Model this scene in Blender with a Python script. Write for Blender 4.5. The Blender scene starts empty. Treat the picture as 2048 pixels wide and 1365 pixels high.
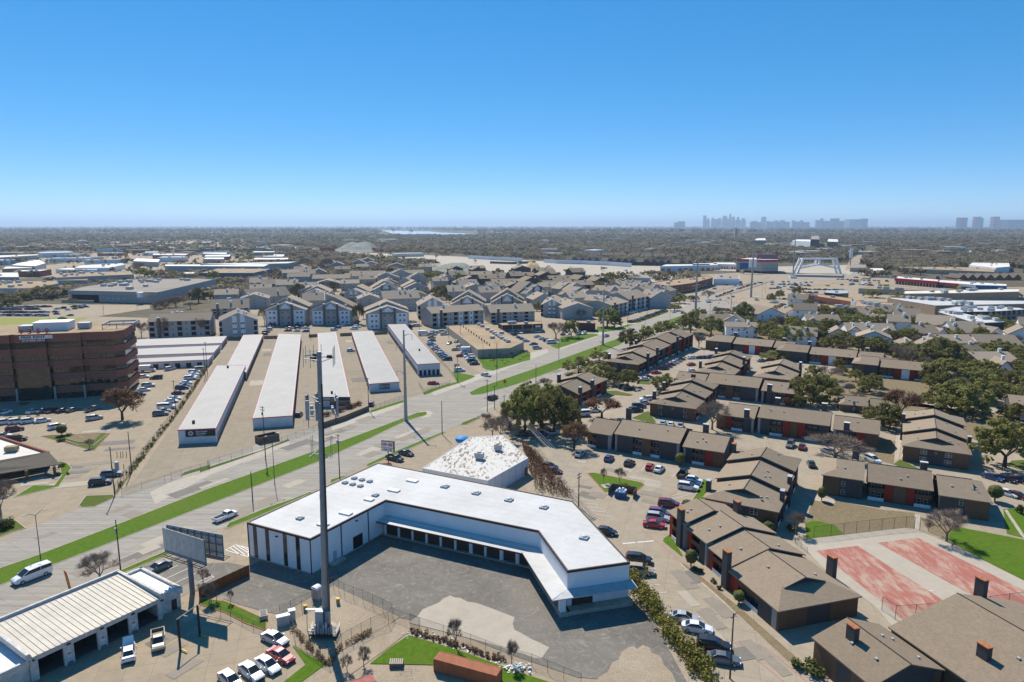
import bpy,math,random
import numpy as np
from mathutils import Vector,Matrix
S=bpy.context.scene
RND=random.Random(7)
F_PX,CX,CY,HY,CAM_H=1365.0,1024.0,682.5,452.0,78.0
PITCH=math.atan((CY - HY)/F_PX)
cam_d=bpy.data.cameras.new('camera');cam=bpy.data.objects.new('camera',cam_d);S.collection.objects.link(cam)
cam.location=(0,0,CAM_H);cam.rotation_euler=(math.pi/2 - PITCH,0,0)
cam_d.sensor_width=36;cam_d.lens=36*F_PX/2048;cam_d.clip_start=0.5;cam_d.clip_end=120000
S.camera=cam
SUN_AZ,SUN_EL=112.0,47.0            # direction towards the sun,math angle from+X
world=bpy.data.worlds.new('World');S.world=world;world.use_nodes=True
wn=world.node_tree.nodes;wl=world.node_tree.links
sky=wn.new('ShaderNodeTexSky');sky.sky_type='NISHITA';sky.sun_disc=False
sky.sun_elevation=math.radians(SUN_EL);sky.sun_rotation=math.radians(90 - SUN_AZ)
sky.altitude=150;sky.air_density=0.5;sky.dust_density=0.0;sky.ozone_density=6.0
hsv=wn.new('ShaderNodeHueSaturation');hsv.inputs['Saturation'].default_value=1.72;hsv.inputs['Hue'].default_value=0.499;hsv.inputs['Value'].default_value=1.85
gam=wn.new('ShaderNodeGamma');gam.inputs['Gamma'].default_value=0.53
wl.new(sky.outputs[0],gam.inputs['Color']);wl.new(gam.outputs[0],hsv.inputs['Color']);wl.new(hsv.outputs[0],wn['Background'].inputs['Color'])
wn['Background'].inputs['Strength'].default_value=0.14
sun_d=bpy.data.lights.new('sun','SUN');sun_d.energy=4.9;sun_d.angle=math.radians(0.53);sun_d.color=(1.0,0.935,0.83)
sun=bpy.data.objects.new('sun',sun_d);S.collection.objects.link(sun)
_sd=Vector((math.cos(math.radians(SUN_AZ))*math.cos(math.radians(SUN_EL)),math.sin(math.radians(SUN_AZ))*math.cos(math.radians(SUN_EL)),math.sin(math.radians(SUN_EL))))
sun.rotation_euler=_sd.to_track_quat('Z','Y').to_euler();sun.location=(0,60,200)
S.view_settings.view_transform='Standard';S.view_settings.look='None';S.view_settings.gamma=1;S.view_settings.exposure=0.38
S.view_settings.use_curve_mapping=False
S.render.engine='CYCLES'
S.cycles.max_bounces=5;S.cycles.diffuse_bounces=3;S.cycles.glossy_bounces=2;S.cycles.transmission_bounces=2
S.cycles.transparent_max_bounces=10;S.cycles.volume_bounces=0
S.cycles.sample_clamp_indirect=4
def P(x,y,z=0.0):
 dx=(x - CX)/F_PX;dy=-(y - CY)/F_PX
 fy=math.cos(PITCH)+dy*math.sin(PITCH);fz=-math.sin(PITCH)+dy*math.cos(PITCH)
 s=(z - CAM_H)/fz
 return Vector((dx*s,fy*s,z))
def pix(v):
 Z=v[2]- CAM_H
 d=v[1]*math.cos(PITCH)- Z*math.sin(PITCH);u=v[1]*math.sin(PITCH)+Z*math.cos(PITCH)
 return CX+F_PX*v[0]/d,CY - F_PX*u/d
def height_at(b,ytop):
 """height of a thing standing at ground point b whose top shows at picture row ytop"""
 lo,hi=0.0,140.0
 for _ in range(40):
  m=(lo+hi)/2
  if pix((b[0],b[1],m))[1]>ytop:lo=m
  else:hi=m
 return lo
FR=dict(A1=(0,1000,3.74),A2=(400,1000,3.74),A3=(820,1000,3.74),A4=(1240,1000,3.74),A5=(1600,1000,3.739),A6=(0,600,4.55),A7=(0,820,4.55),A8=(400,640,3.792),B1=(740,600,3.792),B2=(820,840,3.792),B3=(1040,780,3.792),B4=(1180,620,4.137),B5=(1588,620,4.137),B6=(1588,860,4.137),B7=(1340,860,4.55),B8=(1000,540,4.096),C1=(0,430,3.938),C2=(400,430,3.938),C3=(800,430,3.938),C4=(1200,430,4.655),C5=(1600,420,4.571),C6=(540,660,6.825),C7=(580,1100,5.15),C8=(0,620,6.827),D1=(270,560,6.827),D2=(500,540,6.827),D3=(720,530,6.827),D4=(980,500,6.827),D5=(1060,560,6.827),D6=(1340,560,6.827),D7=(1600,580,8.533),D8=(1808,560,5.6875),E1=(0,590,6.827),E2=(0,480,5.12),E3=(400,460,5.12),E4=(1380,420,5.389),E5=(1700,480,5.885),E6=(860,640,9.75),E7=(1040,640,5.689),E8=(1400,640,6.203),F=(0,0,1))
def px(f,x,y):
 a,b,s=FR[f];return a+x/s,b+y/s
def Q(f,x,y,z=0.0):
 return P(*px(f,x,y),z)
def QL(f,pts,z=0.0):
 return[Q(f,x,y,z)for x,y in pts]
def U(az):
 a=math.radians(az);return Vector((math.cos(a),math.sin(a),0))
def lin(c):
 return tuple(((v/12.92)if v<=0.04045 else((v+0.055)/1.055)**2.4)for v in c)
class NT:
 def __init__(s,name):
  s.m=bpy.data.materials.new(name);s.m.use_nodes=True
  s.t=s.m.node_tree;s.n=s.t.nodes;s.b=s.n['Principled BSDF']
 def node(s,t,**k):
  n=s.n.new(t)
  for a,v in k.items():
   if a in n.inputs:n.inputs[a].default_value=v
   else:setattr(n,a,v)
  return n
 def link(s,a,b):s.t.links.new(a,b)
 def coord(s,world=False,rot=0.0,scale=(1,1,1)):
  if world:src=s.node('ShaderNodeNewGeometry').outputs['Position']
  else:src=s.node('ShaderNodeTexCoord').outputs['Object']
  mp=s.node('ShaderNodeMapping');mp.inputs['Rotation'].default_value=(0,0,math.radians(rot));mp.inputs['Scale'].default_value=scale
  s.link(src,mp.inputs['Vector']);return mp.outputs[0]
 def noise(s,vec,scale,detail=4,rough=0.6,dist=0.0):
  n=s.node('ShaderNodeTexNoise');n.inputs['Scale'].default_value=scale;n.inputs['Detail'].default_value=detail
  n.inputs['Roughness'].default_value=rough;n.inputs['Distortion'].default_value=dist
  s.link(vec,n.inputs['Vector']);return n.outputs['Fac']
 def ramp(s,fac,stops):
  r=s.node('ShaderNodeValToRGB');e=r.color_ramp.elements
  while len(e)>1:e.remove(e[-1])
  e[0].position=stops[0][0];c=stops[0][1];e[0].color=(*c,1)if not isinstance(c,(int,float))else(c,c,c,1)
  for p,c in stops[1:]:
   x=e.new(p);x.color=(*c,1)if not isinstance(c,(int,float))else(c,c,c,1)
  s.link(fac,r.inputs[0]);return r.outputs[0]
 def mix(s,fac,a,b,mode='MIX'):
  m=s.node('ShaderNodeMix',data_type='RGBA',blend_type=mode)
  for sock,v in((m.inputs[0],fac),(m.inputs[6],a),(m.inputs[7],b)):
   if isinstance(v,(int,float)):sock.default_value=v
   elif isinstance(v,tuple):sock.default_value=(*v,1)if len(v)==3 else v
   else:s.link(v,sock)
  return m.outputs[2]
 def done(s,col,rough=0.85,spec=0.3,metal=0.0,bump=None,bs=0.3,bd=0.05):
  if isinstance(col,tuple):s.b.inputs['Base Color'].default_value=(*col,1)
  else:s.link(col,s.b.inputs['Base Color'])
  if isinstance(rough,(int,float)):s.b.inputs['Roughness'].default_value=rough
  else:s.link(rough,s.b.inputs['Roughness'])
  s.b.inputs['Specular IOR Level'].default_value=spec;s.b.inputs['Metallic'].default_value=metal
  if bump is not None:
   b=s.node('ShaderNodeBump');b.inputs['Strength'].default_value=bs;b.inputs['Distance'].default_value=bd
   s.link(bump,b.inputs['Height']);s.link(b.outputs[0],s.b.inputs['Normal'])
  return s.m
def sc(c,k):return tuple(v*k for v in c)
def plain(name,c,rough=0.8,spec=0.3,var=0.18,scale=0.6,metal=0.0,rnd=0.0,fine=0.0):
 t=NT(name);v=t.coord()
 n=t.noise(v,scale,5,0.65)
 col=t.ramp(n,[(0.3,sc(c,1 - var)),(0.7,sc(c,1+var))])
 if fine:
  n2=t.noise(v,scale*14,3,0.7);col=t.mix(fine,col,t.ramp(n2,[(0.3,sc(c,0.55)),(0.7,sc(c,1.3))]))
 if rnd:
  oi=t.node('ShaderNodeObjectInfo');h=t.node('ShaderNodeHueSaturation');mr=t.node('ShaderNodeMapRange')
  mr.inputs['To Min'].default_value=1 - rnd;mr.inputs['To Max'].default_value=1+rnd
  t.link(oi.outputs['Random'],mr.inputs['Value']);t.link(mr.outputs[0],h.inputs['Value']);t.link(col,h.inputs['Color']);col=h.outputs[0]
 return t.done(col,rough,spec,metal)
M={}
def ground_mat(name,c,rot=15.5,joint=4.6,stain=0.42,jd=0.5,big=0.02,streak=None,c2=None):
 t=NT(name);v=t.coord(True)
 n1=t.noise(v,big,5,0.6);n2=t.noise(v,0.35,6,0.7);n3=t.noise(v,4.0,3,0.7)
 col=t.ramp(n1,[(0.32,sc(c,1 - stain*0.55)),(0.68,sc(c2 or c,1.1))])
 col=t.mix(0.5,col,t.ramp(n2,[(0.25,sc(c,1 - stain)),(0.6,sc(c,1.12))]))
 col=t.mix(0.22,col,t.ramp(n3,[(0.3,sc(c,0.6)),(0.7,sc(c,1.25))]))
 if streak is not None:
  vs=t.coord(True,-streak,(0.012,0.55,1));ns=t.noise(vs,1.0,5,0.65)
  col=t.mix(0.55,col,t.ramp(ns,[(0.34,sc(c,0.62)),(0.62,sc(c,1.15))]))
  vs2=t.coord(True,-streak,(0.03,1.9,1));ns2=t.noise(vs2,1.0,3,0.6)
  col=t.mix(0.35,col,t.ramp(ns2,[(0.40,sc(c,0.55)),(0.58,sc(c,1.1))]))
 if joint:
  br=t.node('ShaderNodeTexBrick');br.offset=0.0
  br.inputs['Color1'].default_value=(1,1,1,1);br.inputs['Color2'].default_value=(0.93,0.93,0.92,1);br.inputs['Mortar'].default_value=(jd,jd,jd,1)
  br.inputs['Scale'].default_value=1.0;br.inputs['Mortar Size'].default_value=0.035;br.inputs['Brick Width'].default_value=joint;br.inputs['Row Height'].default_value=joint*0.8
  br.inputs['Mortar Smooth'].default_value=0.4
  t.link(t.coord(True,-rot),br.inputs['Vector']);col=t.mix(1.0,col,br.outputs['Color'],'MULTIPLY')
 return t.done(col,0.9,0.2)
M['lot']=ground_mat('lot_concrete',(0.345,0.275,0.19))
M['lot_r']=ground_mat('apartment_concrete',(0.365,0.30,0.22),rot=-16,joint=6.0)
M['lot_s']=ground_mat('storage_concrete',(0.30,0.245,0.175),stain=0.4,joint=5)
M['road']=ground_mat('road_concrete',(0.345,0.308,0.258),rot=58.5,joint=4.4,streak=58.5,jd=0.5)
M['walk']=ground_mat('sidewalk_concrete',(0.43,0.38,0.31),rot=58.5,joint=1.6,stain=0.2,jd=0.7)
M['kerb']=plain('kerb_concrete',(0.42,0.36,0.28),0.9,0.2,0.2,0.8)
M['redkerb']=plain('red_kerb_paint',(0.42,0.16,0.12),0.85,0.2,0.3,0.8)
M['patch']=ground_mat('patch_concrete',(0.41,0.355,0.28),joint=0,stain=0.25)
M['path']=ground_mat('path_concrete',(0.44,0.38,0.30),rot=-30,joint=2.0,stain=0.25)
M['tarmac']=ground_mat('tarmac',(0.10,0.10,0.10),joint=0,stain=0.3)
M['railbed']=ground_mat('rail_ballast',(0.22,0.185,0.15),joint=0,stain=0.3)
t=NT('worn_asphalt');v=t.coord(True)
n1=t.noise(v,0.06,5,0.6,1.2);n2=t.noise(v,0.30,8,0.74,2.8);n3=t.noise(v,5,3,0.7)
col=t.ramp(n1,[(0.3,(0.115,0.10,0.082)),(0.7,(0.205,0.178,0.142))])
col=t.mix(t.ramp(n2,[(0.52,0.0),(0.70,0.8)]),col,(0.37,0.325,0.265))
col=t.mix(t.ramp(n2,[(0.28,0.55),(0.42,0.0)]),col,(0.075,0.066,0.056))
M['asphalt']=t.done(t.mix(0.25,col,t.ramp(n3,[(0.3,(0.10,0.10,0.09)),(0.7,(0.32,0.30,0.27))])),0.93,0.2)
t=NT('patched_dirt');v=t.coord(True);n1=t.noise(v,0.1,6,0.7);n2=t.noise(v,2.5,4,0.7)
M['dirt']=t.done(t.mix(0.45,t.ramp(n1,[(0.3,(0.27,0.205,0.13)),(0.7,(0.42,0.34,0.25))]),t.ramp(n2,[(0.3,(0.18,0.14,0.09)),(0.7,(0.46,0.38,0.28))])),0.95,0.1)
def grass(name,c,dry,amt):
 t=NT(name);v=t.coord(True);n1=t.noise(v,0.13,5,0.7);n2=t.noise(v,0.8,6,0.8);n3=t.noise(v,6.0,2,0.6)
 col=t.mix(t.ramp(n1,[(0.35,0.0),(0.75,amt)]),c,dry)
 col=t.mix(0.6,col,t.ramp(n2,[(0.32,sc(c,0.42)),(0.68,sc(c,1.5))]));n4=t.noise(v,0.045,4,0.7);col=t.mix(t.ramp(n4,[(0.52,0.0),(0.72,0.55)]),col,dry)
 col=t.mix(0.3,col,t.ramp(n3,[(0.3,sc(c,0.3)),(0.7,sc(c,1.7))]))
 return t.done(col,0.95,0.1,bump=n3,bs=0.8,bd=0.15)
M['grass']=grass('bright_grass',(0.078,0.150,0.009),(0.15,0.155,0.03),0.75)
M['lawn']=grass('apartment_lawn',(0.08,0.118,0.016),(0.175,0.145,0.06),0.9)
M['drygrass']=grass('dormant_lawn',(0.215,0.165,0.095),(0.25,0.20,0.12),0.7)
M['field']=grass('pale_field',(0.26,0.27,0.07),(0.32,0.28,0.10),0.8)
t=NT('land');v=t.coord(True)
n1=t.noise(v,0.004,6,0.65);n2=t.noise(v,0.03,6,0.75);n3=t.noise(v,0.15,4,0.7)
col=t.ramp(n2,[(0.32,(0.06,0.055,0.034)),(0.52,(0.11,0.092,0.058)),(0.72,(0.18,0.148,0.097))])
col=t.mix(0.4,col,t.ramp(n3,[(0.3,(0.05,0.05,0.03)),(0.7,(0.2,0.165,0.1))]))
col=t.mix(t.ramp(n1,[(0.55,0.0),(0.75,0.45)]),col,(0.17,0.145,0.10))
M['land']=t.done(col,0.95,0.1)
for k_,c_ in(('patch_a',(0.27,0.23,0.18)),('patch_b',(0.40,0.345,0.27)),('patch_c',(0.19,0.17,0.145))):M[k_]=ground_mat(k_,c_,joint=0,stain=0.3)
def shingle(name,c,rnd=0.12):
 t=NT(name);v=t.coord();n=t.noise(v,0.5,6,0.75);n2=t.noise(v,5,3,0.7)
 vs=t.coord(False,0,(1.2,1.2,9));n4=t.noise(vs,1.0,3,0.7)
 col=t.ramp(n,[(0.3,sc(c,0.82)),(0.7,sc(c,1.14))])
 col=t.mix(0.35,col,t.ramp(n2,[(0.3,sc(c,0.6)),(0.7,sc(c,1.3))]))
 col=t.mix(0.35,col,t.ramp(n4,[(0.35,sc(c,0.7)),(0.65,sc(c,1.2))]))
 oi=t.node('ShaderNodeObjectInfo');h=t.node('ShaderNodeHueSaturation');mr=t.node('ShaderNodeMapRange')
 mr.inputs['To Min'].default_value=1 - rnd;mr.inputs['To Max'].default_value=1+rnd
 t.link(oi.outputs['Random'],mr.inputs['Value']);t.link(mr.outputs[0],h.inputs['Value']);t.link(col,h.inputs['Color'])
 return t.done(h.outputs[0],0.92,0.15,bump=n4,bs=0.4,bd=0.04)
M['shingle']=shingle('shingle_grey_brown',(0.27,0.208,0.145))
M['shingle2']=shingle('shingle_tan',(0.315,0.252,0.185),0.18)
M['shingle3']=shingle('shingle_dark',(0.15,0.125,0.095))
t=NT('white_membrane');v=t.coord();n=t.noise(v,0.09,5,0.7);n2=t.noise(v,0.9,5,0.75)
col=t.ramp(n,[(0.3,(0.455,0.44,0.415)),(0.62,(0.56,0.55,0.53))])
col=t.mix(t.ramp(n2,[(0.60,0.0),(0.8,0.5)]),col,(0.36,0.30,0.22))
br=t.node('ShaderNodeTexBrick');br.inputs['Color1'].default_value=br.inputs['Color2'].default_value=(1,1,1,1);br.inputs['Mortar'].default_value=(.78,.77,.75,1);br.inputs['Scale'].default_value=1;br.inputs['Mortar Size'].default_value=.05;br.inputs['Brick Width'].default_value=26;br.inputs['Row Height'].default_value=2.6
t.link(t.coord(True,26),br.inputs['Vector']);M['membrane']=t.done(t.mix(1.0,col,br.outputs['Color'],'MULTIPLY'),0.7,0.3)
t=NT('flaking_membrane');v=t.coord(False,-58,(1,0.34,1));n=t.noise(v,1.15,7,0.66,0.3);n2=t.noise(v,0.14,3,0.6)
a=t.node('ShaderNodeMath',operation='ADD');b=t.node('ShaderNodeMath',operation='MULTIPLY');b.inputs[1].default_value=0.5
t.link(n2,b.inputs[0]);t.link(n,a.inputs[0]);t.link(b.outputs[0],a.inputs[1])
n3=t.noise(v,3,4,0.7)
M['flaky']=t.done(t.mix(t.ramp(a.outputs[0],[(0.81,0.0),(0.835,1.0)]),t.ramp(n3,[(0.3,(0.53,0.50,0.45)),(0.7,(0.63,0.605,0.56))]),(0.25,0.20,0.155)),0.9,0.2)
def ribbed(name,c,rot,period,depth=0.35,dirt=0.25):
 t=NT(name);w=t.node('ShaderNodeTexWave');w.inputs['Scale'].default_value=1.0/period*0.314;w.bands_direction='X'
 t.link(t.coord(True,-rot),w.inputs['Vector'])
 n=t.noise(t.coord(),0.12,5,0.7);n2=t.noise(t.coord(True,-rot,(1,0.06,1)),0.9,4,0.7)
 col=t.ramp(n,[(0.3,sc(c,1 - dirt)),(0.7,sc(c,1.05))]);col=t.mix(0.3,col,t.ramp(n2,[(0.35,sc(c,0.78)),(0.65,sc(c,1.05))]))
 col=t.mix(depth,col,t.mix(t.ramp(w.outputs['Fac'],[(0.0,1.0),(0.25,0.0)]),col,sc(c,0.6)))
 return t.done(col,0.55,0.35)
M['metalroof']=ribbed('storage_metal_roof',(0.285,0.268,0.243),15.5+90,1.5,0.3)
M['tanroof']=plain('gravel_roof_tan',(0.36,0.265,0.165),0.95,0.1,0.25,0.08,fine=0.3)
M['greyroof']=plain('gravel_roof_grey',(0.30,0.26,0.215),0.95,0.1,0.2,0.05,fine=0.3)
M['paleroof']=plain('coated_roof_pale',(0.66,0.62,0.55),0.9,0.2,0.12,0.05)
M['shoproof']=plain('shop_roof_metal',(0.46,0.41,0.33),0.55,0.4,0.15,0.3)
M['whitewall']=plain('white_stucco',(0.74,0.745,0.75),0.8,0.3,0.05,0.3)
t=NT('white_masonry');br=t.node('ShaderNodeTexBrick');br.inputs['Color1'].default_value=(0.62,0.58,0.53,1);br.inputs['Color2'].default_value=(0.70,0.67,0.62,1);br.inputs['Mortar'].default_value=(0.40,0.36,0.32,1)
br.inputs['Scale'].default_value=1;br.inputs['Mortar Size'].default_value=0.02;br.inputs['Brick Width'].default_value=0.42;br.inputs['Row Height'].default_value=0.21
mp=t.node('ShaderNodeMapping');mp.inputs['Rotation'].default_value=(math.radians(90),0,math.radians(30));t.link(t.node('ShaderNodeTexCoord').outputs['Object'],mp.inputs['Vector']);t.link(mp.outputs[0],br.inputs['Vector'])
n=t.noise(t.coord(),1.2,6,0.75);M['masonry']=t.done(t.mix(0.6,br.outputs['Color'],t.ramp(n,[(0.35,(0.36,0.32,0.28)),(0.6,(0.68,0.65,0.6))])),0.9,0.2)
M['storewall']=plain('storage_wall',(0.60,0.60,0.60),0.8,0.3,0.08,0.3)
M['redtrim']=plain('red_trim',(0.38,0.06,0.09),0.6)
M['browntrim']=plain('dark_brown_trim',(0.065,0.035,0.03),0.6)
M['bay']=plain('brown_overhead_door',(0.055,0.038,0.030),0.65,0.3,0.1)
M['dark']=plain('dark_interior',(0.02,0.018,0.016),0.9,0.1)  # near-black tone; puts shade into flat openings, also colours bins and dormers
M['sidingdark']=plain('charcoal_siding',(0.072,0.067,0.066),0.8,0.25,0.1)
M['sidinglight']=plain('pale_pillar_siding',(0.33,0.31,0.30),0.8,0.25,0.1)
M['redpanel']=plain('red_panel',(0.27,0.030,0.014),0.7,0.3,0.12)
def brick(name,c,s=0.35):
 t=NT(name);n=t.noise(t.coord(),0.8,5,0.7);n2=t.noise(t.coord(False,0,(3,3,9)),1.6,3,0.75)
 col=t.ramp(n,[(0.3,sc(c,0.8)),(0.7,sc(c,1.15))]);return t.done(t.mix(0.4,col,t.ramp(n2,[(0.3,sc(c,0.5)),(0.7,sc(c,1.35))])),0.9,0.2)
M['brick']=brick('brown_brick',(0.165,0.098,0.056))
M['officebrick']=brick('office_brick',(0.29,0.118,0.076))
M['redbrick']=brick('red_brick',(0.28,0.10,0.06))
M['whiterail']=plain('white_railing',(0.78,0.77,0.75),0.7)
M['woodrail']=plain('brown_railing',(0.15,0.07,0.035),0.8)
M['fascia']=plain('dark_fascia',(0.075,0.06,0.05),0.8)
M['greyside']=plain('grey_siding',(0.40,0.385,0.365),0.85,0.2,0.08)
M['whiteside']=plain('white_siding',(0.76,0.76,0.76),0.8,0.2,0.06)
M['chimbrick']=brick('chimney_brick',(0.155,0.125,0.105))
M['rust']=plain('rusty_chimney_cap',(0.36,0.13,0.05),0.8,0.3,0.4,2.0)
M['blind']=plain('window_blind',(0.55,0.54,0.52),0.6)
t=NT('window_glass');M['glass']=t.done((0.03,0.035,0.04),0.06,0.8)
t=NT('office_glass');n=t.noise(t.coord(False,0,(0.25,0.25,0.6)),1.3,3,0.6)
M['officeglass']=t.done(t.ramp(n,[(0.35,(0.012,0.010,0.009)),(0.7,(0.05,0.038,0.026))]),0.05,0.9)
M['steel']=plain('galvanised_steel',(0.30,0.31,0.315),0.5,0.5,0.12,0.5,0.3)
M['towersteel']=plain('weathered_tower_steel',(0.31,0.31,0.305),0.55,0.5,0.25,0.25,0.2)
M['whitemetal']=plain('white_painted_metal',(0.70,0.71,0.72),0.5,0.5,0.08)
M['greymetal']=plain('grey_unit_metal',(0.40,0.41,0.41),0.55,0.5,0.15)
M['blacksteel']=plain('dark_steel',(0.035,0.035,0.037),0.55)
M['dirtwall']=plain('tan_masonry',(0.36,0.27,0.185),0.9,0.2,0.15,0.3)
M['wood']=plain('utility_pole_wood',(0.085,0.06,0.042),0.9,0.2,0.25,2)
M['fencewood']=plain('cedar_boards',(0.24,0.085,0.028),0.85,0.2,0.25,1.5,rnd=0.15)
M['oldwood']=plain('weathered_boards',(0.17,0.125,0.09),0.9,0.2,0.25,1.5)
M['wire']=plain('wire',(0.45,0.43,0.40),0.5)
t=NT('chain_link');tr=t.node('ShaderNodeBsdfTransparent');mx=t.node('ShaderNodeMixShader');mx.inputs[0].default_value=0.16
t.done((0.11,0.11,0.11),0.6);t.link(tr.outputs[0],mx.inputs[1]);t.link(t.b.outputs[0],mx.inputs[2]);t.link(mx.outputs[0],t.n['Material Output'].inputs['Surface']);M['chain']=t.m
M['paint']=plain('white_road_paint',(0.72,0.71,0.68),0.8,0.2,0.15,1.5)
M['faintpaint']=plain('worn_road_paint',(0.52,0.47,0.40),0.85,0.2,0.15,1.5)
M['redpaint']=plain('worn_red_line',(0.45,0.20,0.15),0.85,0.2,0.3,1.5)
M['container']=plain('container_orange',(0.36,0.125,0.055),0.7,0.3,0.2,0.8)
M['container2']=plain('container_red',(0.33,0.105,0.085),0.7,0.3,0.25,0.8)
M['rubber']=plain('tyre_rubber',(0.018,0.018,0.018),0.9)
M['rim']=plain('wheel_rim',(0.45,0.45,0.46),0.35,0.5,0.05,1,0.6)
M['lamp']=plain('headlamp',(0.75,0.75,0.72),0.15,0.6)
M['tail']=plain('tail_lamp',(0.30,0.012,0.012),0.25,0.6)
M['orange']=plain('orange_sign',(0.75,0.16,0.02),0.6)
M['signwhite']=plain('sign_white',(0.72,0.72,0.70),0.6)
M['signblack']=plain('sign_black',(0.02,0.02,0.022),0.6)
M['signbrown']=plain('sign_charcoal',(0.045,0.04,0.036),0.6)
M['signred']=plain('sign_red',(0.50,0.025,0.03),0.5)
M['yellow']=plain('yellow_paint',(0.62,0.42,0.05),0.6)
M['blue']=plain('blue_tarp',(0.015,0.22,0.52),0.6)
M['dumpblue']=plain('dumpster_blue',(0.02,0.09,0.22),0.6)
M['billface']=plain('bare_billboard_panel',(0.46,0.44,0.41),0.8,0.3,0.2,0.8)
M['billsteel']=plain('billboard_steel',(0.13,0.165,0.20),0.6)
CARC=dict(w=('white',(0.74,0.74,0.74)),s=('silver',(0.46,0.47,0.48)),g=('grey',(0.14,0.145,0.15)),k=('black',(0.014,0.014,0.016)),r=('red',(0.42,0.018,0.02)),
   m=('maroon',(0.13,0.014,0.02)),b=('blue',(0.02,0.05,0.17)),t=('tan',(0.38,0.31,0.21)),c=('light blue',(0.30,0.48,0.58)),n=('dark green',(0.02,0.035,0.025)),p=('purple',(0.16,0.05,0.13)))
for k,(nm,c)in CARC.items():
 t=NT('car_paint_'+nm.replace(' ','_'));t.b.inputs['Coat Weight'].default_value=0.6;t.b.inputs['Coat Roughness'].default_value=0.06
 M['car'+k]=t.done(c,0.35,0.5,0.25 if k in 'sg' else 0.0)
t=NT('car_glass');M['carglass']=t.done((0.015,0.018,0.02),0.05,0.8)
def leaf(name,c,var=0.35,rnd=0.22,transl=0.25):
 t=NT(name);v=t.coord();n=t.noise(v,1.1,4,0.7);n2=t.noise(v,0.22,3,0.6)
 col=t.ramp(n,[(0.3,sc(c,1 - var)),(0.7,sc(c,1+var*1.6))]);col=t.mix(0.4,col,t.ramp(n2,[(0.35,sc(c,0.6)),(0.65,sc(c,1.5))]))
 oi=t.node('ShaderNodeObjectInfo');h=t.node('ShaderNodeHueSaturation');mr=t.node('ShaderNodeMapRange')
 mr.inputs['To Min'].default_value=1 - rnd;mr.inputs['To Max'].default_value=1+rnd;t.link(oi.outputs['Random'],mr.inputs['Value']);t.link(mr.outputs[0],h.inputs['Value'])
 m2=t.node('ShaderNodeMapRange');m2.inputs['To Min'].default_value=0.485;m2.inputs['To Max'].default_value=0.515
 t.link(oi.outputs['Random'],m2.inputs['Value']);t.link(m2.outputs[0],h.inputs['Hue']);t.link(col,h.inputs['Color']);col=h.outputs[0]
 t.done(col,0.75,0.25)
 tl=t.node('ShaderNodeBsdfTranslucent');mx=t.node('ShaderNodeMixShader');mx.inputs[0].default_value=transl
 t.link(col,tl.inputs['Color']);t.link(t.b.outputs[0],mx.inputs[1]);t.link(tl.outputs[0],mx.inputs[2]);t.link(mx.outputs[0],t.n['Material Output'].inputs['Surface'])
 return t.m
M['oak']=leaf('oak_leaves',(0.215,0.205,0.055),0.4,0.28,0.45)
M['rustleaf']=leaf('rusty_leaves',(0.21,0.10,0.052),0.3)
M['budleaf']=leaf('budding_leaves',(0.17,0.145,0.045),0.3)
M['topiary']=leaf('clipped_leaves',(0.11,0.12,0.03),0.3,0.1)
M['hedgeleaf']=leaf('hedge_leaves',(0.17,0.15,0.025),0.5)
M['redhedge']=leaf('winter_hedge_leaves',(0.20,0.075,0.028),0.4)
M['reed']=leaf('dry_reeds',(0.23,0.145,0.075),0.4)
M['woods']=leaf('far_leaves',(0.25,0.205,0.105),0.4,0.5,0.45)
M['twigwood']=leaf('far_twigs',(.33,.26,.185),.3,.4,.4)
M['twig']=plain('bare_twigs',(0.25,0.195,0.15),0.9,0.15,0.2,0.5,rnd=0.15)
M['bark']=plain('bark',(0.075,0.058,0.045),0.95,0.15,0.25,1.0)
ROOT=S.collection
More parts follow.
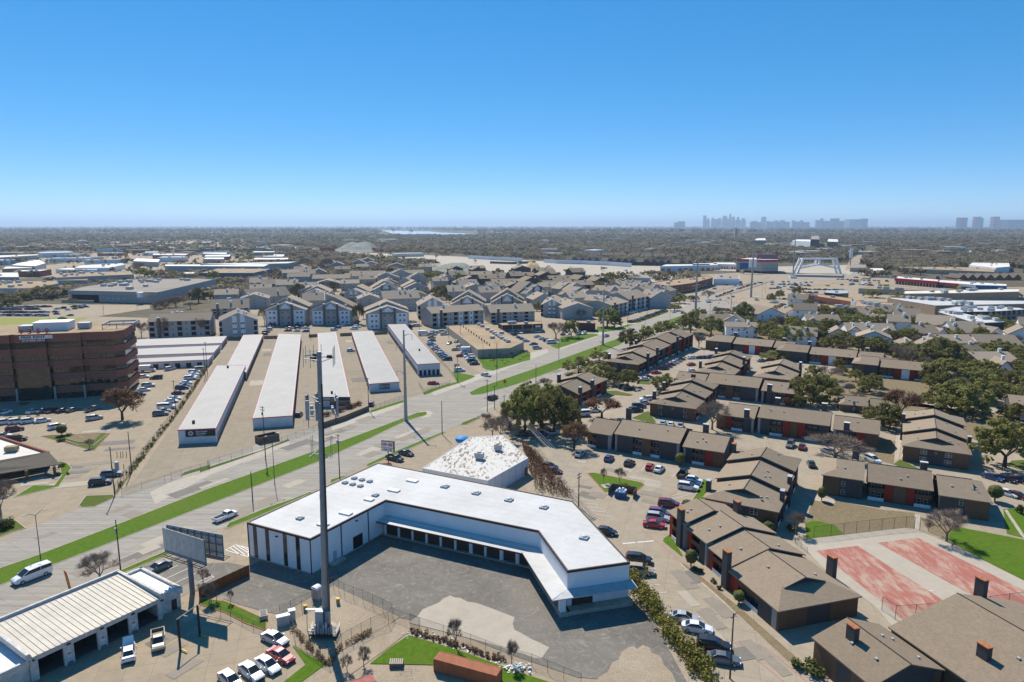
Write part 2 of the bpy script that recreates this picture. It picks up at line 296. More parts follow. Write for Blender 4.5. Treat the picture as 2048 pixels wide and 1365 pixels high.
class MB:
 def __init__(s):s.v=[];s.f=[];s.i=[];s.mi=0
 def face(s,pts):
  n=len(s.v);s.v.extend([tuple(p)for p in pts]);s.f.append(tuple(range(n,n+len(pts))));s.i.append(s.mi)
 def idx(s,vs,fs):
  n=len(s.v);s.v.extend([tuple(p)for p in vs])
  for f in fs:s.f.append(tuple(n+k for k in f));s.i.append(s.mi)
 def box(s,c,d,rz=0.0,o=(0,0,0)):
  x,y,z=d[0]/2,d[1]/2,d[2]/2;cr,sr=math.cos(rz),math.sin(rz);vs=[]
  for a,b,e in((-1,-1,-1),(1,-1,-1),(1,1,-1),(-1,1,-1),(-1,-1,1),(1,-1,1),(1,1,1),(-1,1,1)):
   X,Y=a*x,b*y;vs.append((c[0]+X*cr - Y*sr,c[1]+X*sr+Y*cr,c[2]+e*z))
  s.idx(vs,[(0,3,2,1),(4,5,6,7),(0,1,5,4),(1,2,6,5),(2,3,7,6),(3,0,4,7)]);return s
 def bx(s,x0,x1,y0,y1,z0,z1):return s.box(((x0+x1)/2,(y0+y1)/2,(z0+z1)/2),(abs(x1-x0),abs(y1-y0),abs(z1-z0)))
 def prism(s,poly,z0,z1,bottom=True):
  n=len(poly);a=sum(poly[k][0]*poly[(k+1)%n][1]-poly[(k+1)%n][0]*poly[k][1]for k in range(n))
  if a<0:poly=poly[::-1]
  vs=[(p[0],p[1],z0)for p in poly]+[(p[0],p[1],z1)for p in poly]
  fs=[(k,(k+1)% n,n+(k+1)% n,n+k)for k in range(n)]+[tuple(range(n,2*n))]
  if bottom:fs.append(tuple(range(n-1,-1,-1)))
  s.idx(vs,fs);return s
 def slab(s,pts,t):
  n=len(pts);vs=[tuple(p)for p in pts]+[(p[0],p[1],p[2]- t)for p in pts]
  nz=(Vector(pts[1])- Vector(pts[0])).cross(Vector(pts[2])- Vector(pts[1]))[2]
  if nz<0:vs=vs[:n][::-1]+vs[n:][::-1]
  s.idx(vs,[tuple(range(n)),tuple(range(2*n-1,n-1,-1))]+[(k,n+k,n+(k+1)% n,(k+1)% n)for k in range(n)]);return s
 def extr(s,prof,a,b):
  """profile of (lateral, z) points swept from point a to point b on the ground"""
  a=Vector(a);b=Vector(b);d=(b - a).normalized();w=Vector((-d[1],d[0],0));n=len(prof)
  vs=[tuple(a+w*p+Vector((0,0,z)))for p,z in prof]+[tuple(b+w*p+Vector((0,0,z)))for p,z in prof]
  s.idx(vs,[(k,(k+1)% n,n+(k+1)% n,n+k)for k in range(n)]+[tuple(range(n-1,-1,-1)),tuple(range(n,2*n))]);return s
 def tube(s,p,q,r0,r1=None,n=6,cap=True):
  r1=r0 if r1 is None else r1;p=Vector(p);q=Vector(q);d=(q - p)
  if d.length<1e-6:return s
  d.normalize();a=d.orthogonal().normalized();b=d.cross(a);vs=[]
  for c,r in((p,r0),(q,r1)):
   for k in range(n):
    t=2*math.pi*k/n;vs.append(tuple(c+a*(r*math.cos(t))+b*(r*math.sin(t))))
  fs=[(k,(k+1)% n,n+(k+1)% n,n+k)for k in range(n)]
  if cap:fs+=[tuple(range(n-1,-1,-1)),tuple(range(n,2*n))]
  s.idx(vs,fs);return s
 def ball(s,c,r,n=8,m=5,sz=1.0):
  vs=[(c[0],c[1],c[2]- r*sz)]
  for j in range(1,m):
   ph=math.pi*j/m
   for k in range(n):vs.append((c[0]+r*math.sin(ph)*math.cos(2*math.pi*k/n),c[1]+r*math.sin(ph)*math.sin(2*math.pi*k/n),c[2]- r*sz*math.cos(ph)))
  vs.append((c[0],c[1],c[2]+r*sz));fs=[]
  for k in range(n):fs.append((0,1+(k+1)% n,1+k))
  for j in range(m-2):
   for k in range(n):fs.append((1+j*n+k,1+j*n+(k+1)%n,1+(j+1)*n+(k+1)%n,1+(j+1)*n+k))
  for k in range(n):fs.append((1+(m-2)*n+k,1+(m-2)*n+(k+1)%n,len(vs)-1))
  s.idx(vs,fs);return s
 def mesh(s,name,mats,o=(0,0,0)):
  me=bpy.data.meshes.new(name)
  vs=s.v if tuple(o)==(0,0,0)else[(a - o[0],b - o[1],c - o[2])for a,b,c in s.v]
  me.from_pydata(vs,[],s.f)
  mats=mats if isinstance(mats,(list,tuple))else[mats]
  for m in mats:me.materials.append(M[m]if isinstance(m,str)else m)
  if len(mats)>1:me.polygons.foreach_set('material_index',s.i)
  return me
def link(name,me,parent=None):
 o=bpy.data.objects.new(name,me);ROOT.objects.link(o)
 if parent is not None:o.parent=parent
 return o
def part(name,mb,mats,parent,label=None):
 """one mesh under its thing; world coordinates go to the coordinates of the thing's base"""
 top=parent
 while top.parent is not None:top=top.parent
 off=(0,0,0)if top.name in LOCAL else tuple(top.location)
 o=link(name,mb.mesh(name,mats,off),parent)
 if label:o['label']=label
 return o
def tag(o,label,cat,group=None):
 o['label']=label;o['category']=cat
 if group:o['group']=group
 return o
LOCAL=set()
def thing(name,label,cat,loc=(0,0,0),rz=None,group=None):
 o=bpy.data.objects.new(name,None);ROOT.objects.link(o);o.location=loc;o.empty_display_size=0.5
 if rz is not None:o.rotation_euler=(0,0,rz);LOCAL.add(o.name)
 return tag(o,label,cat,group)
def struct(name,mb,mats):
 o=link(name,mb.mesh(name,mats));o['kind']='structure';return o
def stuff(name,mb,mats,parent=None):
 o=link(name,mb.mesh(name,mats),parent);o['kind']='stuff';return o
def copytree(o,parent=None,loc=None,rz=None,sc_=None):
 c=o.copy();ROOT.objects.link(c);c.parent=parent
 if loc is not None:c.location=loc
 if rz is not None:c.rotation_euler=(0,0,rz)
 if sc_ is not None:c.scale=sc_ if isinstance(sc_,tuple)else(sc_,)*3
 for ch in KIDS.get(o.name,[]):KIDS.setdefault(c.name,[]).append(copytree(ch,c))
 return c
KIDS={}
def kids(o):
 """remember the children of a prototype once, so copies need no scan of the scene"""
 KIDS[o.name]=list(o.children)
 for c in o.children:kids(c)
ORD=['first','second','third','fourth','fifth','sixth','seventh','eighth','ninth','tenth','eleventh','twelfth','thirteenth','fourteenth','fifteenth','sixteenth','seventeenth','eighteenth','nineteenth','twentieth','twenty-first','twenty-second','twenty-third','twenty-fourth','twenty-fifth','twenty-sixth','twenty-seventh','twenty-eighth','twenty-ninth','thirtieth']
LM=[]
def landmark(x,y,phrase):LM.append((x,y,phrase))
PENDING=[]
def pending(o,look,where=None):PENDING.append((o,look,where))
def resolve_labels():
 g={}
 for o,look,where in PENDING:
  x,y=pix(o.location)
  if where is None:where=min(LM,key=lambda l:math.hypot(l[0]- x,(l[1]- y)*1.7))[2]
  g.setdefault((look,where),[]).append((x,o))
 for(look,where),l in g.items():
  l.sort(key=lambda t:t[0])
  for k,(x,o)in enumerate(l):
   if len(l)==1:o['label']=f'{look} {where}'
   else:o['label']=f'{look} {where}, '+(f'{ORD[k]} from the left' if k<30 else f'number {k + 1} from the left')
_sz=[0]
def sheet(name,pts,z,m):
 _sz[0]+=1;z+=_sz[0]*0.0004;mb=MB();pts=[(p[0],p[1])for p in pts];n=len(pts)
 a=sum(pts[k][0]*pts[(k+1)%n][1]-pts[(k+1)%n][0]*pts[k][1]for k in range(n))
 if a<0:pts=pts[::-1]
 mb.face([(p[0],p[1],z)for p in pts]);return struct(name,mb,m)
def inset(pts,d):
 pts=[Vector((p[0],p[1],0))for p in pts];n=len(pts)
 a=sum(pts[k][0]*pts[(k+1)%n][1]-pts[(k+1)%n][0]*pts[k][1]for k in range(n))
 if a<0:pts=pts[::-1]
 out=[]
 for k in range(n):
  e0=(pts[k]- pts[k-1]).normalized();e1=(pts[(k+1)% n]- pts[k]).normalized()
  n0=Vector((-e0[1],e0[0],0));n1=Vector((-e1[1],e1[0],0));b=n0+n1
  if b.length<0.3:b=n0
  b.normalize();c=max(0.45,b.dot(n0));out.append(pts[k]+b*(d/c))
 return pts,out
def island(name,pts,m,kerb='kerb',h=0.15,w=0.2):
 """planted strip with a real kerb: a raised rim and the grass just below its top"""
 o,i=inset(pts,w);n=len(o);mb=MB()
 vs=[(p[0],p[1],0)for p in o]+[(p[0],p[1],h)for p in o]+[(p[0],p[1],h)for p in i]+[(p[0],p[1],h - 0.04)for p in i]
 fs=[]
 for k in range(n):
  j=(k+1)% n;fs+=[(k,j,n+j,n+k),(n+k,n+j,2*n+j,2*n+k),(2*n+k,2*n+j,3*n+j,3*n+k)]
 mb.idx(vs,fs);struct(name+'_kerb',mb,kerb)
 mb=MB();mb.face([(p[0],p[1],h - 0.04)for p in i]);return struct(name,mb,m)
def strip(mb,a,b,w,z):
 a=Vector((a[0],a[1],0));b=Vector((b[0],b[1],0));d=(b - a).normalized();n=Vector((-d[1],d[0],0))*(w/2)
 mb.face([(*(a - n).xy,z),(*(b - n).xy,z),(*(b+n).xy,z),(*(a+n).xy,z)])
_post={}
def fence(label,pts,h=1.9,step=3.0,m='blacksteel',r=0.035,mesh=True,group=None,name='chain_link_fence',cat='fence'):
 pts=[Vector((p[0],p[1],0))for p in pts];t=thing(name,label,cat,tuple(pts[0]),None,group)
 key=(h,m,r)
 if key not in _post:_post[key]=MB().tube((0,0,0),(0,0,h+0.08),r,n=5).mesh('post',m)
 rail=MB();net=MB()
 for a,b in zip(pts,pts[1:]):
  L=(b - a).length;n=max(1,round(L/step))
  for k in range(n+(1 if b is pts[-1]else 0)):
   o=link('post',_post[key],t);o.location=a+(b - a)*(k/n)- pts[0]
  rail.tube(a+Vector((0,0,h)),b+Vector((0,0,h)),r*0.7,n=4)
  net.face([a+Vector((0,0,0.05)),b+Vector((0,0,0.05)),b+Vector((0,0,h - .03)),a+Vector((0,0,h - .03))])
 part('rail',rail,m,t)
 if mesh:part('chain_mesh',net,'chain',t)
 return t
def board_fence(label,pts,h,m,bw=0.32,name='board_fence',group=None):
 pts=[Vector((p[0],p[1],0))for p in pts];t=thing(name,label,'fence',tuple(pts[0]),None,group)
 rail=MB();cnt=0;me=MB().box((0,0,h/2),(bw*0.94,0.03,h)).mesh('board',m)
 L_all=sum((b - a).length for a,b in zip(pts,pts[1:]))
 bw=max(bw,L_all/280)
 me=MB().box((0,0,h/2),(bw*0.95,0.03,h)).mesh('board',m)
 for a,b in zip(pts,pts[1:]):
  d=(b - a);L=d.length;n=max(1,round(L/bw));ang=math.atan2(d[1],d[0])
  for k in range(n):
   o=link('board',me,t);o.location=a+d*((k+0.5)/n)- pts[0]+Vector((0,0,RND.uniform(-0.03,0.03)));o.rotation_euler=(0,0,ang)
  nn=Vector((-d[1],d[0],0)).normalized()*0.05
  for z in(0.35,h - 0.35):rail.tube(a+nn+Vector((0,0,z)),b+nn+Vector((0,0,z)),0.04,n=4)
 part('rail',rail,m,t);return t
def wood_pole(look,b,h,arms=1,az=58.0,trafo=False,group='utility poles'):
 t=thing('utility_pole',look,'pole',tuple(b),math.radians(az),group);pending(t,look)
 part('pole',MB().tube((0,0,0),(0,0,h),0.17,0.11,8),'wood',t)
 for k in range(arms):
  z=h - 0.5 - k*0.9;part('crossarm',MB().box((0,0.14,z),(0.11,2.2,0.13)),'wood',t)
  mb=MB()
  for y in(-1.0,-0.5,0.55,1.05):mb.tube((0,0.14+y*0.95,z+.06),(0,0.14+y*0.95,z+0.3),0.045,0.03,5)
  part('insulator',mb,'greymetal',t)
 if trafo:
  for y in((-0.5,0.5)if trafo==2 else(0.45,)):part('transformer',MB().tube((0.1,y,h - 3.2),(0.1,y,h - 2.1),0.3,n=10),'greymetal',t)
 return t
def lamp_post(look,b,h,az=58.0,arms=2,m='blacksteel',reach=1.8,group='street lamps'):
 t=thing('street_lamp',look,'street lamp',tuple(b),math.radians(az),group);pending(t,look)
 part('pole',MB().tube((0,0,0),(0,0,h),0.11,0.07,8),m,t);part('base',MB().tube((0,0,0),(0,0,0.5),0.22,0.18,8),'kerb',t)
 for s in((1,-1)if arms==2 else(1,)):
  part('arm',MB().tube((0,0,h - 0.1),(0,s*reach*0.6,h+0.55),0.05,n=5).tube((0,s*reach*0.6,h+0.55),(0,s*reach,h+0.6),0.045,n=5),m,t)
  part('lamp_head',MB().box((0,s*(reach+0.3),h+0.58),(0.28,0.75,0.16)),'greymetal',t)
 return t
def steel_pole(look,b,h,r=0.75,arms=3,az=58.0,group='tall steel transmission poles',m='steel'):
 t=thing('transmission_pole',look,'pole',tuple(b),math.radians(az),group);pending(t,look)
 part('pole',MB().tube((0,0,0),(0,0,h),r,r*0.42,12),m,t);part('base',MB().tube((0,0,0),(0,0,0.45),r*1.35,n=12),'kerb',t)
 for k in range(arms):
  z=h - 2.5 - 5.2*k;s=1 if k % 2 else -1
  part('arm',MB().tube((0,0,z),(0,s*2.2,z+1.0),0.16,0.11,6).tube((0,s*2.2,z+1.0),(0,s*4.2,z+0.9),0.11,0.07,6),'steel',t)
  part('insulator',MB().tube((0,s*4.2,z+0.85),(0,s*4.2,z - 1.3),0.1,n=6),'greymetal',t)
 return t
def loft(st,mb,close=True):
 """stations (x, z_low, z_high, half_width_low, half_width_high)"""
 rings=[]
 for x,zl,zh,wl,wh in st:rings.append([(x,-wl,zl),(x,wl,zl),(x,wl*1.0,zl+(zh - zl)*0.55),(x,wh,zh),(x,-wh,zh),(x,-wl*1.0,zl+(zh - zl)*0.55)])
 n=6;vs=[p for r in rings for p in r];fs=[]
 for k in range(len(rings)- 1):
  for j in range(n):fs.append((k*n+j,k*n+(j+1)% n,(k+1)*n+(j+1)% n,(k+1)*n+j))
 fs.append(tuple(range(n - 1,-1,-1)));fs.append(tuple(range((len(rings)-1)*n,len(rings)*n)));mb.idx(vs,fs)
SHAPE={# body stations,glass stations,roof stations,wheel x,wheel r,lights x
 'sedan':dict(body=[(-2.35,.42,.82,.74,.66),(-2.2,.26,.98,.88,.76),(-1.2,.22,1.0,.91,.80),(0.2,.22,.97,.91,.80),(1.0,.22,.93,.90,.78),(2.0,.26,.76,.86,.70),(2.35,.38,.62,.70,.58)],
               glass=[(-1.75,.95,.99,.76,.72),(-1.0,.95,1.40,.80,.60),(0.25,.92,1.42,.81,.61),(1.15,.90,.95,.78,.72)],roof=[(-1.1,1.37,1.41,.60,.54),(-0.5,1.41,1.46,.62,.55),(0.25,1.40,1.44,.61,.54)],wx=(-1.4,1.4),wr=.33,L=2.35,W=.88),
 'suv':dict(body=[(-2.4,.45,1.0,.80,.74),(-2.28,.30,1.15,.92,.82),(-1.0,.26,1.14,.95,.84),(0.6,.26,1.10,.95,.84),(1.2,.26,1.06,.94,.82),(2.1,.30,.92,.90,.76),(2.4,.42,.76,.76,.64)],
             glass=[(-2.25,1.10,1.2,.82,.78),(-2.0,1.10,1.66,.84,.66),(0.2,1.08,1.70,.85,.67),(1.25,1.03,1.10,.82,.76)],roof=[(-2.05,1.63,1.69,.67,.62),(-1.0,1.68,1.75,.69,.62),(0.25,1.67,1.72,.67,.61)],wx=(-1.45,1.45),wr=.38,L=2.4,W=.92),
 'hatchback':dict(body=[(-2.0,.42,.92,.74,.68),(-1.9,.28,1.02,.87,.77),(-1.0,.24,1.02,.90,.79),(0.3,.24,.98,.90,.79),(0.9,.24,.94,.89,.78),(1.75,.28,.80,.84,.70),(2.05,.38,.66,.70,.58)],
             glass=[(-1.85,.98,1.05,.77,.73),(-1.5,.98,1.46,.80,.62),(0.1,.95,1.50,.81,.63),(1.0,.92,.97,.78,.72)],roof=[(-1.55,1.43,1.48,.62,.57),(-0.8,1.48,1.54,.64,.58),(0.15,1.47,1.51,.63,.57)],wx=(-1.25,1.25),wr=.33,L=2.03,W=.87),
 'van':dict(body=[(-2.9,.50,1.3,.92,.90),(-2.8,.34,1.38,.98,.94),(0.8,.32,1.36,.99,.95),(1.6,.32,1.25,.98,.90),(2.5,.36,1.05,.93,.82),(2.8,.46,.85,.80,.70)],
             glass=[(-2.78,1.33,1.95,.93,.84),(0.6,1.32,1.98,.94,.85),(1.75,1.2,1.28,.90,.84)],roof=[(-2.82,1.92,2.02,.86,.80),(-1.0,1.96,2.10,.87,.80),(0.65,1.95,2.02,.86,.78)],wx=(-1.75,1.75),wr=.38,L=2.8,W=.96),
}
_cm={}
def cmesh(key,fn):
 if key not in _cm:_cm[key]=fn()
 return _cm[key]
def wheel_mesh(r,s):
 mb=MB();mb.tube((0,-0.11,0),(0,0.11,0),r,n=14);return mb.mesh('tyre','rubber')
def rim_mesh(r,s):
 mb=MB();mb.tube((0,s*0.09,0),(0,s*0.125,0),r*0.64,n=10)
 return mb.mesh('rim','rim')
def smooth(me):
 me.polygons.foreach_set('use_smooth',[True]*len(me.polygons));return me
def lights(t,xf,xr,w,zf,zr,key):
 for s in(-1,1):
  o=link('headlight',cmesh((key,'hl',s),lambda:MB().box((xf,s*w,zf),(.16,.34,.14)).mesh('headlight','lamp')),t)
  o=link('taillight',cmesh((key,'tl',s),lambda:MB().box((xr,s*w,zr),(.14,.28,.18)).mesh('taillight','tail')),t)
def wheels(t,key,wx,W,wr):
 for x in wx:
  for s in(-1,1):
   o=link('wheel',cmesh(('tyre',wr),lambda:wheel_mesh(wr,s)),t);o.location=(x,s*(W - 0.07),wr)
   link('rim',cmesh(('rim',wr,s),lambda:rim_mesh(wr,s)),o)
def vehicle(kind,color,loc,az,label,group=None,cat=None,detail=2,z=0.0):
 nm={'sedan':'car','suv':'suv','hatchback':'car','van':'van','pickup':'pickup_truck','boxtruck':'box_truck'}[kind]
 c='car'+color
 cat=cat or{'sedan':'car','suv':'car','hatchback':'car','van':'van','pickup':'pickup truck','boxtruck':'truck'}[kind]
 loc=(loc[0],loc[1],z);k_=VSC[kind]
 if detail==0:
  def far():
   mb=MB();far_shape(mb,kind);return mb.mesh(nm,[c,'carglass','rubber'])
  o=link(nm,cmesh((kind,c,'far'),far));o.location=loc;o.scale=(k_,)*3;o.rotation_euler=(0,0,math.radians(az));return tag(o,label,cat,group)
 t=thing(nm,label,cat,loc,math.radians(az),group);t.scale=(k_,)*3
 if kind in SHAPE:
  sh=SHAPE[kind]
  def body():
   mb=MB();loft(sh['body'],mb);return mb.mesh('body',c)
  def glass():
   mb=MB();loft(sh['glass'],mb);return mb.mesh('window','carglass')
  def roof():
   mb=MB();loft(sh['roof'],mb)
   g=sh['glass'];w0=g[-2];w1=g[-1];r0=g[1]if kind !='van' else g[0];rr=g[0]
   for s in(-1,1):
    mb.tube((w0[0],s*w0[4],w0[2]- .02),(w1[0],s*w1[4]*1.04,w1[2]),.035,n=4)
    if kind !='van':mb.tube((r0[0],s*r0[4],r0[2]- .02),(rr[0],s*rr[4]*1.04,rr[2]),.05,n=4)
    mx=(w0[0]+r0[0])/2;mb.tube((mx,s*(w0[4]+.01),w0[2]- .03),(mx,s*(w0[3]+.015),w0[1]+.02),.04,n=4)
   return mb.mesh('roof',c)
  link('body',cmesh((kind,c,'body'),body),t);link('window',cmesh((kind,'glass'),glass),t);link('roof',cmesh((kind,c,'roof'),roof),t)
  wheels(t,kind,sh['wx'],sh['W'],sh['wr']);lights(t,sh['L']- .12,-sh['L']+.06,sh['W']- .28,sh['body'][-2][2]- .14,sh['body'][1][2]- .12,kind)
  if detail==2:
   link('bumper',cmesh((kind,'bump'),lambda:MB().box((sh['L']- .05,0,.36),(.16,1.3,.18)).box((-sh['L']+.05,0,.36),(.16,1.3,.18)).mesh('bumper','blacksteel')),t)
   for s in(-1,1):link('side_mirror',cmesh((kind,c,'mir',s),lambda:MB().box((.85 if kind !='van' else 1.5,s*(sh['W']+.09),sh['glass'][-1][1]+.1),(.12,.2,.13)).mesh('side_mirror',c)),t)
 elif kind=='pickup':
  def body():
   mb=MB();loft([(-0.15,.36,1.12,.96,.88),(0.9,.36,1.10,.96,.86),(1.5,.36,1.08,.96,.86),(2.5,.40,1.02,.92,.80),(2.85,.48,.84,.82,.70)],mb);return mb.mesh('cab',c)
  def bed():
   mb=MB();mb.bx(-2.9,-.15,-.95,.95,.45,.62)
   for s in(-1,1):mb.bx(-2.9,-.15,s*.95 - .05,s*.95+.05,.45,1.14)
   mb.bx(-2.95,-2.85,-.95,.95,.45,1.12);mb.bx(-.25,-.15,-.95,.95,.45,1.14);return mb.mesh('bed',c)
  link('cab',cmesh(('pu',c,'b'),body),t);link('bed',cmesh(('pu',c,'bed'),bed),t)
  link('bed_liner',cmesh(('pu','liner'),lambda:MB().bx(-2.83,-.27,-.88,.88,.622,.66).mesh('bed_liner','blacksteel')),t)
  def glass():
   mb=MB();loft([(-.22,1.08,1.20,.86,.80),(-.05,1.08,1.72,.86,.68),(1.0,1.06,1.74,.86,.69),(1.75,1.03,1.10,.82,.76)],mb);return mb.mesh('window','carglass')
  def roof():
   mb=MB();loft([(-.12,1.68,1.74,.69,.64),(.4,1.72,1.79,.70,.63),(1.05,1.71,1.76,.69,.62)],mb)
   for s in(-1,1):mb.tube((1.0,s*.69,1.72),(1.75,s*.8,1.09),.035,n=4);mb.tube((.45,s*.72,1.7),(.45,s*.87,1.08),.05,n=4);mb.tube((-.1,s*.70,1.7),(-.2,s*.86,1.1),.06,n=4)
   return mb.mesh('roof',c)
  link('window',cmesh(('pu','g'),glass),t);link('roof',cmesh(('pu',c,'r'),roof),t);wheels(t,'pu',(-1.9,1.85),.94,.40);lights(t,2.68,-2.93,.70,.86,.92,'pu')
 else:
  link('cab',cmesh(('bt',c,'cab'),lambda:(lambda mb:(loft([(1.4,.5,1.9,1.0,.98),(2.4,.5,1.8,1.0,.92),(3.2,.55,1.3,.95,.85),(3.5,.6,1.05,.88,.8)],mb),mb.mesh('cab',c))[1])(MB())),t)
  link('window',cmesh(('bt','g'),lambda:(lambda mb:(loft([(1.45,1.85,2.3,.9,.8),(2.2,1.75,2.3,.92,.8),(2.85,1.5,1.56,.88,.84)],mb),mb.mesh('window','carglass'))[1])(MB())),t)
  link('cargo_box',cmesh(('bt','box'),lambda:MB().bx(-3.5,1.35,-1.15,1.15,.95,3.2).mesh('cargo_box','whitemetal')),t)
  link('chassis',cmesh(('bt','ch'),lambda:MB().bx(-3.4,1.6,-.5,.5,.55,.93).mesh('chassis','blacksteel')),t);wheels(t,'bt',(-2.2,2.4),1.0,.45)
 return t
def far_shape(mb,kind):
 if kind=='boxtruck':
  mb.mi=0;mb.bx(1.4,3.4,-1,1,.5,2.2);mb.bx(-3.5,1.3,-1.15,1.15,.95,3.2);mb.mi=2;mb.bx(-3.3,3,-.95,.95,.05,.6);return
 sh=SHAPE.get(kind)or SHAPE['suv'];mb.mi=0;loft(sh['body'],mb);mb.mi=1;loft(sh['glass'],mb);mb.mi=0;loft(sh['roof'],mb);mb.mi=2
 for x in sh['wx']:mb.tube((x,-sh['W']+.02,sh['wr']),(x,sh['W']- .02,sh['wr']),sh['wr'],n=8)
VSC=dict(sedan=1.27,suv=1.3,hatchback=1.27,van=1.32,pickup=1.18,boxtruck=1.15)
KNAME=dict(d='sedan',u='suv',h='hatchback',v='van',p='pickup',x='boxtruck')
KWORD=dict(d='sedan',u='SUV',h='hatchback',v='van',p='pickup truck',x='box truck')
def car_row(a,b,spec,az,where,end,detail=1,jitter=0.25,group=None,flip=0.3):
 """a row of parked cars from ground point a to b; spec is words such as 'wd' (white sedan), '-' an empty bay"""
 spec=spec.split();n=len(spec);k2=0;same={}
 for k,s in enumerate(spec):
  if s=='-':continue
  p=a+(b - a)*(k/max(1,n - 1))if n>1 else a
  p=Vector((p[0]+RND.uniform(-1,1)*jitter,p[1]+RND.uniform(-1,1)*jitter,0))
  cw=CARC[s[0]][0];kw=KWORD[s[1]]
  if detail==0:lab=f'{cw} {kw} {where}'
  else:lab=f'{cw} {kw}, {ORD[k2]} from the {end} {where}'
  k2+=1
  vehicle(KNAME[s[1]],s[0],p,az+(180 if RND.random()<flip else 0)+RND.uniform(-2,2),lab,group or f'cars {where}',detail=detail)
def rand_spec(n,r,gap=0.12):
 return ' '.join('-' if r.random()<gap else r.choice('wwwssssggkkkkbbrmtw')+r.choice('ddduuuhdp')for _ in range(n))
def limb(mb,p,d,r,L,depth,rnd,tips,bend=0.35,spread=0.75,seg=2,n=5):
 q=p
 for k in range(seg):
  d2=(d+Vector((rnd.uniform(-1,1),rnd.uniform(-1,1),rnd.uniform(-.6,.8)))*bend*0.5).normalized()
  q2=q+d2*(L/seg);mb.tube(q,q2,r*(1 - 0.35*k/seg),r*(1 - 0.35*(k+1)/seg),n,False);q=q2;d=d2
  if depth<=2 and k<seg - 1:tips.append(q)
 tips.append(q)
 if depth<=0:return
 m=rnd.choice((2,3,3))if depth>1 else 3
 for k in range(m):
  a=2*math.pi*(k+rnd.random()*0.7)/m;o=d.orthogonal().normalized();o2=d.cross(o)
  nd=(d+(o*math.cos(a)+o2*math.sin(a))*spread*rnd.uniform(.7,1.2)+Vector((0,0,.12))).normalized()
  limb(mb,q,nd,r*0.6,L*rnd.uniform(.62,.8),depth - 1,rnd,tips,bend,spread,seg,max(3,n - 1))
def leaves(mb,c,r,n,size,rnd,flat=0.75):
 c=Vector(c)
 for _ in range(n):
  while True:
   v=Vector((rnd.uniform(-1,1),rnd.uniform(-1,1),rnd.uniform(-1,1)))
   if v.length_squared<=1:break
  v=v*(0.6+0.4*rnd.random());p=c+Vector((v[0]*r,v[1]*r,v[2]*r*flat))
  nrm=(v+Vector((rnd.uniform(-1,1),rnd.uniform(-1,1),rnd.uniform(-.2,1.2)))*.8)
  if nrm.length<1e-3:nrm=Vector((0,0,1))
  nrm.normalize();a=nrm.orthogonal().normalized();b=nrm.cross(a);t=rnd.uniform(0,6.28);s=size*rnd.uniform(.6,1.3)
  a2=a*math.cos(t)+b*math.sin(t);b2=nrm.cross(a2)
  mb.face([p - a2*s - b2*s*.5,p+a2*s - b2*s*.7,p+a2*s*.8+b2*s*.6,p - a2*s*.7+b2*s*.7])
PROTO={}
def proto(kind,var):
 """unit trees: crown about 1 m wide and 1 m high are scaled; stored as (trunk mesh, crown mesh, width, height)"""
 key=(kind,var)
 if key in PROTO:return PROTO[key]
 r=random.Random(hash(kind)% 1000+var*31+5)if False else random.Random({'o':11,'b':22,'r':33,'y':44,'t':55,'s':66,'w':77}.get(kind,1)*13+var*101)
 tr=MB();cr=MB();tips=[]
 if kind in 'o':
  for k in range(r.choice((3,4,4))):
   a=2*math.pi*k/4+r.random();limb(tr,Vector((0,0,1.6)),Vector((math.cos(a),math.sin(a),1.15)).normalized(),.17,1.8,2,r,tips,n=6)
  tr.tube((0,0,-.1),(0,0,1.7),.34,.22,8)
  for k in range(72):
   a=r.uniform(0,6.283);rr=4.6*math.sqrt(r.random())*(1.0 if r.random()<.85 else 1.1)
   z=1.7+5.4*math.sqrt(max(.04,1 -(rr/5.3)**2))*r.random()**.55
   leaves(cr,(rr*math.cos(a),rr*math.sin(a),z),r.uniform(.7,1.25),56,.20,r)
  W,H=10.4,7.6;cm='oak'
 elif kind in 'bry':
  for k in range(4):
   a=2*math.pi*k/4+r.random()*.8;limb(tr,Vector((0,0,1.5)),Vector((math.cos(a)*.9,math.sin(a)*.9,1.25)).normalized(),.15,2.0,3,r,tips,.5,.72,2,5)
  tr.tube((0,0,-.1),(0,0,1.6),.30,.22,8)
  tw=cr if kind=='b' else tr
  for p in tips:
   for _ in range(7 if kind=='b' else 2):
    d=Vector((p[0]*.12+r.uniform(-1,1),p[1]*.12+r.uniform(-1,1),r.uniform(-.25,1.1))).normalized();L=r.uniform(.6,1.25)
    tw.tube(p,p+d*L,.022,.008,3,False)
    q=p+d*L*.5;d3=(d+Vector((r.uniform(-1,1),r.uniform(-1,1),r.uniform(-.5,1)))*.8).normalized();tw.tube(q,q+d3*L*.6,.015,.006,3,False)
  if kind in 'ry':
   for p in tips:
    leaves(cr,p,1.0 if kind=='r' else .95,15 if kind=='r' else 12,.13 if kind=='r' else .12,r,.9)
  W,H=10.5,8.6;cm={'b':'twig','r':'rustleaf','y':'budleaf'}[kind]
 elif kind=='t':
  tr.tube((0,0,-.05),(0,0,.7),.12,.1,6);leaves(cr,(0,0,1.9),1.25,900,.13,r,1.12)
  cr.ball((0,0,1.9),1.08,10,7,1.12);W,H=2.6,3.3;cm='topiary'
 elif kind=='s':
  tr.tube((0,0,-.05),(0,0,.5),.06,.05,5)
  for k in range(7):leaves(cr,(r.uniform(-.7,.7),r.uniform(-.7,.7),r.uniform(.4,1.1)),.6,60,.13,r)
  W,H=2.4,1.7;cm='topiary'
 PROTO[key]=(tr.mesh('trunk','bark' if kind !='b' else 'twig'),cr.mesh('crown',cm),W,H);return PROTO[key]
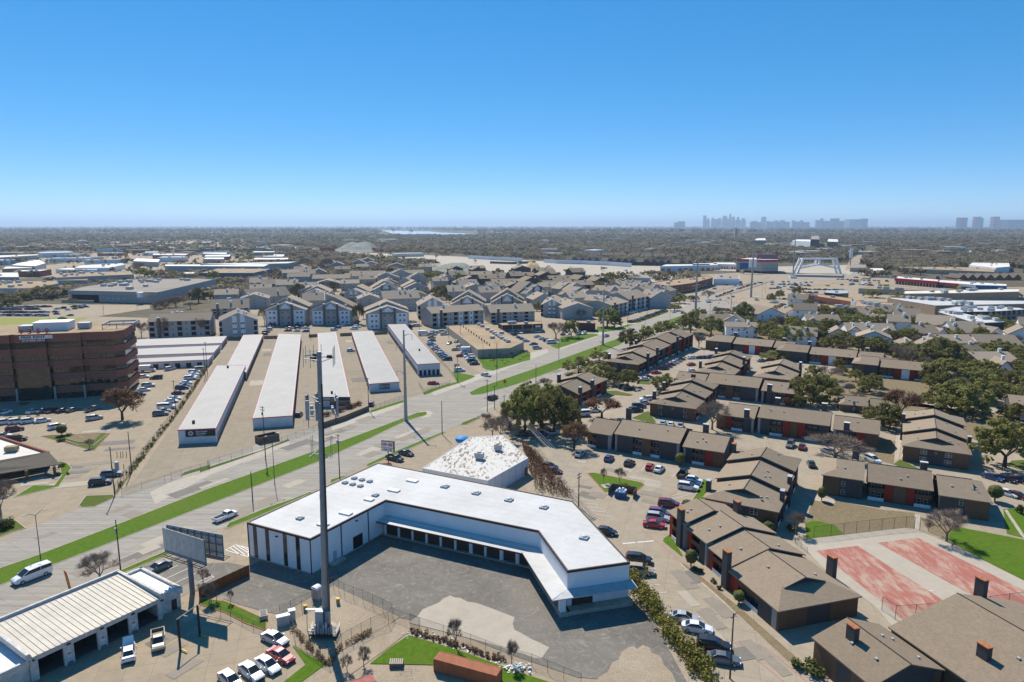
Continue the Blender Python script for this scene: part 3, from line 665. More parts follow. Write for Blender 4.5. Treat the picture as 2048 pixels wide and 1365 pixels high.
TREELOOK=dict(o='dark evergreen tree',b='bare grey tree',r='rusty brown leafed tree',y='olive budding tree',t='clipped round shrub',s='low green bush')
TREENAME=dict(o='evergreen_tree',b='bare_tree',r='brown_tree',y='budding_tree',t='round_shrub',s='bush')
_tv=[0]
def tree(kind,x,y,ytop,wpx,label=None,f='F',crown=None,hmul=1.0):
 x,y=px(f,x,y);s=FR[f][2];ytop=ytop if f=='F' else px(f,0,ytop)[1];wpx=wpx/s
 b=P(x,y);h=max(1.2,height_at(b,ytop))*hmul;d=math.hypot(b[1],CAM_H);w=wpx*d/F_PX*(1.14 if kind=='o' else 1.05)
 return tree_at(kind,b,w,h,label,crown)
def tree_at(kind,b,w,h,label=None,crown=None,group=None):
 _tv[0]+=1;me_t,me_c,W,H=proto(kind,_tv[0]% 4 if kind in 'obr' else _tv[0]% 2)
 look=label or TREELOOK[kind]
 t=thing(TREENAME[kind],look,'tree' if kind in 'obry' else 'shrub',tuple(b),RND.uniform(0,6.28),group or(TREELOOK[kind]+'s'))
 t.scale=(w/W,w/W,h/H);link('trunk',me_t,t);c=link('crown',me_c,t)
 if label is None:pending(t,look)
 return t
def leafy_mass(mb,pts,r,n,size,rnd):
 for p in pts:leaves(mb,p,r*rnd.uniform(.7,1.2),n,size,rnd,0.9)
class Fr:
 """a building's own frame: u along its axis, v to the right of it"""
 def __init__(s,o,az):s.o=Vector((o[0],o[1],0));s.a=math.radians(az);s.u=U(az);s.v=U(az - 90)
 def pt(s,u,v,z):p=s.o+s.u*u+s.v*v;return Vector((p[0],p[1],z))
 def box(s,mb,u0,u1,v0,v1,z0,z1):mb.box(s.pt((u0+u1)/2,(v0+v1)/2,(z0+z1)/2),(abs(u1-u0),abs(v1-v0),abs(z1-z0)),s.a);return mb
 def loc(s,p):d=Vector((p[0],p[1],0))- s.o;return d.dot(s.u),d.dot(s.v)
def roof_gable(F,mb,u0,u1,v0,v1,e,rise,t=0.22,h0=0.0,h1=0.0,g=0.5,over=0.7):
 vm=(v0+v1)/2;r=e+rise;zg=e+g*rise
 for s in(0,1):
  va=v0 if s==0 else v1;vg=va+g*(vm - va)
  pts=[(u0,va,e),(u1,va,e)]
  if h1:pts+=[(u1 - h1,vg,zg),(u1 - h1+over,vg,zg),(u1 - h1+over,vm,r)]
  else:pts+=[(u1,vm,r)]
  if h0:pts+=[(u0+h0 - over,vm,r),(u0+h0 - over,vg,zg),(u0+h0,vg,zg)]
  else:pts+=[(u0,vm,r)]
  mb.slab([F.pt(*p)for p in pts],t)
 for h,ue,sg in((h0,u0,1),(h1,u1,-1)):
  if h:mb.slab([F.pt(ue,v0,e),F.pt(ue+sg*h,v0+g*(vm-v0),zg),F.pt(ue+sg*h,v1 - g*(v1-vm),zg),F.pt(ue,v1,e)],t)
def gable_wall(F,mb,u0,u1,v0,v1,e,rise):
 """the triangular prism under a gable roof, from u0 to u1"""
 vm=(v0+v1)/2;a=[F.pt(u0,v0,e),F.pt(u0,v1,e),F.pt(u0,vm,e+rise)];b=[F.pt(u1,v0,e),F.pt(u1,v1,e),F.pt(u1,vm,e+rise)]
 mb.idx(a+b,[(0,2,1),(3,4,5),(0,1,4,3),(1,2,5,4),(2,0,3,5)])
def window_mesh(w,h,fr='whiterail',pane='glass'):
 def fn():
  mb=MB();mb.mi=0;mb.box((0,0,0),(w,.08,h));mb.mi=1
  mb.box((0,-.045,h*.24),(w*.84,.03,h*.42));mb.box((0,-.045,-h*.24),(w*.84,.03,h*.42))
  mb.box((0,.045,h*.24),(w*.84,.03,h*.42));mb.box((0,.045,-h*.24),(w*.84,.03,h*.42));return mb.mesh('window',[fr,pane])
 return cmesh(('win',w,h,fr,pane),fn)
def put(t,me,p,rz,name=None):
 o=link(name or me.name.split('.')[0],me,t);o.location=Vector(p)- t.location;o.rotation_euler=(0,0,rz);return o
def side_bays(F,t,side,u0,u1,ve,e,seq,inw):
 """fill one long side with bays: G grey, B brick, R red, W grey with windows, P pale pillar, S open stair, b balconies"""
 tot=sum(l for _,l in seq);k=(u1 - u0)/tot;u=u0;sg=inw
 box={}
 for ty,l in seq:
  a,b=u,u+l*k;u=b
  if ty in 'GBRWPK':
   m={'G':'sidingdark','W':'sidingdark','B':'brick','R':'redpanel','P':'sidinglight','K':'whiteside'}[ty]
   d0=.45 if ty in 'GBWP' else .62
   mb=MB();F.box(mb,a,b,ve+sg*d0,ve+sg*2.0,0,e - .03);part('wall_panel',mb,m,t)
   if ty=='W':
    for z in(1.5,4.1):put(t,window_mesh(1.0,1.45,'blind'),F.pt((a+b)/2,ve+sg*(d0 - .03),z),F.a)
  elif ty=='b':
   mb=MB();F.box(mb,a,b,ve+sg*.5,ve+sg*2.0,2.65,2.85);part('balcony_floor',mb,'fascia',t)
   mb=MB();F.box(mb,a+.03,b - .03,ve+sg*.48,ve+sg*.56,2.86,3.85)
   part('railing',mb,'woodrail',t)
   mb=MB();F.box(mb,a+.03,b - .03,ve+sg*.42,ve+sg*.5,0,1.0);part('railing',mb,'whiterail',t)
   for z in(1.15,3.95):
    put(t,window_mesh(1.1,2.0,'blind'),F.pt(a+(b-a)*.3,ve+sg*1.94,z),F.a);put(t,window_mesh(1.1,2.0,'blind'),F.pt(a+(b-a)*.7,ve+sg*1.94,z),F.a)
  elif ty=='S':
   mb=MB()
   for q in range(8):F.box(mb,a+.2,b - .2,ve+sg*(.6+q*.17),ve+sg*(.78+q*.17),.2+q*.3,.3+q*.3)
   part('stairs',mb,'fascia',t)
def dark_apartment(label,o,az,secs,chimneys=(),vents=3,group='charcoal and brick apartment buildings'):
 F=Fr(o,az);t=thing('apartment_building',label,'apartment building',tuple(F.o),None,group)
 rr=random.Random(int(abs(o[0]*7+o[1])))
 for q in secs:
  u0,u1,v0,v1=q['u0'],q['u1'],q.get('v0',0),q['v1'];e,ri=q.get('e',5.5),q.get('r',2.2);h0,h1=q.get('h0',0),q.get('h1',0)
  mb=MB();roof_gable(F,mb,u0,u1,v0,v1,e,ri,.24,h0,h1);part('roof',mb,'shingle',t)
  mb=MB();vm_=(v0+v1)/2;mb.tube(F.pt(u0+max(0,h0 - .7),vm_,e+ri+.02),F.pt(u1 - max(0,h1 - .7),vm_,e+ri+.02),.13,n=4);part('ridge_cap',mb,'fascia',t)
  mb=MB();a0,a1=u0+(1.2 if h0 else .45),u1 -(1.2 if h1 else .45)
  F.box(mb,a0,a1,v0+1.95,v1 - 1.95,0,e - .04)
  gable_wall(F,mb,u0+(h0 or .45),u1 -(h1 or .45),v0+.3,v1 - .3,e - .02,ri*.97);part('wall',mb,'sidingdark',t)
  for nm,ve,sg in(('L',v0,1),('R',v1,-1)):
   side_bays(F,t,nm,u0+.3+(.6 if h0 else 0),u1 - .3 -(.6 if h1 else 0),ve,e,q.get(nm,[('G',3),('b',3),('B',3)]),sg)
  for nm,ue,sg in(('N',u0,1),('X',u1,-1)):
   seq=q.get(nm)
   if not seq:continue
   tot=sum(l for _,l in seq);v=v0+.5;k=(v1 - v0 - 1.0)/tot
   for ty,l in seq:
    a,b=v,v+l*k;v=b;d=.5 if ty=='B' else .6
    mb=MB();F.box(mb,ue+sg*d,ue+sg*1.35,a,b,0,e - .05);part('wall_panel',mb,{'B':'brick','R':'redpanel'}.get(ty,'sidingdark'),t)
    if ty=='W':
     for z in(1.6,4.1):
      for w in(a+.7,b - .7):put(t,window_mesh(1.0,1.6,'blind'),F.pt(ue+sg*(d - .04),w,z),F.a+math.pi/2)
    if ty=='D':
     put(t,cmesh(('numplate',),lambda:MB().box((0,0,0),(.9,.05,.9)).mesh('number_plate','rust')),F.pt(ue+sg*(d - .04),(a+b)/2,4.3),F.a+math.pi/2)
  for _ in range(vents):
   u=rr.uniform(u0+2,u1 - 2);s=rr.choice((.25,.75));v=v0+(v1 - v0)*(s+rr.uniform(-.1,.1));z=e+ri*(1 - abs(2*(v - v0)/(v1 - v0)- 1))
   put(t,cmesh(('vent',),lambda:MB().box((0,0,.18),(.45,.45,.4)).mesh('roof_vent','greymetal')),F.pt(u,v,z - .05),F.a)
 for u,v,h,cap in chimneys:
  mb=MB();F.box(mb,u - .95,u+.95,v - .55,v+.55,0,h);c=part('chimney',mb,'sidingdark',t)
  mb=MB();F.box(mb,u - 1.02,u+1.02,v - .62,v+.62,h,h+.16);part('chimney_cap',mb,cap,c)
 return t
def poly_area(p):return sum(p[k][0]*p[(k+1)% len(p)][1]-p[(k+1)% len(p)][0]*p[k][1]for k in range(len(p)))
def flat_building(name,label,cat,pts,h,wall,roof,par=0.45,cop=None,units=0,group=None,trim=None,seed=1,usize=1.0,unitmat='greymetal'):
 pts=[Vector((p[0],p[1],0))for p in pts]
 if poly_area(pts)<0:pts=pts[::-1]
 o=pts[0];t=thing(name,label,cat,tuple(o),None,group);n=len(pts);_,i=inset(pts,.32)
 mb=MB();mb.prism([(p[0],p[1])for p in pts],0,h);part('wall',mb,wall,t)
 mb=MB();mb.face([(p[0],p[1],h+.03)for p in i]);part('roof',mb,roof,t)
 if par:
  mb=MB();vs=[(p[0],p[1],h)for p in pts]+[(p[0],p[1],h+par)for p in pts]+[(p[0],p[1],h+par)for p in i]+[(p[0],p[1],h+.01)for p in i];fs=[]
  for k in range(n):
   j=(k+1)% n;fs+=[(k,j,n+j,n+k),(n+k,n+j,2*n+j,2*n+k),(2*n+k,2*n+j,3*n+j,3*n+k)]
  mb.idx(vs,fs);part('parapet',mb,cop or wall,t)
 rr=random.Random(seed);c=sum(pts,Vector())/n
 for _ in range(units):
  a,b=rr.random(),rr.random();k=rr.randrange(n);p=c+(pts[k]*(1 - b)+pts[(k+1)% n]*b - c)*(.25+.55*a)
  s=usize*rr.uniform(.8,1.4);e=pts[1]- pts[0]
  put(t,cmesh(('rtu',round(s,1),unitmat),lambda:MB().box((0,0,.75),(1.8*round(s,1),1.3*round(s,1),1.3*round(s,1))).mesh('rooftop_unit',unitmat)),(p[0],p[1],h+.0),math.atan2(e[1],e[0]))
 return t
def gable_house(label,A,B,depth,e,rise,front='gable',wall='greyside',roof='shingle2',name='apartment_building',cat='apartment building',group=None,
    chim=2,chimmat='whiteside',levels=3,win=4,style='',second=0.0,over=.6,trim='whiteside',dorm=0,seed=0):
 """pitched-roof block: A and B are the ends of its front on the ground, depth goes back from there"""
 A=Vector((A[0],A[1],0));B=Vector((B[0],B[1],0));d=(B - A);L=d.length;back=Vector((-d[1],d[0],0)).normalized()
 t=thing(name,label,cat,tuple(A),None,group);rr=random.Random(seed+int(abs(A[0]*3+A[1])))
 if front=='gable':# axis runs away from the viewer
  F=Fr(A,math.degrees(math.atan2(back[1],back[0])));len_u,len_v=depth,L
  mk=lambda s,off,z:(F.pt(-off,s,z),F.a - math.pi/2)
 else:
  F=Fr(A,math.degrees(math.atan2(d[1],d[0])));F.v=-F.v;len_u,len_v=L,depth
  mk=lambda s,off,z:(F.pt(s,-off,z),F.a)
 mb=MB();roof_gable(F,mb,-over,len_u+over,-over,len_v+over,e,rise,.25)
 if second:
  k=.36*len_u;roof_gable(F,mb,k,len_u+over+.3,-over - .8,len_v+over+.8,e+second*.55,rise+second*.75,.25)
 part('roof',mb,roof,t)
 mb=MB();F.box(mb,0,len_u,0,len_v,0,e);gable_wall(F,mb,.02,len_u - .02,.05,len_v - .05,e,rise*.96)
 if second:F.box(mb,.36*len_u+.5,len_u - .1,.15,len_v - .15,0,e+second*.5);gable_wall(F,mb,.36*len_u+.5,len_u - .1,-.3,len_v+.3,e+second*.5,(rise+second*.75)*.96)
 part('wall',mb,wall,t)
 lev_h=e/levels;W=L
 def panel(a,b,z1,m,off=.12,name='wall_panel'):
  p0,rz=mk((a+b)/2,off/2+.01,z1/2);mb2=MB();mb2.box(p0,(abs(b - a),off,z1),F.a if front !='gable' else F.a - math.pi/2);return part(name,mb2,m,t)
 def windows_at(s,off,w=1.1,hh=1.4,n=1):
  for lv in range(levels):p0,rz=mk(s,off,lev_h*(lv+.52));put(t,window_mesh(w,hh,'blind' if style !='white' else 'browntrim'),p0,rz)
 def ez(s):# height of the gable end at position s along the front
  return e+(rise*(1 - abs(2*s/W - 1))if front=='gable' else 0)
 def chimney(s,q,h,m,wdt=1.5,cap='whiterail'):
  p0,rz=mk(s,-q,h/2);mb2=MB();mb2.box(p0,(wdt,1.2,h),F.a);c=part('chimney',mb2,m,t)
  mb2=MB();mb2.box((p0[0],p0[1],h+.08),(wdt+.2,1.4,.18),F.a);part('chimney_cap',mb2,cap,c)
 if style=='twopanel':
  for a,b in((.33,.45),(.54,.66)):
   panel(a*W,b*W,ez(a*W)- .4,'whiteside')
   for s in(a+.03,b - .03):windows_at(s*W,.16,1.2,1.3)
  for s in(.03,.93):
   for lv in range(levels):p0,rz=mk(s*W,.02,lev_h*(lv+.5));put(t,cmesh(('balc_shade',2.0,lev_h),lambda:MB().box((0,0,0),(2.0,.12,lev_h*.72)).mesh('balcony','dark')),p0,rz)  # flat near-black panel stands in for the shade inside a balcony opening
 elif style=='wings':
  for a,b in((.03,.30),(.70,.97)):
   panel(a*W,b*W,ez(a*W if a<.5 else b*W)- .5,'whiteside')
   for s in(a+.09,b - .08):windows_at(s*W,.16,1.6,1.5)
  for s in(.43,.57):windows_at(s*W,.05,1.5,1.5)
  for s in(.33,.66):chimney(s*W,-.25,e+rise*.75,'chimbrick',2.0)
  p0,rz=mk(.5*W,.25,e+rise*.42);mb2=MB();k=.15*W
  a0,_=mk(.5*W - k,.35,e+rise*.18);a1,_=mk(.5*W+k,.35,e+rise*.18);a2,_=mk(.5*W,.35,e+rise*.82)
  b0,_=mk(.5*W - k,-.3,e+rise*.18);b1,_=mk(.5*W+k,-.3,e+rise*.18);b2,_=mk(.5*W,-.3,e+rise*.82)
  mb2.idx([a0,a1,a2,b0,b1,b2],[(0,1,2),(3,5,4),(0,3,4,1),(1,4,5,2),(2,5,3,0)]);part('gablet',mb2,'whiteside',t)
  p0,rz=mk(.5*W,.9,e - .2);mb2=MB();mb2.box(p0,(.34*W,2.0,.3),F.a - math.pi/2 if front=='gable' else F.a);part('porch_roof',mb2,roof,t)
 elif style=='flats':
  n=max(4,int(W/4.2))
  for k in range(n):
   s=(k+.5)/n*W
   if k % 2==0:
    for lv in range(levels):
     p0,rz=mk(s,.03,lev_h*(lv+.55));put(t,cmesh(('balc_shade',3.0,lev_h),lambda:MB().box((0,0,0),(3.0,.12,lev_h*.74)).mesh('balcony','dark')),p0,rz)  # balcony depth is only a dark panel, its shade put into the colour
     p0,rz=mk(s,.5,lev_h*lv+.5);put(t,cmesh(('brail',3.0),lambda:MB().box((0,0,.1),(3.0,.1,.9)).mesh('railing','greyside')),p0,rz)
   else:
    if rr.random()<.5:panel(s - 1.6,s+1.6,e - .3,'whiteside')
    windows_at(s,.17,1.3,1.4)
  chimney(.17*W,-.4,e+rise*.6,'chimbrick',1.9)
 elif style=='white':
  for s in[(.2+.6*k/max(1,win - 1))*W for k in range(win)]:windows_at(s,.05,1.1,1.5)
  for k in range(2):
   a=k*.5*W
   p0,rz=mk(a+.25*W,.1,ez(a+.25*W)- .1)
 elif win:
  for s in[(.12+.76*k/max(1,win - 1))*W for k in range(win)]:windows_at(s,.05,1.2,1.3)
 if trim and front=='gable':
  mb2=MB()
  for s0,s1 in((-over,W/2),(W/2,W+over)):
   z0=e if s0<0 else e+rise;z1=e+rise if s0<0 else e
   a,_=mk(s0,over+.04,z0 - .1);b,_=mk(s1,over+.04,z1 - .1);mb2.tube(a,b,.24,n=4)
  part('fascia',mb2,trim,t)
 for k in range(chim):
  s=rr.uniform(.12,.88)*W;q=rr.uniform(.2,.8)*depth
  h=e+rise*(1 - abs(2*(s/W if front=='gable' else q/depth)- 1))+1.9
  chimney(s,q,h,chimmat)
 for k in range(dorm):
  s=(k+.5)/dorm*W;p0,_=mk(s,-depth*.22,e+rise*.5);mb2=MB();mb2.box(p0,(2.2,2.0,1.8),F.a);part('dormer',mb2,'dark',t)
 return t
#==================================================================the ground,roads and lots
mb=MB();R_=70000
ys=[-3000,0,400,900,2000,5000,12000,30000,R_];xs=[-R_,-20000,-6000,-2000,-600,0,600,2000,6000,20000,R_]
for a,b in zip(ys,ys[1:]):
 for c,d in zip(xs,xs[1:]):mb.face([(c,a,0),(d,a,0),(d,b,0),(c,b,0)])
struct('ground',mb,'land')
sheet('district_ground',QL('F',[(-900,1500),(2900,1500),(2700,900),(2300,690),(2100,640),(1760,560),(1500,545),(1180,560),(900,545),(620,575),(440,640),(-700,610),(-1200,900)]),.02,'dirt')
sheet('storage_yard',QL('F',[(270,960),(222,1010),(330,966),(580,880),(670,853),(806,806),(850,790),(968,748),(940,730),(860,668),(800,640),(270,660),(280,700),(425,735)]),.04,'lot_s')
sheet('office_lot',QL('F',[(-400,830),(-300,1150),(-20,1100),(45,1062),(230,1010),(225,975),(270,935),(425,735),(445,700),(270,690),(-300,740)]),.04,'lot')
sheet('shop_lot',QL('F',[(-400,1240),(100,1200),(330,1103),(345,1098),(540,1010),(720,940),(893,866),(925,850),(980,835),(1010,900),(920,960),(700,1110),(380,1150),(385,1190),(530,1275),(680,1330),(830,1500),(-500,1500)]),.04,'lot')
sheet('apartment_drive',QL('F',[(1000,880),(1060,990),(1160,1180),(1400,1420),(2500,1500),(2500,760),(2050,690),(1400,660),(1290,690),(1130,762),(1010,830)]),.04,'lot_r')
sheet('far_lot',QL('F',[(820,660),(870,690),(965,750),(1005,735),(1200,668),(1340,620),(1480,575),(1400,560),(1250,600),(1060,640)]),.045,'lot')
road_far=[(-420,1270),(-200,1172),(0,1087),(46,1062),(246,985),(320,958),(400,930),(579,868),(669,843),(806,800),(867,782),(956,750),(1001,734),(1096,700),(1122,692),(1199,666),(1300,632),(1380,603),(1460,578),(1530,560),(1620,546),(1700,538)]
road_near=[(1760,545),(1690,557),(1580,586),(1470,617),(1380,652),(1262,697),(1136,750),(956,836),(885,865),(732,930),(621,984),(587,1000),(451,1055),(331,1098),(134,1185),(-60,1275),(-300,1390)]
sheet('road',QL('F',road_far+road_near),.06,'road')
sheet('sidewalk',QL('F',[(310,1010),(420,951),(579,891),(579,880),(400,938),(300,985)]),.075,'walk')
sheet('sidewalk',QL('F',[(665,862),(800,815),(806,806),(660,850)]),.075,'walk')
sheet('sidewalk',QL('F',[(868,792),(1000,745),(1005,736),(945,752),(860,782)]),.075,'walk')
sheet('sidewalk',QL('F',[(1000,744),(1096,706),(1096,698),(1060,706),(995,732)]),.08,'walk')
sheet('sidewalk',QL('F',[(1122,700),(1199,672),(1300,638),(1380,609),(1378,604),(1297,632),(1195,665),(1118,694)]),.08,'walk')
sheet('sidewalk',QL('F',[(128,1190),(331,1103),(346,1104),(140,1200),(110,1205)]),.075,'walk')
sheet('patch_paving',QL('A8',[(1170,1020),(1240,1042),(1720,830),(1640,824)]),.075,'patch')
G1=[(-320,1275),(-120,1187),(0,1137),(62,1116),(198,1064),(412,980),(637,900),(740,862),(835,826),(853,824),(855,830),(811,843),(743,876),(637,924),(441,1001),(241,1079),(0,1172),(-100,1212),(-260,1290)]
island('grass_median',QL('F',G1),'grass')
island('grass_median',QL('F',[(938,786),(960,775),(1060,741),(1188,695),(1240,676),(1258,670),(1262,676),(1240,690),(1136,732),(1035,769),(965,789),(942,791)]),'grass')
island('grass_median',QL('F',[(1336,641),(1372,629),(1385,626),(1376,634),(1347,650),(1330,656)]),'grass')
sheet('median_nose',QL('F',[(836,824),(858,822),(866,826),(860,834),(838,838),(850,832)]),.08,'kerb')
island('grass_verge',QL('A1',[(415,760),(470,700),(900,530),(1255,378),(1310,378),(1290,400),(940,545),(700,650),(520,740)]),'grass')
island('grass_verge',QL('A2',[(188,212),(215,175),(500,60),(690,-5),(830,-60),(845,-50),(700,10),(420,135),(210,215)]),'grass')
island('grass_verge',QL('A8',[(985,1235),(985,1215),(1080,1188),(1118,1188),(1060,1210),(1000,1240)]),'grass')
island('grass_verge',QL('A8',[(1262,1110),(1262,1098),(1500,990),(1840,852),(1868,853),(1500,1020),(1340,1085),(1290,1112)]),'grass')
island('grass_verge',QL('B1',[(680,952),(700,932),(810,890),(822,905),(730,950)]),'lawn')
sheet('grass_strip',QL('A8',[(0,1140),(230,1065),(470,990),(670,905),(680,918),(400,1022),(0,1160)]),.085,'lawn')
sheet('grass_strip',QL('A7',[(1640,605),(1911,530),(1911,500),(1680,570)]),.085,'lawn')
sheet('grass_strip',QL('A8',[(1290,690),(1540,610),(1548,625),(1300,705)]),.085,'grass')
island('grass_strip',QL('E6',[(60,1340),(520,1210),(420,1010),(600,1045),(890,1100),(830,1140),(600,1230),(230,1345)]),'grass',w=.15)
sheet('grass_strip',QL('A8',[(1690,555),(1740,530),(1896,480),(1896,500),(1760,550),(1700,572)]),.09,'grass')
island('grass_lawn',QL('E6',[(905,755),(1020,900),(1000,920),(1080,970),(1220,1000),(1350,960),(1960,780),(1960,630),(1800,650),(1560,735),(1000,750)]),'grass',w=.15)
island('grass_lawn',QL('D5',[(270,900),(370,945),(660,850),(950,755),(900,742),(760,742),(690,760),(410,780),(420,850)]),'grass',w=.15)
sheet('grass_lawn',QL('D5',[(900,700),(1010,720),(1200,690),(1420,610),(1340,610),(1180,650),(920,640)]),.09,'grass')
sheet('grass_strip',QL('D5',[(1480,590),(1900,440),(1880,432),(1700,480),(1440,580)]),.09,'lawn')
island('planter_bed',QL('A7',[(370,242),(480,232),(920,215),(1005,215),(860,372),(800,360)]),'lawn','redkerb')
sheet('planter_soil',QL('A7',[(600,262),(690,225),(920,222),(850,290),(720,296)]),.17,'drygrass')
mb=MB()
for a,b in(((575,275),(720,325)),((720,325),(850,325)),((850,325),(985,215)),((710,240),(780,265)),((600,262),(725,296)),((725,296),(850,290))):mb.tube(Q('A7',*a,.16),Q('A7',*b,.16),.16,n=4)
struct('planter_edging',mb,'walk')
island('corner_bed',QL('A7',[(712,875),(780,785),(1035,775),(1050,800),(860,885),(740,892)]),'lawn','kerb')
island('corner_lawn',QL('A7',[(530,470),(610,485),(655,530),(540,700),(250,770),(120,800),(300,690),(490,690),(560,600)]),'grass','kerb')
island('corner_bed',QL('A7',[(-60,1180),(100,1120),(240,1080),(150,1010),(0,990)]),'lawn','kerb')
sheet('fence_strip',QL('A7',[(1110,700),(1350,390),(1620,45),(1900,-380),(1885,-385),(1600,40),(1325,390),(1050,740),(1060,780)]),.07,'drygrass')
sheet('asphalt_yard',[*QL('A1',[(950,540),(1140,480),(1330,420),(1480,480),(1700,470),(1860,500)]),*QL('A2',[(700,330),(1420,200)]),*QL('A3',[(0,200),(1000,450),(1250,830)]),*QL('A4',[(170,760),(300,1000),(520,1400)]),*QL('A3',[(1250,1330),(780,1170),(420,1030),(0,900)]),*QL('A2',[(1480,880),(1000,655),(840,730),(590,860),(450,830),(230,765),(20,680)]),*QL('A1',[(1430,690),(1000,575)])],.07,'asphalt')
jag=[(0,915),(60,870),(95,822),(150,800),(215,772),(255,740),(300,718),(340,735),(372,735),(430,765),(500,775),(610,815),(700,850),(782,882),(768,930),(780,975),(840,1005),(900,1040),(975,1075),(1042,1108),(1010,1150),(985,1190),(930,1188),(860,1160),(600,1080),(300,1000),(0,925)]
sheet('concrete_patch',QL('A3',jag),.09,'patch')
sheet('gravel_yard',QL('A4',[(60,1110),(95,1095),(130,1120),(170,1090),(215,1105),(240,1150),(300,1170),(330,1240),(390,1300),(430,1400),(-200,1400),(-160,1330),(-90,1290),(-60,1220),(-10,1200),(10,1140)]),.09,'dirt')
sheet('tower_yard',QL('A2',[(590,865),(1000,645),(1490,880),(1420,930),(1050,1135),(965,1240),(700,1090),(660,950)]),.095,'dirt')
sheet('dirt_track',QL('A2',[(1050,1140),(1440,920),(1600,960),(1380,1130),(1050,1365),(900,1450),(700,1450),(960,1240)]),.09,'dirt')
mb=MB()
for a,b in(((190,378),(265,338)),((265,338),(362,362)),((362,362),(362,430)),((190,378),(362,430)),((225,362),(300,412)),((250,350),(335,412)),((275,345),(362,400)),((305,350),(362,378))):strip(mb,Q('A2',*a),Q('A2',*b),.22,.085)
for a,b in(((1045,555),(1110,530)),((1120,585),(1330,492)),((1200,610),(1405,517)),((1280,640),(1480,545)),((1360,668),(1590,572)),((1580,568),(1600,580)),((1600,580),(1400,690))):strip(mb,Q('A1',*a),Q('A1',*b),.14,.085)
struct('parking_marking',mb,'paint')
sheet('dry_verge',QL('A1',[(940,545),(1090,560),(1200,640),(1090,610)]),.09,'drygrass')
island('grass_strip',QL('A2',[(0,740),(195,762),(500,900),(495,985),(330,925),(190,850),(0,790)]),'grass','redkerb',w=.15)
sheet('grass_lawn',QL('A2',[(690,1095),(940,1235),(760,1365),(560,1450),(520,1450),(790,1235)]),.1,'grass')
sheet('grass_lawn',[*QL('A2',[(1270,1230),(1420,1110),(1540,1030)]),*QL('A3',[(0,1020),(330,1115),(800,1290),(1150,1400),(760,1400),(200,1240),(0,1235)])],.11,'grass')
sheet('container_yard',[*QL('A2',[(1100,1420),(1280,1290)]),*QL('A3',[(0,1250),(230,1250),(820,1420)])],.1,'dirt')
island('grass_island',QL('B3',[(508,635),(560,630),(920,705),(945,720),(850,805),(700,770),(640,778),(560,690)]),'grass','redkerb')
sheet('manhole_slab',QL('B3',[(610,725),(670,713),(705,742),(640,750)]),.16,'patch')
island('grass_lawn',QL('B7',[(170,400),(380,480),(330,590),(300,680),(180,730),(150,720),(240,580),(280,500),(150,440)]),'grass',w=.15)
sheet('grass_lawn',QL('A4',[(330,290),(375,260),(470,420),(460,425),(320,310)]),.08,'grass')
sheet('garden_bed',QL('A4',[(460,480),(480,480),(860,780),(1000,900),(1340,1200),(1260,1215),(700,690),(560,570)]),.08,'drygrass')
sheet('footway',QL('A4',[(440,480),(480,478),(900,830),(1260,1160),(1420,1290),(1571,1420),(1500,1420),(1240,1200),(860,850)]),.075,'path')
for a,b in(((300,200),(700,620)),):pass
mb=MB()
for f,a,b in(('A4',(160,225),(690,640)),('A4',(690,640),(860,790)),('A4',(40,350),(370,690)),('B3',(560,930),(830,1250)),('A4',(860,1070),(1230,1365)),('A4',(1080,1100),(1400,1365)),('B3',(1110,850),(1210,745))):strip(mb,Q(f,*a),Q(f,*b),.16,.08)
struct('red_lane_line',mb,'redpaint')
mb=MB()
for f,a,b in(('A4',(20,330),(115,322)),('A4',(130,320),(250,310))):strip(mb,Q(f,*a),Q(f,*b),.45,.08)
for f,a,b in(('A4',(190,645),(300,635)),('A4',(290,700),(350,692)),('B3',(1150,665),(1175,640)),('B3',(915,615),(950,580)),('B3',(1130,835),(1310,790)),('B3',(1140,810),(1300,765)),('B3',(1110,850),(1250,870))):strip(mb,Q(f,*a),Q(f,*b),.12,.08)
for k in range(9):a=Q('B3',310+33*k,715+29*k);strip(mb,a,a+U(-15)*4.5,.12,.08)
struct('parking_marking',mb,'paint')
sheet('court_slab',[*QL('A5',[(0,330),(100,290),(790,212),(880,225),(1300,420),(1700,620),(1700,900),(700,960),(560,800),(180,520)])],.085,'patch')
t=NT('worn_red_court');v=t.coord(True,74,(1,.28,1));n1=t.noise(v,.55,7,.7,.6);v2=t.coord(True);n2=t.noise(v2,.12,4,.65)
a_=t.node('ShaderNodeMath',operation='ADD');b_=t.node('ShaderNodeMath',operation='MULTIPLY');b_.inputs[1].default_value=.7;t.link(n2,b_.inputs[0]);t.link(n1,a_.inputs[0]);t.link(b_.outputs[0],a_.inputs[1])
M['court']=t.done(t.mix(t.ramp(a_.outputs[0],[(.80,0.0),(1.02,0.85)]),t.mix(t.ramp(n1,[(.3,0.0),(.7,1.0)]),(.33,.115,.085),(.40,.175,.135)),(.43,.33,.25)),.9,.2)
for nm,pts in(('court_left',[(118,385),(430,347),(1010,715),(1250,880),(830,950),(390,590)]),('court_right',[(580,325),(880,286),(1675,680),(1800,760),(1500,830),(1260,705)])):
 sheet('tennis_court',QL('A5',pts),.1,'court')
mb=MB()
for a,b in(((205,375),(880,860)),((395,352),(1130,860)),((655,315),(1420,770)),((845,290),(1700,735)),((1205,648),(1490,598)),((830,705),(1000,680)),((330,470),(545,440)),((800,400),(1020,370)),((300,420),(820,800)),((745,303),(1560,750))):strip(mb,Q('A5',*a),Q('A5',*b),.13,.112)
struct('court_line',mb,'paint')
sheet('grass_lawn',QL('A5',[(1140,215),(1180,205),(1675,300),(1800,320),(1800,640),(1700,620),(1250,390),(1100,300)]),.09,'grass')
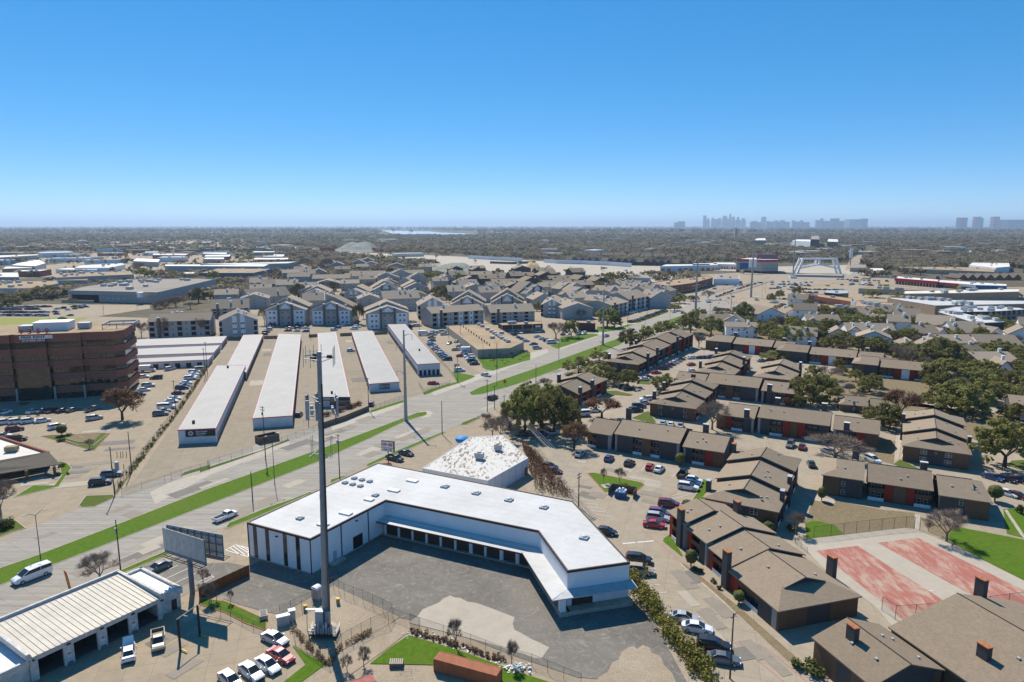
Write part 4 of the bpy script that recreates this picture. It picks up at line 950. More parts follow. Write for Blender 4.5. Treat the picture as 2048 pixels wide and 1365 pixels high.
sheet('grass_lawn',QL('B6',[(1730,660),(1903,640),(1960,900),(1903,900),(1760,860)]),.09,'grass')
sheet('footway',QL('B6',[(1740,668),(1762,662),(1903,870),(1903,905),(1870,868)]),.1,'path')
sheet('dry_lawn',QL('B6',[(150,590),(345,590),(740,665),(1000,690),(1010,830),(930,815),(400,870),(110,905),(90,790)]),.07,'drygrass')
sheet('grass_lawn',QL('B6',[(95,780),(150,755),(230,762),(345,800),(410,865),(200,895),(100,905)]),.1,'grass')
sheet('dry_lawn',QL('B6',[(1040,720),(1230,790),(1340,800),(1260,900),(1120,850)]),.07,'drygrass')
sheet('footway',QL('B6',[(998,700),(1045,710),(1035,840),(1000,835)]),.09,'path')
sheet('footway',QL('B6',[(85,520),(340,590),(335,615),(180,590)]),.09,'path')
sheet('footway',QL('B5',[(840,1090),(870,900),(890,1090),(860,1250),(830,1250)]),.09,'path')
sheet('dry_lawn',QL('B5',[(700,1070),(850,1090),(820,1280),(640,1230)]),.08,'drygrass')
sheet('lawn',QL('B5',[(820,1280),(880,1240),(1060,1330),(1000,1345)]),.085,'lawn')
sheet('lawn',QL('B5',[(1760,1290),(1800,1250),(1980,1240),(1980,1360)]),.085,'lawn')
sheet('lawn',QL('E7',[(1330,690),(1460,660),(1480,740),(1350,730)]),.085,'lawn');sheet('lawn',QL('E7',[(920,810),(1100,810),(1290,855),(1240,870),(1000,850)]),.085,'lawn')
sheet('lawn',QL('E7',[(1270,1120),(1460,1040),(1550,1170),(1480,1180)]),.085,'lawn')
sheet('lawn',QL('E7',[(500,640),(640,640),(830,690),(960,700),(1340,700),(1330,560),(900,450),(560,600)]),.08,'drygrass')
sheet('lawn',QL('E8',[(1450,1000),(1680,1010),(1500,1060)]),.09,'grass')
sheet('garden_ground',QL('F',[(1600,780),(1750,700),(2300,700),(2300,1010),(1960,880),(1820,870),(1760,850)]),.06,'drygrass')
sheet('garden_ground',QL('F',[(1420,640),(1900,560),(2300,640),(2300,690),(1760,700),(1560,690),(1380,668)]),.06,'drygrass')
sheet('lane',QL('B5',[(1570,740),(1720,680),(1800,720),(2000,720),(2000,860),(1640,870),(1100,800),(1000,770),(900,790)]),.08,'lot_r')
sheet('construction_ground',QL('F',[(540,498),(760,520),(1000,545),(1180,558),(1340,540),(1560,545),(1700,552),(1720,530),(1500,535),(1250,532),(900,513),(700,505),(560,492)]),.3,'path')
sheet('construction_ground',QL('F',[(870,535),(1000,538),(1180,560),(1330,566),(1400,556),(1200,540),(1000,528)]),.35,'patch')
sheet('interchange_lot',QL('F',[(1430,600),(1700,640),(1900,640),(2300,620),(2300,575),(1900,575),(1740,560),(1560,560)]),.25,'dirt')
sheet('interchange_road',QL('F',[(1560,580),(1700,565),(1850,578),(2300,600),(2300,594),(1860,566),(1720,552)]),.4,'lot')
sheet('interchange_road',QL('F',[(1690,540),(1700,520),(1720,508),(1745,500),(1752,502),(1730,512),(1718,528),(1730,545)]),.45,'lot')
sheet('plaza_lot',QL('F',[(1270,580),(1370,600),(1480,572),(1540,555),(1430,562)]),.3,'lot')
sheet('dark_road',QL('C4',[(1090,765),(1290,720),(1480,660),(1620,610),(1500,600),(1300,680)]),.5,'greyroof')
sheet('railway_bed',QL('E3',[(60,717),(390,600),(830,500),(1080,420),(1200,340),(1225,320),(1150,262),(1180,255),(1260,320),(1240,345),(1110,435),(860,525),(490,610),(200,717)]),.3,'railbed')
sheet('lane',QL('D1',[(930,260),(1290,140),(1400,100),(1360,150),(1230,230),(1000,290)]),.35,'lot')
sheet('grass_field',QL('D1',[(1140,60),(1260,40),(1400,40),(1380,90),(1160,85)]),.35,'field')
sheet('staff_lot',QL('E1',[(-500,320),(1240,310),(2048,190),(2048,140),(560,130),(-500,200)]),.06,'lot')
sheet('grass_field',QL('E1',[(-600,480),(-600,312),(1230,310),(900,400),(0,470)]),.07,'field')
for pts in([(0,490),(400,480),(470,490),(540,498),(300,500),(0,500)],[(0,512),(260,505),(520,516),(560,524),(300,530),(0,522)],[(150,525),(330,515),(520,530),(240,545),(0,560),(-200,560)],[(0,600),(120,590),(110,580),(0,572),(-300,585)],[(100,560),(280,545),(460,560),(300,560)]):
 sheet('freight_yard',QL('F',pts),.1,'lot')
mb=MB();mb.face(QL('C3',[(-140,122),(30,128),(240,131),(320,140),(560,148),(600,153),(300,157),(220,150),(60,154),(-60,147)],.6));struct('lake',mb,plain('lake_water',(.42,.50,.58),.25,.5,.05,.001))
def patches(f,quad,n,az,seed,wr=(2,5),lr=(4,14)):
 r=random.Random(seed);a,b,c,d=[Q(f,*q)for q in quad];mb=MB();u,w=U(az),U(az+90)
 for k in range(n):
  s,q=r.random(),r.random();p=(a*(1-s)+b*s)*(1-q)+(d*(1-s)+c*s)*q;L=r.uniform(*lr)/2;W_=r.uniform(*wr)/2;mb.mi=r.choice((0,0,1,2));z=.088+k*.0006
  mb.face([(*(p+u*(sx*L*r.uniform(.9,1))+w*(sy*W_*r.uniform(.9,1))).xy,z)for sx,sy in((-1,-1),(1,-1),(1,1),(-1,1))])
 struct('paving_repair',mb,['patch_a','patch_b','patch_c'])
patches('F',[(140,1150),(860,845),(840,875),(180,1160)],14,58.5,1);patches('F',[(60,1080),(800,812),(640,890),(80,1100)],16,58.5,2);patches('A7',[(250,200),(1250,150),(900,700),(250,850)],18,15.5,3)
patches('A8',[(330,800),(420,600),(560,140),(520,140)],10,106,4,(4,8),(6,16));patches('A8',[(760,760),(880,760),(880,150),(790,150)],10,106,5,(4,8),(5,14));patches('A8',[(1150,500),(1230,500),(1130,140),(1080,140)],8,106,6,(4,8),(5,14));patches('A8',[(1560,470),(1620,450),(1420,130),(1360,130)],8,106,7,(3,7),(5,14))
patches('B3',[(200,480),(1150,640),(1000,900),(420,800)],14,-28,8,(2,5),(3,8));patches('A4',[(150,250),(450,480),(1250,1300),(900,1300)],14,-74,9,(2,4),(3,9));patches('F',[(940,790),(1240,690),(1250,700),(960,830)],8,58,10);patches('F',[(0,1300),(500,1130),(560,1280),(300,1365)],12,60,11,(2,4),(3,7))
#==================================================================the white L-shaped warehouse in front
HW=8.6
W8=[Q('A2',355,172,HW),Q('A2',825,295,HW),Q('A2',1390,5,HW),Q('A3',960,235,HW),Q('A3',1178,535,HW),Q('A3',1642,470,HW),Q('A3',1215,15,HW),Q('B2',0,378,HW),Q('A8',1350,1090,HW),Q('A8',1150,1180,HW)]
def flat2(v):return Vector((v[0],v[1],0))
wb=thing('warehouse','white L-shaped warehouse with bright white flat roof and brown overhead doors','warehouse',tuple(flat2(W8[0])))
w8=[flat2(p)for p in W8]
mb=MB();mb.prism([(p[0],p[1])for p in w8],0,HW - .04);part('wall',mb,'whitewall',wb)
ccw=w8 if poly_area(w8)>0 else w8[::-1];_,wi=inset(ccw,.25)
mb=MB();mb.face([(p[0],p[1],HW+.02)for p in wi]);part('roof',mb,'membrane',wb)
mb=MB();n=len(ccw);ow=inset(ccw,-.09)[1]
vs=[(p[0],p[1],HW - .38)for p in ow]+[(p[0],p[1],HW+.16)for p in ow]+[(p[0],p[1],HW+.16)for p in wi]+[(p[0],p[1],HW)for p in wi];fs=[]
for k in range(n):
 j=(k+1)% n;fs+=[(k,j,n+j,n+k),(n+k,n+j,2*n+j,2*n+k),(2*n+k,2*n+j,3*n+j,3*n+k),(j,k,3*n+k,3*n+j)]
mb.idx(vs,fs);part('roof_edge',mb,'browntrim',wb)
def along(a,b,off=0.0):
 d=(b - a);az=math.degrees(math.atan2(d[1],d[0]));return Fr(a,az),d.length
def wall_box(t,a,b,s0,s1,z0,z1,d0,d1,m,name):
 """box on the wall from a to b; d is the distance in front of it (to the right of a-b)"""
 F,L=along(a,b);mb=MB();F.box(mb,s0,s1,d0,d1,z0,z1);return part(name,mb,m,t)
a,b=w8[0],w8[1];L=(b - a).length    # street-end face:four dark window strips
for s in(.115,.315,.60,.80):
 g=wall_box(wb,a,b,s*L - .55,s*L+.6,.3,HW - .4,-.02,.05,'browntrim','window')
 F,_=along(a,b)
 for z in range(5):
  mb=MB();F.box(mb,s*L - .47,s*L+.52,.045,.075,.5+z*1.58,1.95+z*1.58);part('pane',mb,'glass',g)
wall_box(wb,a,b,.47*L,.47*L+.5,HW - 1.5,HW - 1.3,.02,.5,'blacksteel','wall_lamp')
for s in(.002,.998):wall_box(wb,a,b,s*L - .12,s*L+.12,0,HW - .1,0,.14,'browntrim','corner_trim')
wall_box(wb,a,b,0,L,0,.35,0,.10,'kerb','plinth')
a,b=w8[1],w8[2];L=(b - a).length    # long shaded face
for s in(.37,.735):wall_box(wb,a,b,s*L - .13,s*L+.13,0,HW - .1,0,.12,'browntrim','downpipe')
wall_box(wb,a,b,.52*L,.52*L+3.3,.1,3.5,-.02,.06,'dark','doorway');wall_box(wb,a,b,.26*L,.26*L+1.1,.5,2.7,0,.07,'greymetal','door')
wall_box(wb,a,b,.56*L,.56*L+.5,HW - 1.3,HW - 1.1,.02,.5,'blacksteel','wall_lamp');wall_box(wb,a,b,0,L,0,.4,0,.10,'kerb','plinth')
wall_box(wb,a,b,.2*L,.36*L,.02,.5,.12,1.6,'kerb','landing')
a,b=w8[2],w8[3];L=(b - a).length    # dock face with canopy and overhead doors
F,_=along(a,b);CZ=4.4
mb=MB();mb.slab([F.pt(-1.0,-.02,CZ+.3),F.pt(-1.0,3.9,CZ),F.pt(L - 2.6,3.9,CZ),F.pt(L,0,CZ+.3)],.22);part('canopy',mb,'membrane',wb)
mb=MB();F.box(mb,-1.0,L - 2.55,3.9,3.98,CZ - .3,CZ+.06);part('canopy_edge',mb,'browntrim',wb)
wall_box(wb,a,b,.4,L - .6,.02,CZ+.2,.0,1.5,'whitewall','dock_wall')
n=10;w=(L - 1.4)/n
for k in range(n):
 s=.7+k*w;pw=.8 if k not in(6,8,9)else 1.5
 d=wall_box(wb,a,b,s+pw/2,s+w - .25,.4,CZ - .5,1.46,1.56,'bay','overhead_door')
 mb=MB()
 for z in range(1,6):F.box(mb,s+pw/2+.05,s+w - .3,1.555,1.575,.4+z*.57,.43+z*.57)
 part('door_rib',mb,'browntrim',d)
 wall_box(wb,a,b,s - .2,s+pw/2 - .1,.05,CZ - .35,1.5,1.75,'whitewall','pier')
wall_box(wb,a,b,0,L,0,.35,1.5,2.1,'kerb','plinth')
a,b=w8[3],w8[4];L=(b - a).length
F,_=along(a,b)
mb=MB();mb.slab([F.pt(-1.2,.0,CZ+.3),F.pt(-3.2,4.2,CZ),F.pt(L+2.6,4.2,CZ),F.pt(L+.0,0,CZ+.3)],.22);part('canopy',mb,'membrane',wb)
mb=MB();F.box(mb,-3.0,L+2.6,4.2,4.28,CZ - .3,CZ+.06);part('canopy_edge',mb,'browntrim',wb)
for k in range(4):
 s=1.2+k*4.5;d=wall_box(wb,a,b,s,s+3.4,.9,3.9,.02,.08,'bay','overhead_door')
wall_box(wb,a,b,0,L+2.4,.02,.95,.05,2.4,'kerb','dock');wall_box(wb,a,b,L+.8,L+2.0,.96,CZ - .26,1.0,2.2,'whitewall','pier');wall_box(wb,a,b,6.5,6.9,.96,CZ - .26,2.0,2.4,'whitewall','pier')
a,b=w8[4],w8[5];L=(b - a).length
F,_=along(a,b)
mb=MB();mb.slab([F.pt(0,.0,CZ+.3),F.pt(-4.2,2.9,CZ),F.pt(L+.7,2.9,CZ),F.pt(L+.7,0,CZ+.3)],.22);part('canopy',mb,'greymetal',wb)
for k,s in enumerate((1.0,7.2)):wall_box(wb,a,b,s,s+(4.6 if k==0 else 5.4),.9,3.9,.02,.08,('bay','whitemetal')[k],'overhead_door')
wall_box(wb,a,b,-.5,L,.02,.95,.05,2.2,'kerb','dock')
def curb(f,x,y,t,h=HW,s=1.5,hh=.5,top='blind',name='skylight'):
 p=Q(f,x,y,h);c=put(t,cmesh(('curb',s,hh),lambda:MB().box((0,0,hh/2),(s,s,hh)).mesh('skylight','greymetal')),(p[0],p[1],h),math.radians(-26))
 c.name=name;l=link('dome',cmesh(('dome',s,hh,top),lambda:MB().ball((0,0,hh),s*.46,8,4,.45).mesh('dome',top)),c)
for x,y in((1100,1240),(1158,1252),(1216,1265),(1170,1206),(1228,1218),(1287,1230)):curb('A8',x,y,wb,s=1.3,hh=.55)
for x,y in((1330,1335),(1858,1270)):curb('A8',x,y,wb,s=1.5)
for x,y in((265,510),(502,560),(750,612),(1015,668),(1320,898)):curb('B2',x,y,wb,s=1.9,hh=.45)
curb('A2',748,142,wb,s=1.5)
for x,y,w_ in((1090,105,3.2),(920,190,2.6),(1265,2,2.4)):
 p=Q('A2',x,y,HW);put(wb,cmesh(('hatch',w_),lambda:MB().box((0,0,.2),(w_,1.6,.4)).mesh('roof_hatch','signwhite')),p,math.radians(-26))
for x,y in((1610,1225),(1470,1298)):
 p=Q('A8',x,y,HW);put(wb,cmesh(('hatch',3.2),lambda:None),p,math.radians(-26))
landmark(760,1000,'by the white warehouse')
HF=5.2
fb=[flat2(p)for p in(Q('B2',92,370,HF),Q('B2',590,465,HF),Q('B2',897,292,HF),Q('B1',1000,1025,HF),Q('B1',765,1040,HF),Q('B1',835,1062,HF))]
fl=flat_building('shop_building','low white building with peeling white and brown roof beside the warehouse','building',[fb[0],fb[1],fb[2],fb[3],fb[4]],HF,'storewall','flaky',.12,'greymetal')
for x,y,s in((830,1185,2.6),(970,1120,2.2)):
 p=Q('B1',x,y+25,HF);u=put(fl,cmesh(('acu',s),lambda:MB().box((0,0,1.35),(s,s*.7,1.7)).box((0,0,.3),(s*.8,s*.5,.5)).mesh('rooftop_unit','greymetal')),(p[0],p[1],HF),math.radians(-25))
 link('fan_grille',cmesh(('fang',s),lambda:MB().tube((0,0,2.2),(0,0,2.28),s*.28,n=12).mesh('fan_grille','blacksteel')),u)
F,L=along(fb[1],fb[2])
mb=MB();F.box(mb,L - 2.2,L - .8,-.02,.06,.1,2.6);part('door',mb,'fencewood',fl)
mb=MB()
for k in range(1,6):F.box(mb,L*k/6 - .04,L*k/6+.04,0,.05,0,HF)
part('wall_seam',mb,'greymetal',fl)
p=Q('B1',700,1120);mb=MB();mb.ball((p[0],p[1],3.0),2.6,10,6,.5);tp=thing('awning','bright blue rounded awning behind the peeling roof','awning',tuple(flat2(p)));part('cover',mb,'blue',tp)
mb=MB()
for sx,sy in((-1.6,-1),(1.6,-1),(-1.6,1),(1.6,1)):mb.tube((p[0]+sx,p[1]+sy,0),(p[0]+sx,p[1]+sy,2.9),.05,n=5)
part('post',mb,'greymetal',tp)
landmark(950,920,'by the building with the peeling roof')
def storage_row(label,pts,h,doors=(),front=None,seams=6,name='storage_building'):
 w=[flat2(p)for p in pts];t=flat_building(name,label,'storage building',w,h,'storewall','metalroof',.0)
 mb=MB();c=w if poly_area(w)>0 else w[::-1];o=inset(c,-.12)[1];i=inset(c,.1)[1];n=len(c)
 vs=[(p[0],p[1],h - .22)for p in o]+[(p[0],p[1],h+.07)for p in o]+[(p[0],p[1],h+.07)for p in i];fs=[]
 for k in range(n):j=(k+1)% n;fs+=[(k,j,n+j,n+k),(n+k,n+j,2*n+j,2*n+k)]
 mb.idx(vs,fs);part('eaves_trim',mb,'redtrim',t)
 for(k,dw,step,dh,cnt,s0)in doors:# wall from point k to k+1
  a,b=w[k],w[(k+1)% len(w)];F,L=along(a,b);sgn=1 if poly_area(w)>0 else -1
  nn=cnt or int((L - s0)/step)
  me=cmesh(('roll',dw,dh),lambda:MB().box((0,0,dh/2),(dw,.08,dh)).mesh('roll_up_door','signblack'))
  for q in range(nn):p=F.pt(s0+(q+.5)*step,.03*sgn,.05);put(t,me,p,F.a)
 return t
S1n=[Q('A6',1618,1185,5.4),Q('A8',120,822,5.4),Q('A8',345,345,5.4),Q('A8',130,345,5.4)]
s1=storage_row('storage row with the large sign, tall front block',S1n,5.4,[(1,1.6,3.3,2.6,0,2)])
storage_row('long storage row behind the block with the large sign',[Q('A8',205,345,4),Q('A8',350,400,4),Q('A8',478,110,4),Q('A8',330,115,4)],4.0,[(1,2.2,3.0,2.5,0,1)])
storage_row('second storage row, blank front wall and long grey roof',[Q('A8',398,748,4.2),Q('A8',700,727,4.2),Q('A8',765,110,4.2),Q('A8',598,105,4.2)],4.2,[(1,2.4,3.1,2.6,0,1)])
s3=storage_row('storage row with office front and dark gable sign, behind the tower',[Q('A8',915,592,4.2),Q('A8',1138,592,4.2),Q('A8',1030,92,4.2),Q('A8',893,100,4.2)],4.2,[(1,2.4,3.1,2.6,0,1)])
s4=storage_row('storage row with a small dark sign on its front',[Q('A8',1283,487,4.2),Q('A8',1512,470,4.2),Q('A8',1305,82,4.2),Q('A8',1150,90,4.2)],4.2,[(3,2.4,3.1,2.6,0,1)])
s5=storage_row('rightmost storage row with four doors in its end wall',[Q('A8',1650,338,6.2),Q('A8',1820,328,6.2),Q('A8',1555,32,6.2),Q('A8',1423,35,6.2)],6.2,[(3,2.4,3.6,3.0,0,1),(0,1.3,2.3,2.8,5,.4)])
for f,x,y,t,h in(('A8',211,365,s1,5.4),('A6',1762,1125,s1,5.4),('A8',1664,235,s5,6.2),('A8',1000,560,s3,4.2)):
 p=Q(f,x,y,h);put(t,cmesh(('rvent',),lambda:MB().box((0,0,.6),(.9,.9,1.2)).mesh('roof_vent','blacksteel')),p,.3)
for lab,pts,dr in(('hindmost of three short white storage blocks beside the brick office',[(20,905),(1180,865),(1255,768),(20,815)],1),('middle of three short white storage blocks beside the brick office',[(35,1030),(1070,995),(1160,893),(30,942)],1),('front of three short white storage blocks, doors facing the office lot',[(45,1130),(1000,1090),(1055,1030),(45,1075)],2)):
 q=[Q('D1',x,y,4.0)for x,y in pts];q[0]=q[0]+(q[0]- q[1])*.35;q[3]=q[3]+(q[3]- q[2])*.35
 t=storage_row(lab,q,4.0,[(1,1.6,3.0,2.6,0,.6)]+([(0,2.6,5.6,2.6,0,1.5)]if dr==2 else[]))
landmark(430,800,'by the storage rows');landmark(640,760,'by the middle storage rows');landmark(800,720,'by the right storage rows')
def text_obj(name,s,size,mat_,parent,loc,rot,ext=.02,align='LEFT',bold=0.0,sx=1.0):
 cu=bpy.data.curves.new(name,'FONT');cu.body=s;cu.size=size;cu.extrude=ext;cu.align_x=align;cu.align_y='CENTER';cu.offset=bold;cu.resolution_u=2
 cu.materials.append(M[mat_]);tmp=bpy.data.objects.new(name,cu);ROOT.objects.link(tmp);bpy.context.view_layer.update();me=bpy.data.meshes.new_from_object(tmp);bpy.data.objects.remove(tmp);o=link(name,me);o.parent=parent;o.location=loc;o.rotation_euler=rot;o.scale=(sx,1,1);return o
def storage_sign(t,a,b,s0,s1,z0,z1):
 F,L=along(a,b);W_=s1 - s0;H_=z1 - z0
 mb=MB();F.box(mb,s0,s1,.02,.12,z0,z1);brd=part('sign_board',mb,'signbrown',t)
 rot=(math.pi/2,0,F.a);T=lambda u,z:F.pt(s0+u*W_,.135,z0+z*H_)- t.location
 text_obj('lettering','StorQuest',H_*.36,'signwhite',brd,T(.36,.74),rot,bold=.01);text_obj('lettering','Economy',H_*.36,'signwhite',brd,T(.36,.42),rot,bold=.01);text_obj('lettering','SELF STORAGE',H_*.15,'signwhite',brd,T(.37,.13),rot)
 mb=MB();r=H_*.36;c=(s0+W_*.18,z0+H_*.52)# pinwheel emblem of eight petals
 for k in range(8):
  an=k*math.pi/4+math.pi/8;pts=[]
  for rr_,da in((.25,0),(.75,-.30),(1.0,-.16),(1.0,.16),(.75,.30)):pts.append(F.pt(c[0]+r*rr_*math.cos(an+da),.14,c[1]+r*rr_*math.sin(an+da)))
  mb.face(pts)
 part('emblem',mb,'signwhite',brd)
a,b=flat2(S1n[0]),flat2(S1n[1]);L=(b - a).length;storage_sign(s1,a,b,L*.19,L*.98,2.6,5.1)
a=flat2(Q('A8',1283,487,4.2));b=flat2(Q('A8',1512,470,4.2));L=(b - a).length;storage_sign(s4,a,b,L*.33,L*.68,1.2,3.6)
a=flat2(Q('A8',915,592,4.2));b=flat2(Q('A8',1138,592,4.2));F,L=along(a,b)
mb=MB();F.box(mb,0,L,.05,.5,3.0,4.7);part('front_fascia',mb,'signbrown',s3);mb=MB();F.box(mb,.5,L*.32,.5,.56,3.3,4.4);br=part('sign_board',mb,'greymetal',s3)
text_obj('lettering','StorQuest',.6,'signblack',br,F.pt(.8,.58,3.85)- s3.location,(math.pi/2,0,F.a))
mb=MB();F.box(mb,L*.3,L - .4,.02,.08,.6,2.6);part('window',mb,'glass',s3)
BASE=[px('C8',-700,1330),px('C8',215,1265),px('C8',720,1225),px('C8',1220,1190),px('C8',1735,1110)]
ob=[P(*p)for p in BASE];HO=height_at(ob[2],672.0)
d0=(ob[3]- ob[1]).normalized();az0=15.5;u=U(az0);v=U(az0+90)
o=ob[3]- u*41.5;F=Fr(o,az0);F.v=-F.v;HO=height_at(ob[3],px('C8',0,325)[1])
cu_,cv_=F.loc(Q('C8',1690,288,HO));eu_,ev_=F.loc(Q('C8',1840,195,HO))
of=thing('office_building','five storey brown brick office with dark glass bands and red numbers','office building',tuple(flat2(o)))
L0=62.0;foot=[];print('office',round(HO,1),cu_,cv_,eu_,ev_)
fl_h=HO/5.0;bays=[0,13.5,27.5,41.5,55.0,62.0]
D_=34.0
def office_poly(grow):# footprint with a chamfered right corner and shallow folds between bays
 p=[]
 for k in range(4):p+=[(bays[k]+1.1,-.0 - grow),(bays[k+1]- 1.1,0 - grow)];p+=[(bays[k+1]- .9,1.3 - grow),(bays[k+1]+.9,1.3 - grow)]
 p=p[:-4];p+=[(cu_ - 3.5,-grow),(cu_+grow*.6,max(1.0,cv_)- grow*.6),(eu_+grow,ev_),(eu_ - 12,D_+6),(-20,D_),(-20,-grow)]
 return[F.pt(a,b,0)for a,b in p]
for k in range(5):
 z=k*fl_h
 low=k==0
 mb=MB();mb.prism([(q[0],q[1])for q in office_poly(-.35)],z+(.0 if low else .0),z+fl_h*.46);part('window_band',mb,'officeglass',of)
 mb=MB();mb.prism([(q[0],q[1])for q in office_poly(.25)],z+fl_h*.46,z+fl_h+(.5 if k==4 else 0));part('brick_band',mb,'officebrick',of)
 mb=MB()
 for s in np.arange(-14,50,1.55):F.box(mb,s,s+.07,.28,.40,z+.1,z+fl_h*.46)
 part('mullion',mb,'signblack',of)
mb=MB();mb.face([(q[0],q[1],HO+.52)for q in office_poly(-.3)][::1]);part('roof',mb,'tanroof',of)
mb=MB();F.box(mb,14.2,27.0,-.4,1.0,0,fl_h*2.58);part('entrance_glass',mb,'officeglass',of)
for s in(13.0,28.0,40.0):mb=MB();F.box(mb,s,s+.7,-1.6,-.9,0,fl_h*1.0);part('column',mb,'walk',of)
mb=MB();F.box(mb,19,33,9,19,HO+.53,HO+4.2);ph=part('penthouse',mb,'whitemetal',of);mb=MB();F.box(mb,18.6,33.4,8.6,19.4,HO+4.2,HO+4.5);part('penthouse_roof',mb,'signwhite',ph)
mb=MB();F.box(mb,13,18.4,9,15,HO+.53,HO+3.2);part('rooftop_unit',mb,'greymetal',of);mb=MB();F.box(mb,36,41,12,16,HO+.9,HO+3.4);F.box(mb,36.5,40.5,12.5,15.5,HO+.53,HO+.9);part('rooftop_unit',mb,'greymetal',of)
mb=MB()
for a,b,c,d in((47,60,9,9.3),(47,60,21,21.3),(47,47.3,9,21),(60,60.3,9,21)):F.box(mb,a,b,c,d,HO+2.2,HO+3.0)
for a in(47,53,60):
 for c in(9,21):F.box(mb,a,a+.3,c,c+.3,HO+.5,HO+2.9)
part('roof_screen',mb,'greymetal',of)
for k,s in enumerate((17.0,20.3,23.6,27.0)):
 text_obj('number','9359'[k],3.2,'signred',of,F.pt(s,-.9,HO+1.9)- of.location,(math.pi/2,0,F.a),ext=.15,bold=.10)
mb=MB();F.box(mb,16.5,29.5,-.42,-.3,HO - 1.6,HO - .1);bn=part('banner',mb,'signwhite',of);text_obj('lettering','FREE RENT',1.3,'signblack',bn,F.pt(17.2,-.46,HO - .85)- of.location,(math.pi/2,0,F.a),bold=.03,sx=1.5)
text_obj('lettering','214-906-3015',1.0,'signwhite',bn,F.pt(17.4,-.30,HO - 2.3)- of.location,(math.pi/2,0,F.a),bold=.03,sx=1.6)
landmark(140,740,'by the brick office building');landmark(340,640,'behind the short white storage blocks')
h=4.6;A_=Q('A7',440,400,h);o=flat2(A_);F=Fr(o,15.5+180)# from the right corner to the left
rb=thing('restaurant_building','low brick building with grey mansard awning roof and square pillars','building',tuple(o))
c0=flat2(Q('A7',550,490,3.4));c1=flat2(Q('A7',-420,640,3.4));b0=flat2(Q('A7',440,385,h+.8));b1=flat2(Q('A7',-420,540,h+.8));k0=flat2(Q('A7',-420,150,h+.8))
mb=MB();mb.slab([(*c1.xy,3.2),(*c0.xy,3.2),(*b0.xy,h+1.0),(*b1.xy,h+1.0)],.25);part('mansard_roof',mb,'shingle3',rb)
w0=c0+(b0 - c0)*.45;w1=c1+(b1 - c1)*.45
mb=MB();mb.prism([(w1[0],w1[1]),(w0[0]- 9,w0[1]+1.5),(b0[0]- 9,b0[1]),(b0[0],b0[1]),(k0[0]+8,k0[1]),(k0[0],k0[1])],0,h);part('wall',mb,'brick',rb)
pr=[b1,b0,flat2(Q('A7',0,245,h+.8)),k0]
mb=MB();mb.face([(*p.xy,h+.2)for p in pr]);part('roof',mb,'paleroof',rb)
mb=MB();mb.tube((*b0.xy,h+.5),(*pr[2].xy,h+.5),.55,n=4);part('parapet',mb,'redbrick',rb)
FF,LL=along(c0,c1)
for s in(1.3,8.5,18):mb=MB();FF.box(mb,s,s+.8,-1.4,-.6,0,3.15);part('pillar',mb,'brick',rb)
for s in(21,26,31):
 mb=MB();FF.box(mb,s,s+3.4,-2.62,-2.5,1.0,2.6);part('window',mb,'blind',rb)
p=Q('A7',110,385,h);put(rb,cmesh(('acu',3.0),lambda:MB().box((0,0,1.1),(3.6,2.2,1.5)).box((0,0,.3),(3,1.8,.5)).mesh('rooftop_unit','tanroof')),(p[0],p[1],h+.2),.27)
landmark(60,940,'by the brick building with the grey mansard')
h=4.7;G=[Q('A1',905,552,h),Q('A1',1205,728,h),Q('A1',235,1175,h),Q('A1',-70,985,h)]
g4=[flat2(p)for p in G];ga=thing('repair_garage','white masonry repair garage with tan ribbed roof and four open bays','garage',tuple(g4[1]))
F,L=along(g4[2],g4[1]);D_=(g4[0]- g4[1]).length     # front runs left to right,yard is to the right of it(v>0)
for a,b in(((0,.3)),((L - .3,L))):pass
wl_=MB();F.box(wl_,-.2,L,-D_,-D_+.35,0,h+.4);F.box(wl_,-.35,0,-D_,0,0,h+.4);F.box(wl_,L - .35,L,-D_,-.4,0,h+.2);part('wall',wl_,'masonry',ga)
nb=4;bw=L/nb
for k in range(nb+1):
 a=k*bw;mb=MB();F.box(mb,max(0,a - .85),min(L,a+.85),-.45,.05,0,3.7);part('pier',mb,'masonry',ga)
 if 0<k<nb:
  mb=MB();F.box(mb,a - .35,a+.35,.06,.12,1.3,2.4);s_=part('notice_sign',mb,'signwhite',ga);mb=MB();F.box(mb,a - .28,a+.28,.115,.13,2.0,2.3);part('sign_header',mb,'signred',s_)
  mb=MB();F.box(mb,a - .4,a+.4,.06,.5,0,.55);part('bin',mb,'billsteel',ga)
 mb=MB();F.box(mb,a - .3 if k else 0,a+.3,.05,.35,3.9,4.15);part('flood_lamp',mb,'blacksteel',ga)
mb=MB();F.box(mb,0,L,-.45,.1,3.7,h - .02);part('lintel',mb,'masonry',ga)
mb=MB();F.box(mb,.3,L - .3,-D_+.3,-.5,.1,.14);part('bay_floor',mb,'tarmac',ga)
mb=MB()
for k in range(nb):a=k*bw+bw/2;F.box(mb,a - 1.2,a+1.2,-6,-3,.15,1.5)
part('workshop_clutter',mb,'dark',ga)
npan=24
for k in range(npan):
 a=L*k/npan;b=L*(k+1)/npan;mb=MB();mb.slab([F.pt(a+.02,.35,h+.02),F.pt(b - .1,.35,h+.02),F.pt(b - .1,-D_+.9,h+.55),F.pt(a+.02,-D_+.9,h+.55)],.1)
 mb.slab([F.pt(b - .12,.35,h+.12),F.pt(b,.35,h+.12),F.pt(b,-D_+.9,h+.65),F.pt(b - .12,-D_+.9,h+.65)],.2);part('roof_panel',mb,'shoproof',ga)
mb=MB();F.box(mb,-1,L+.4,-D_+.3,-D_+.9,h+.2,h+.4);part('gutter',mb,'steel',ga)
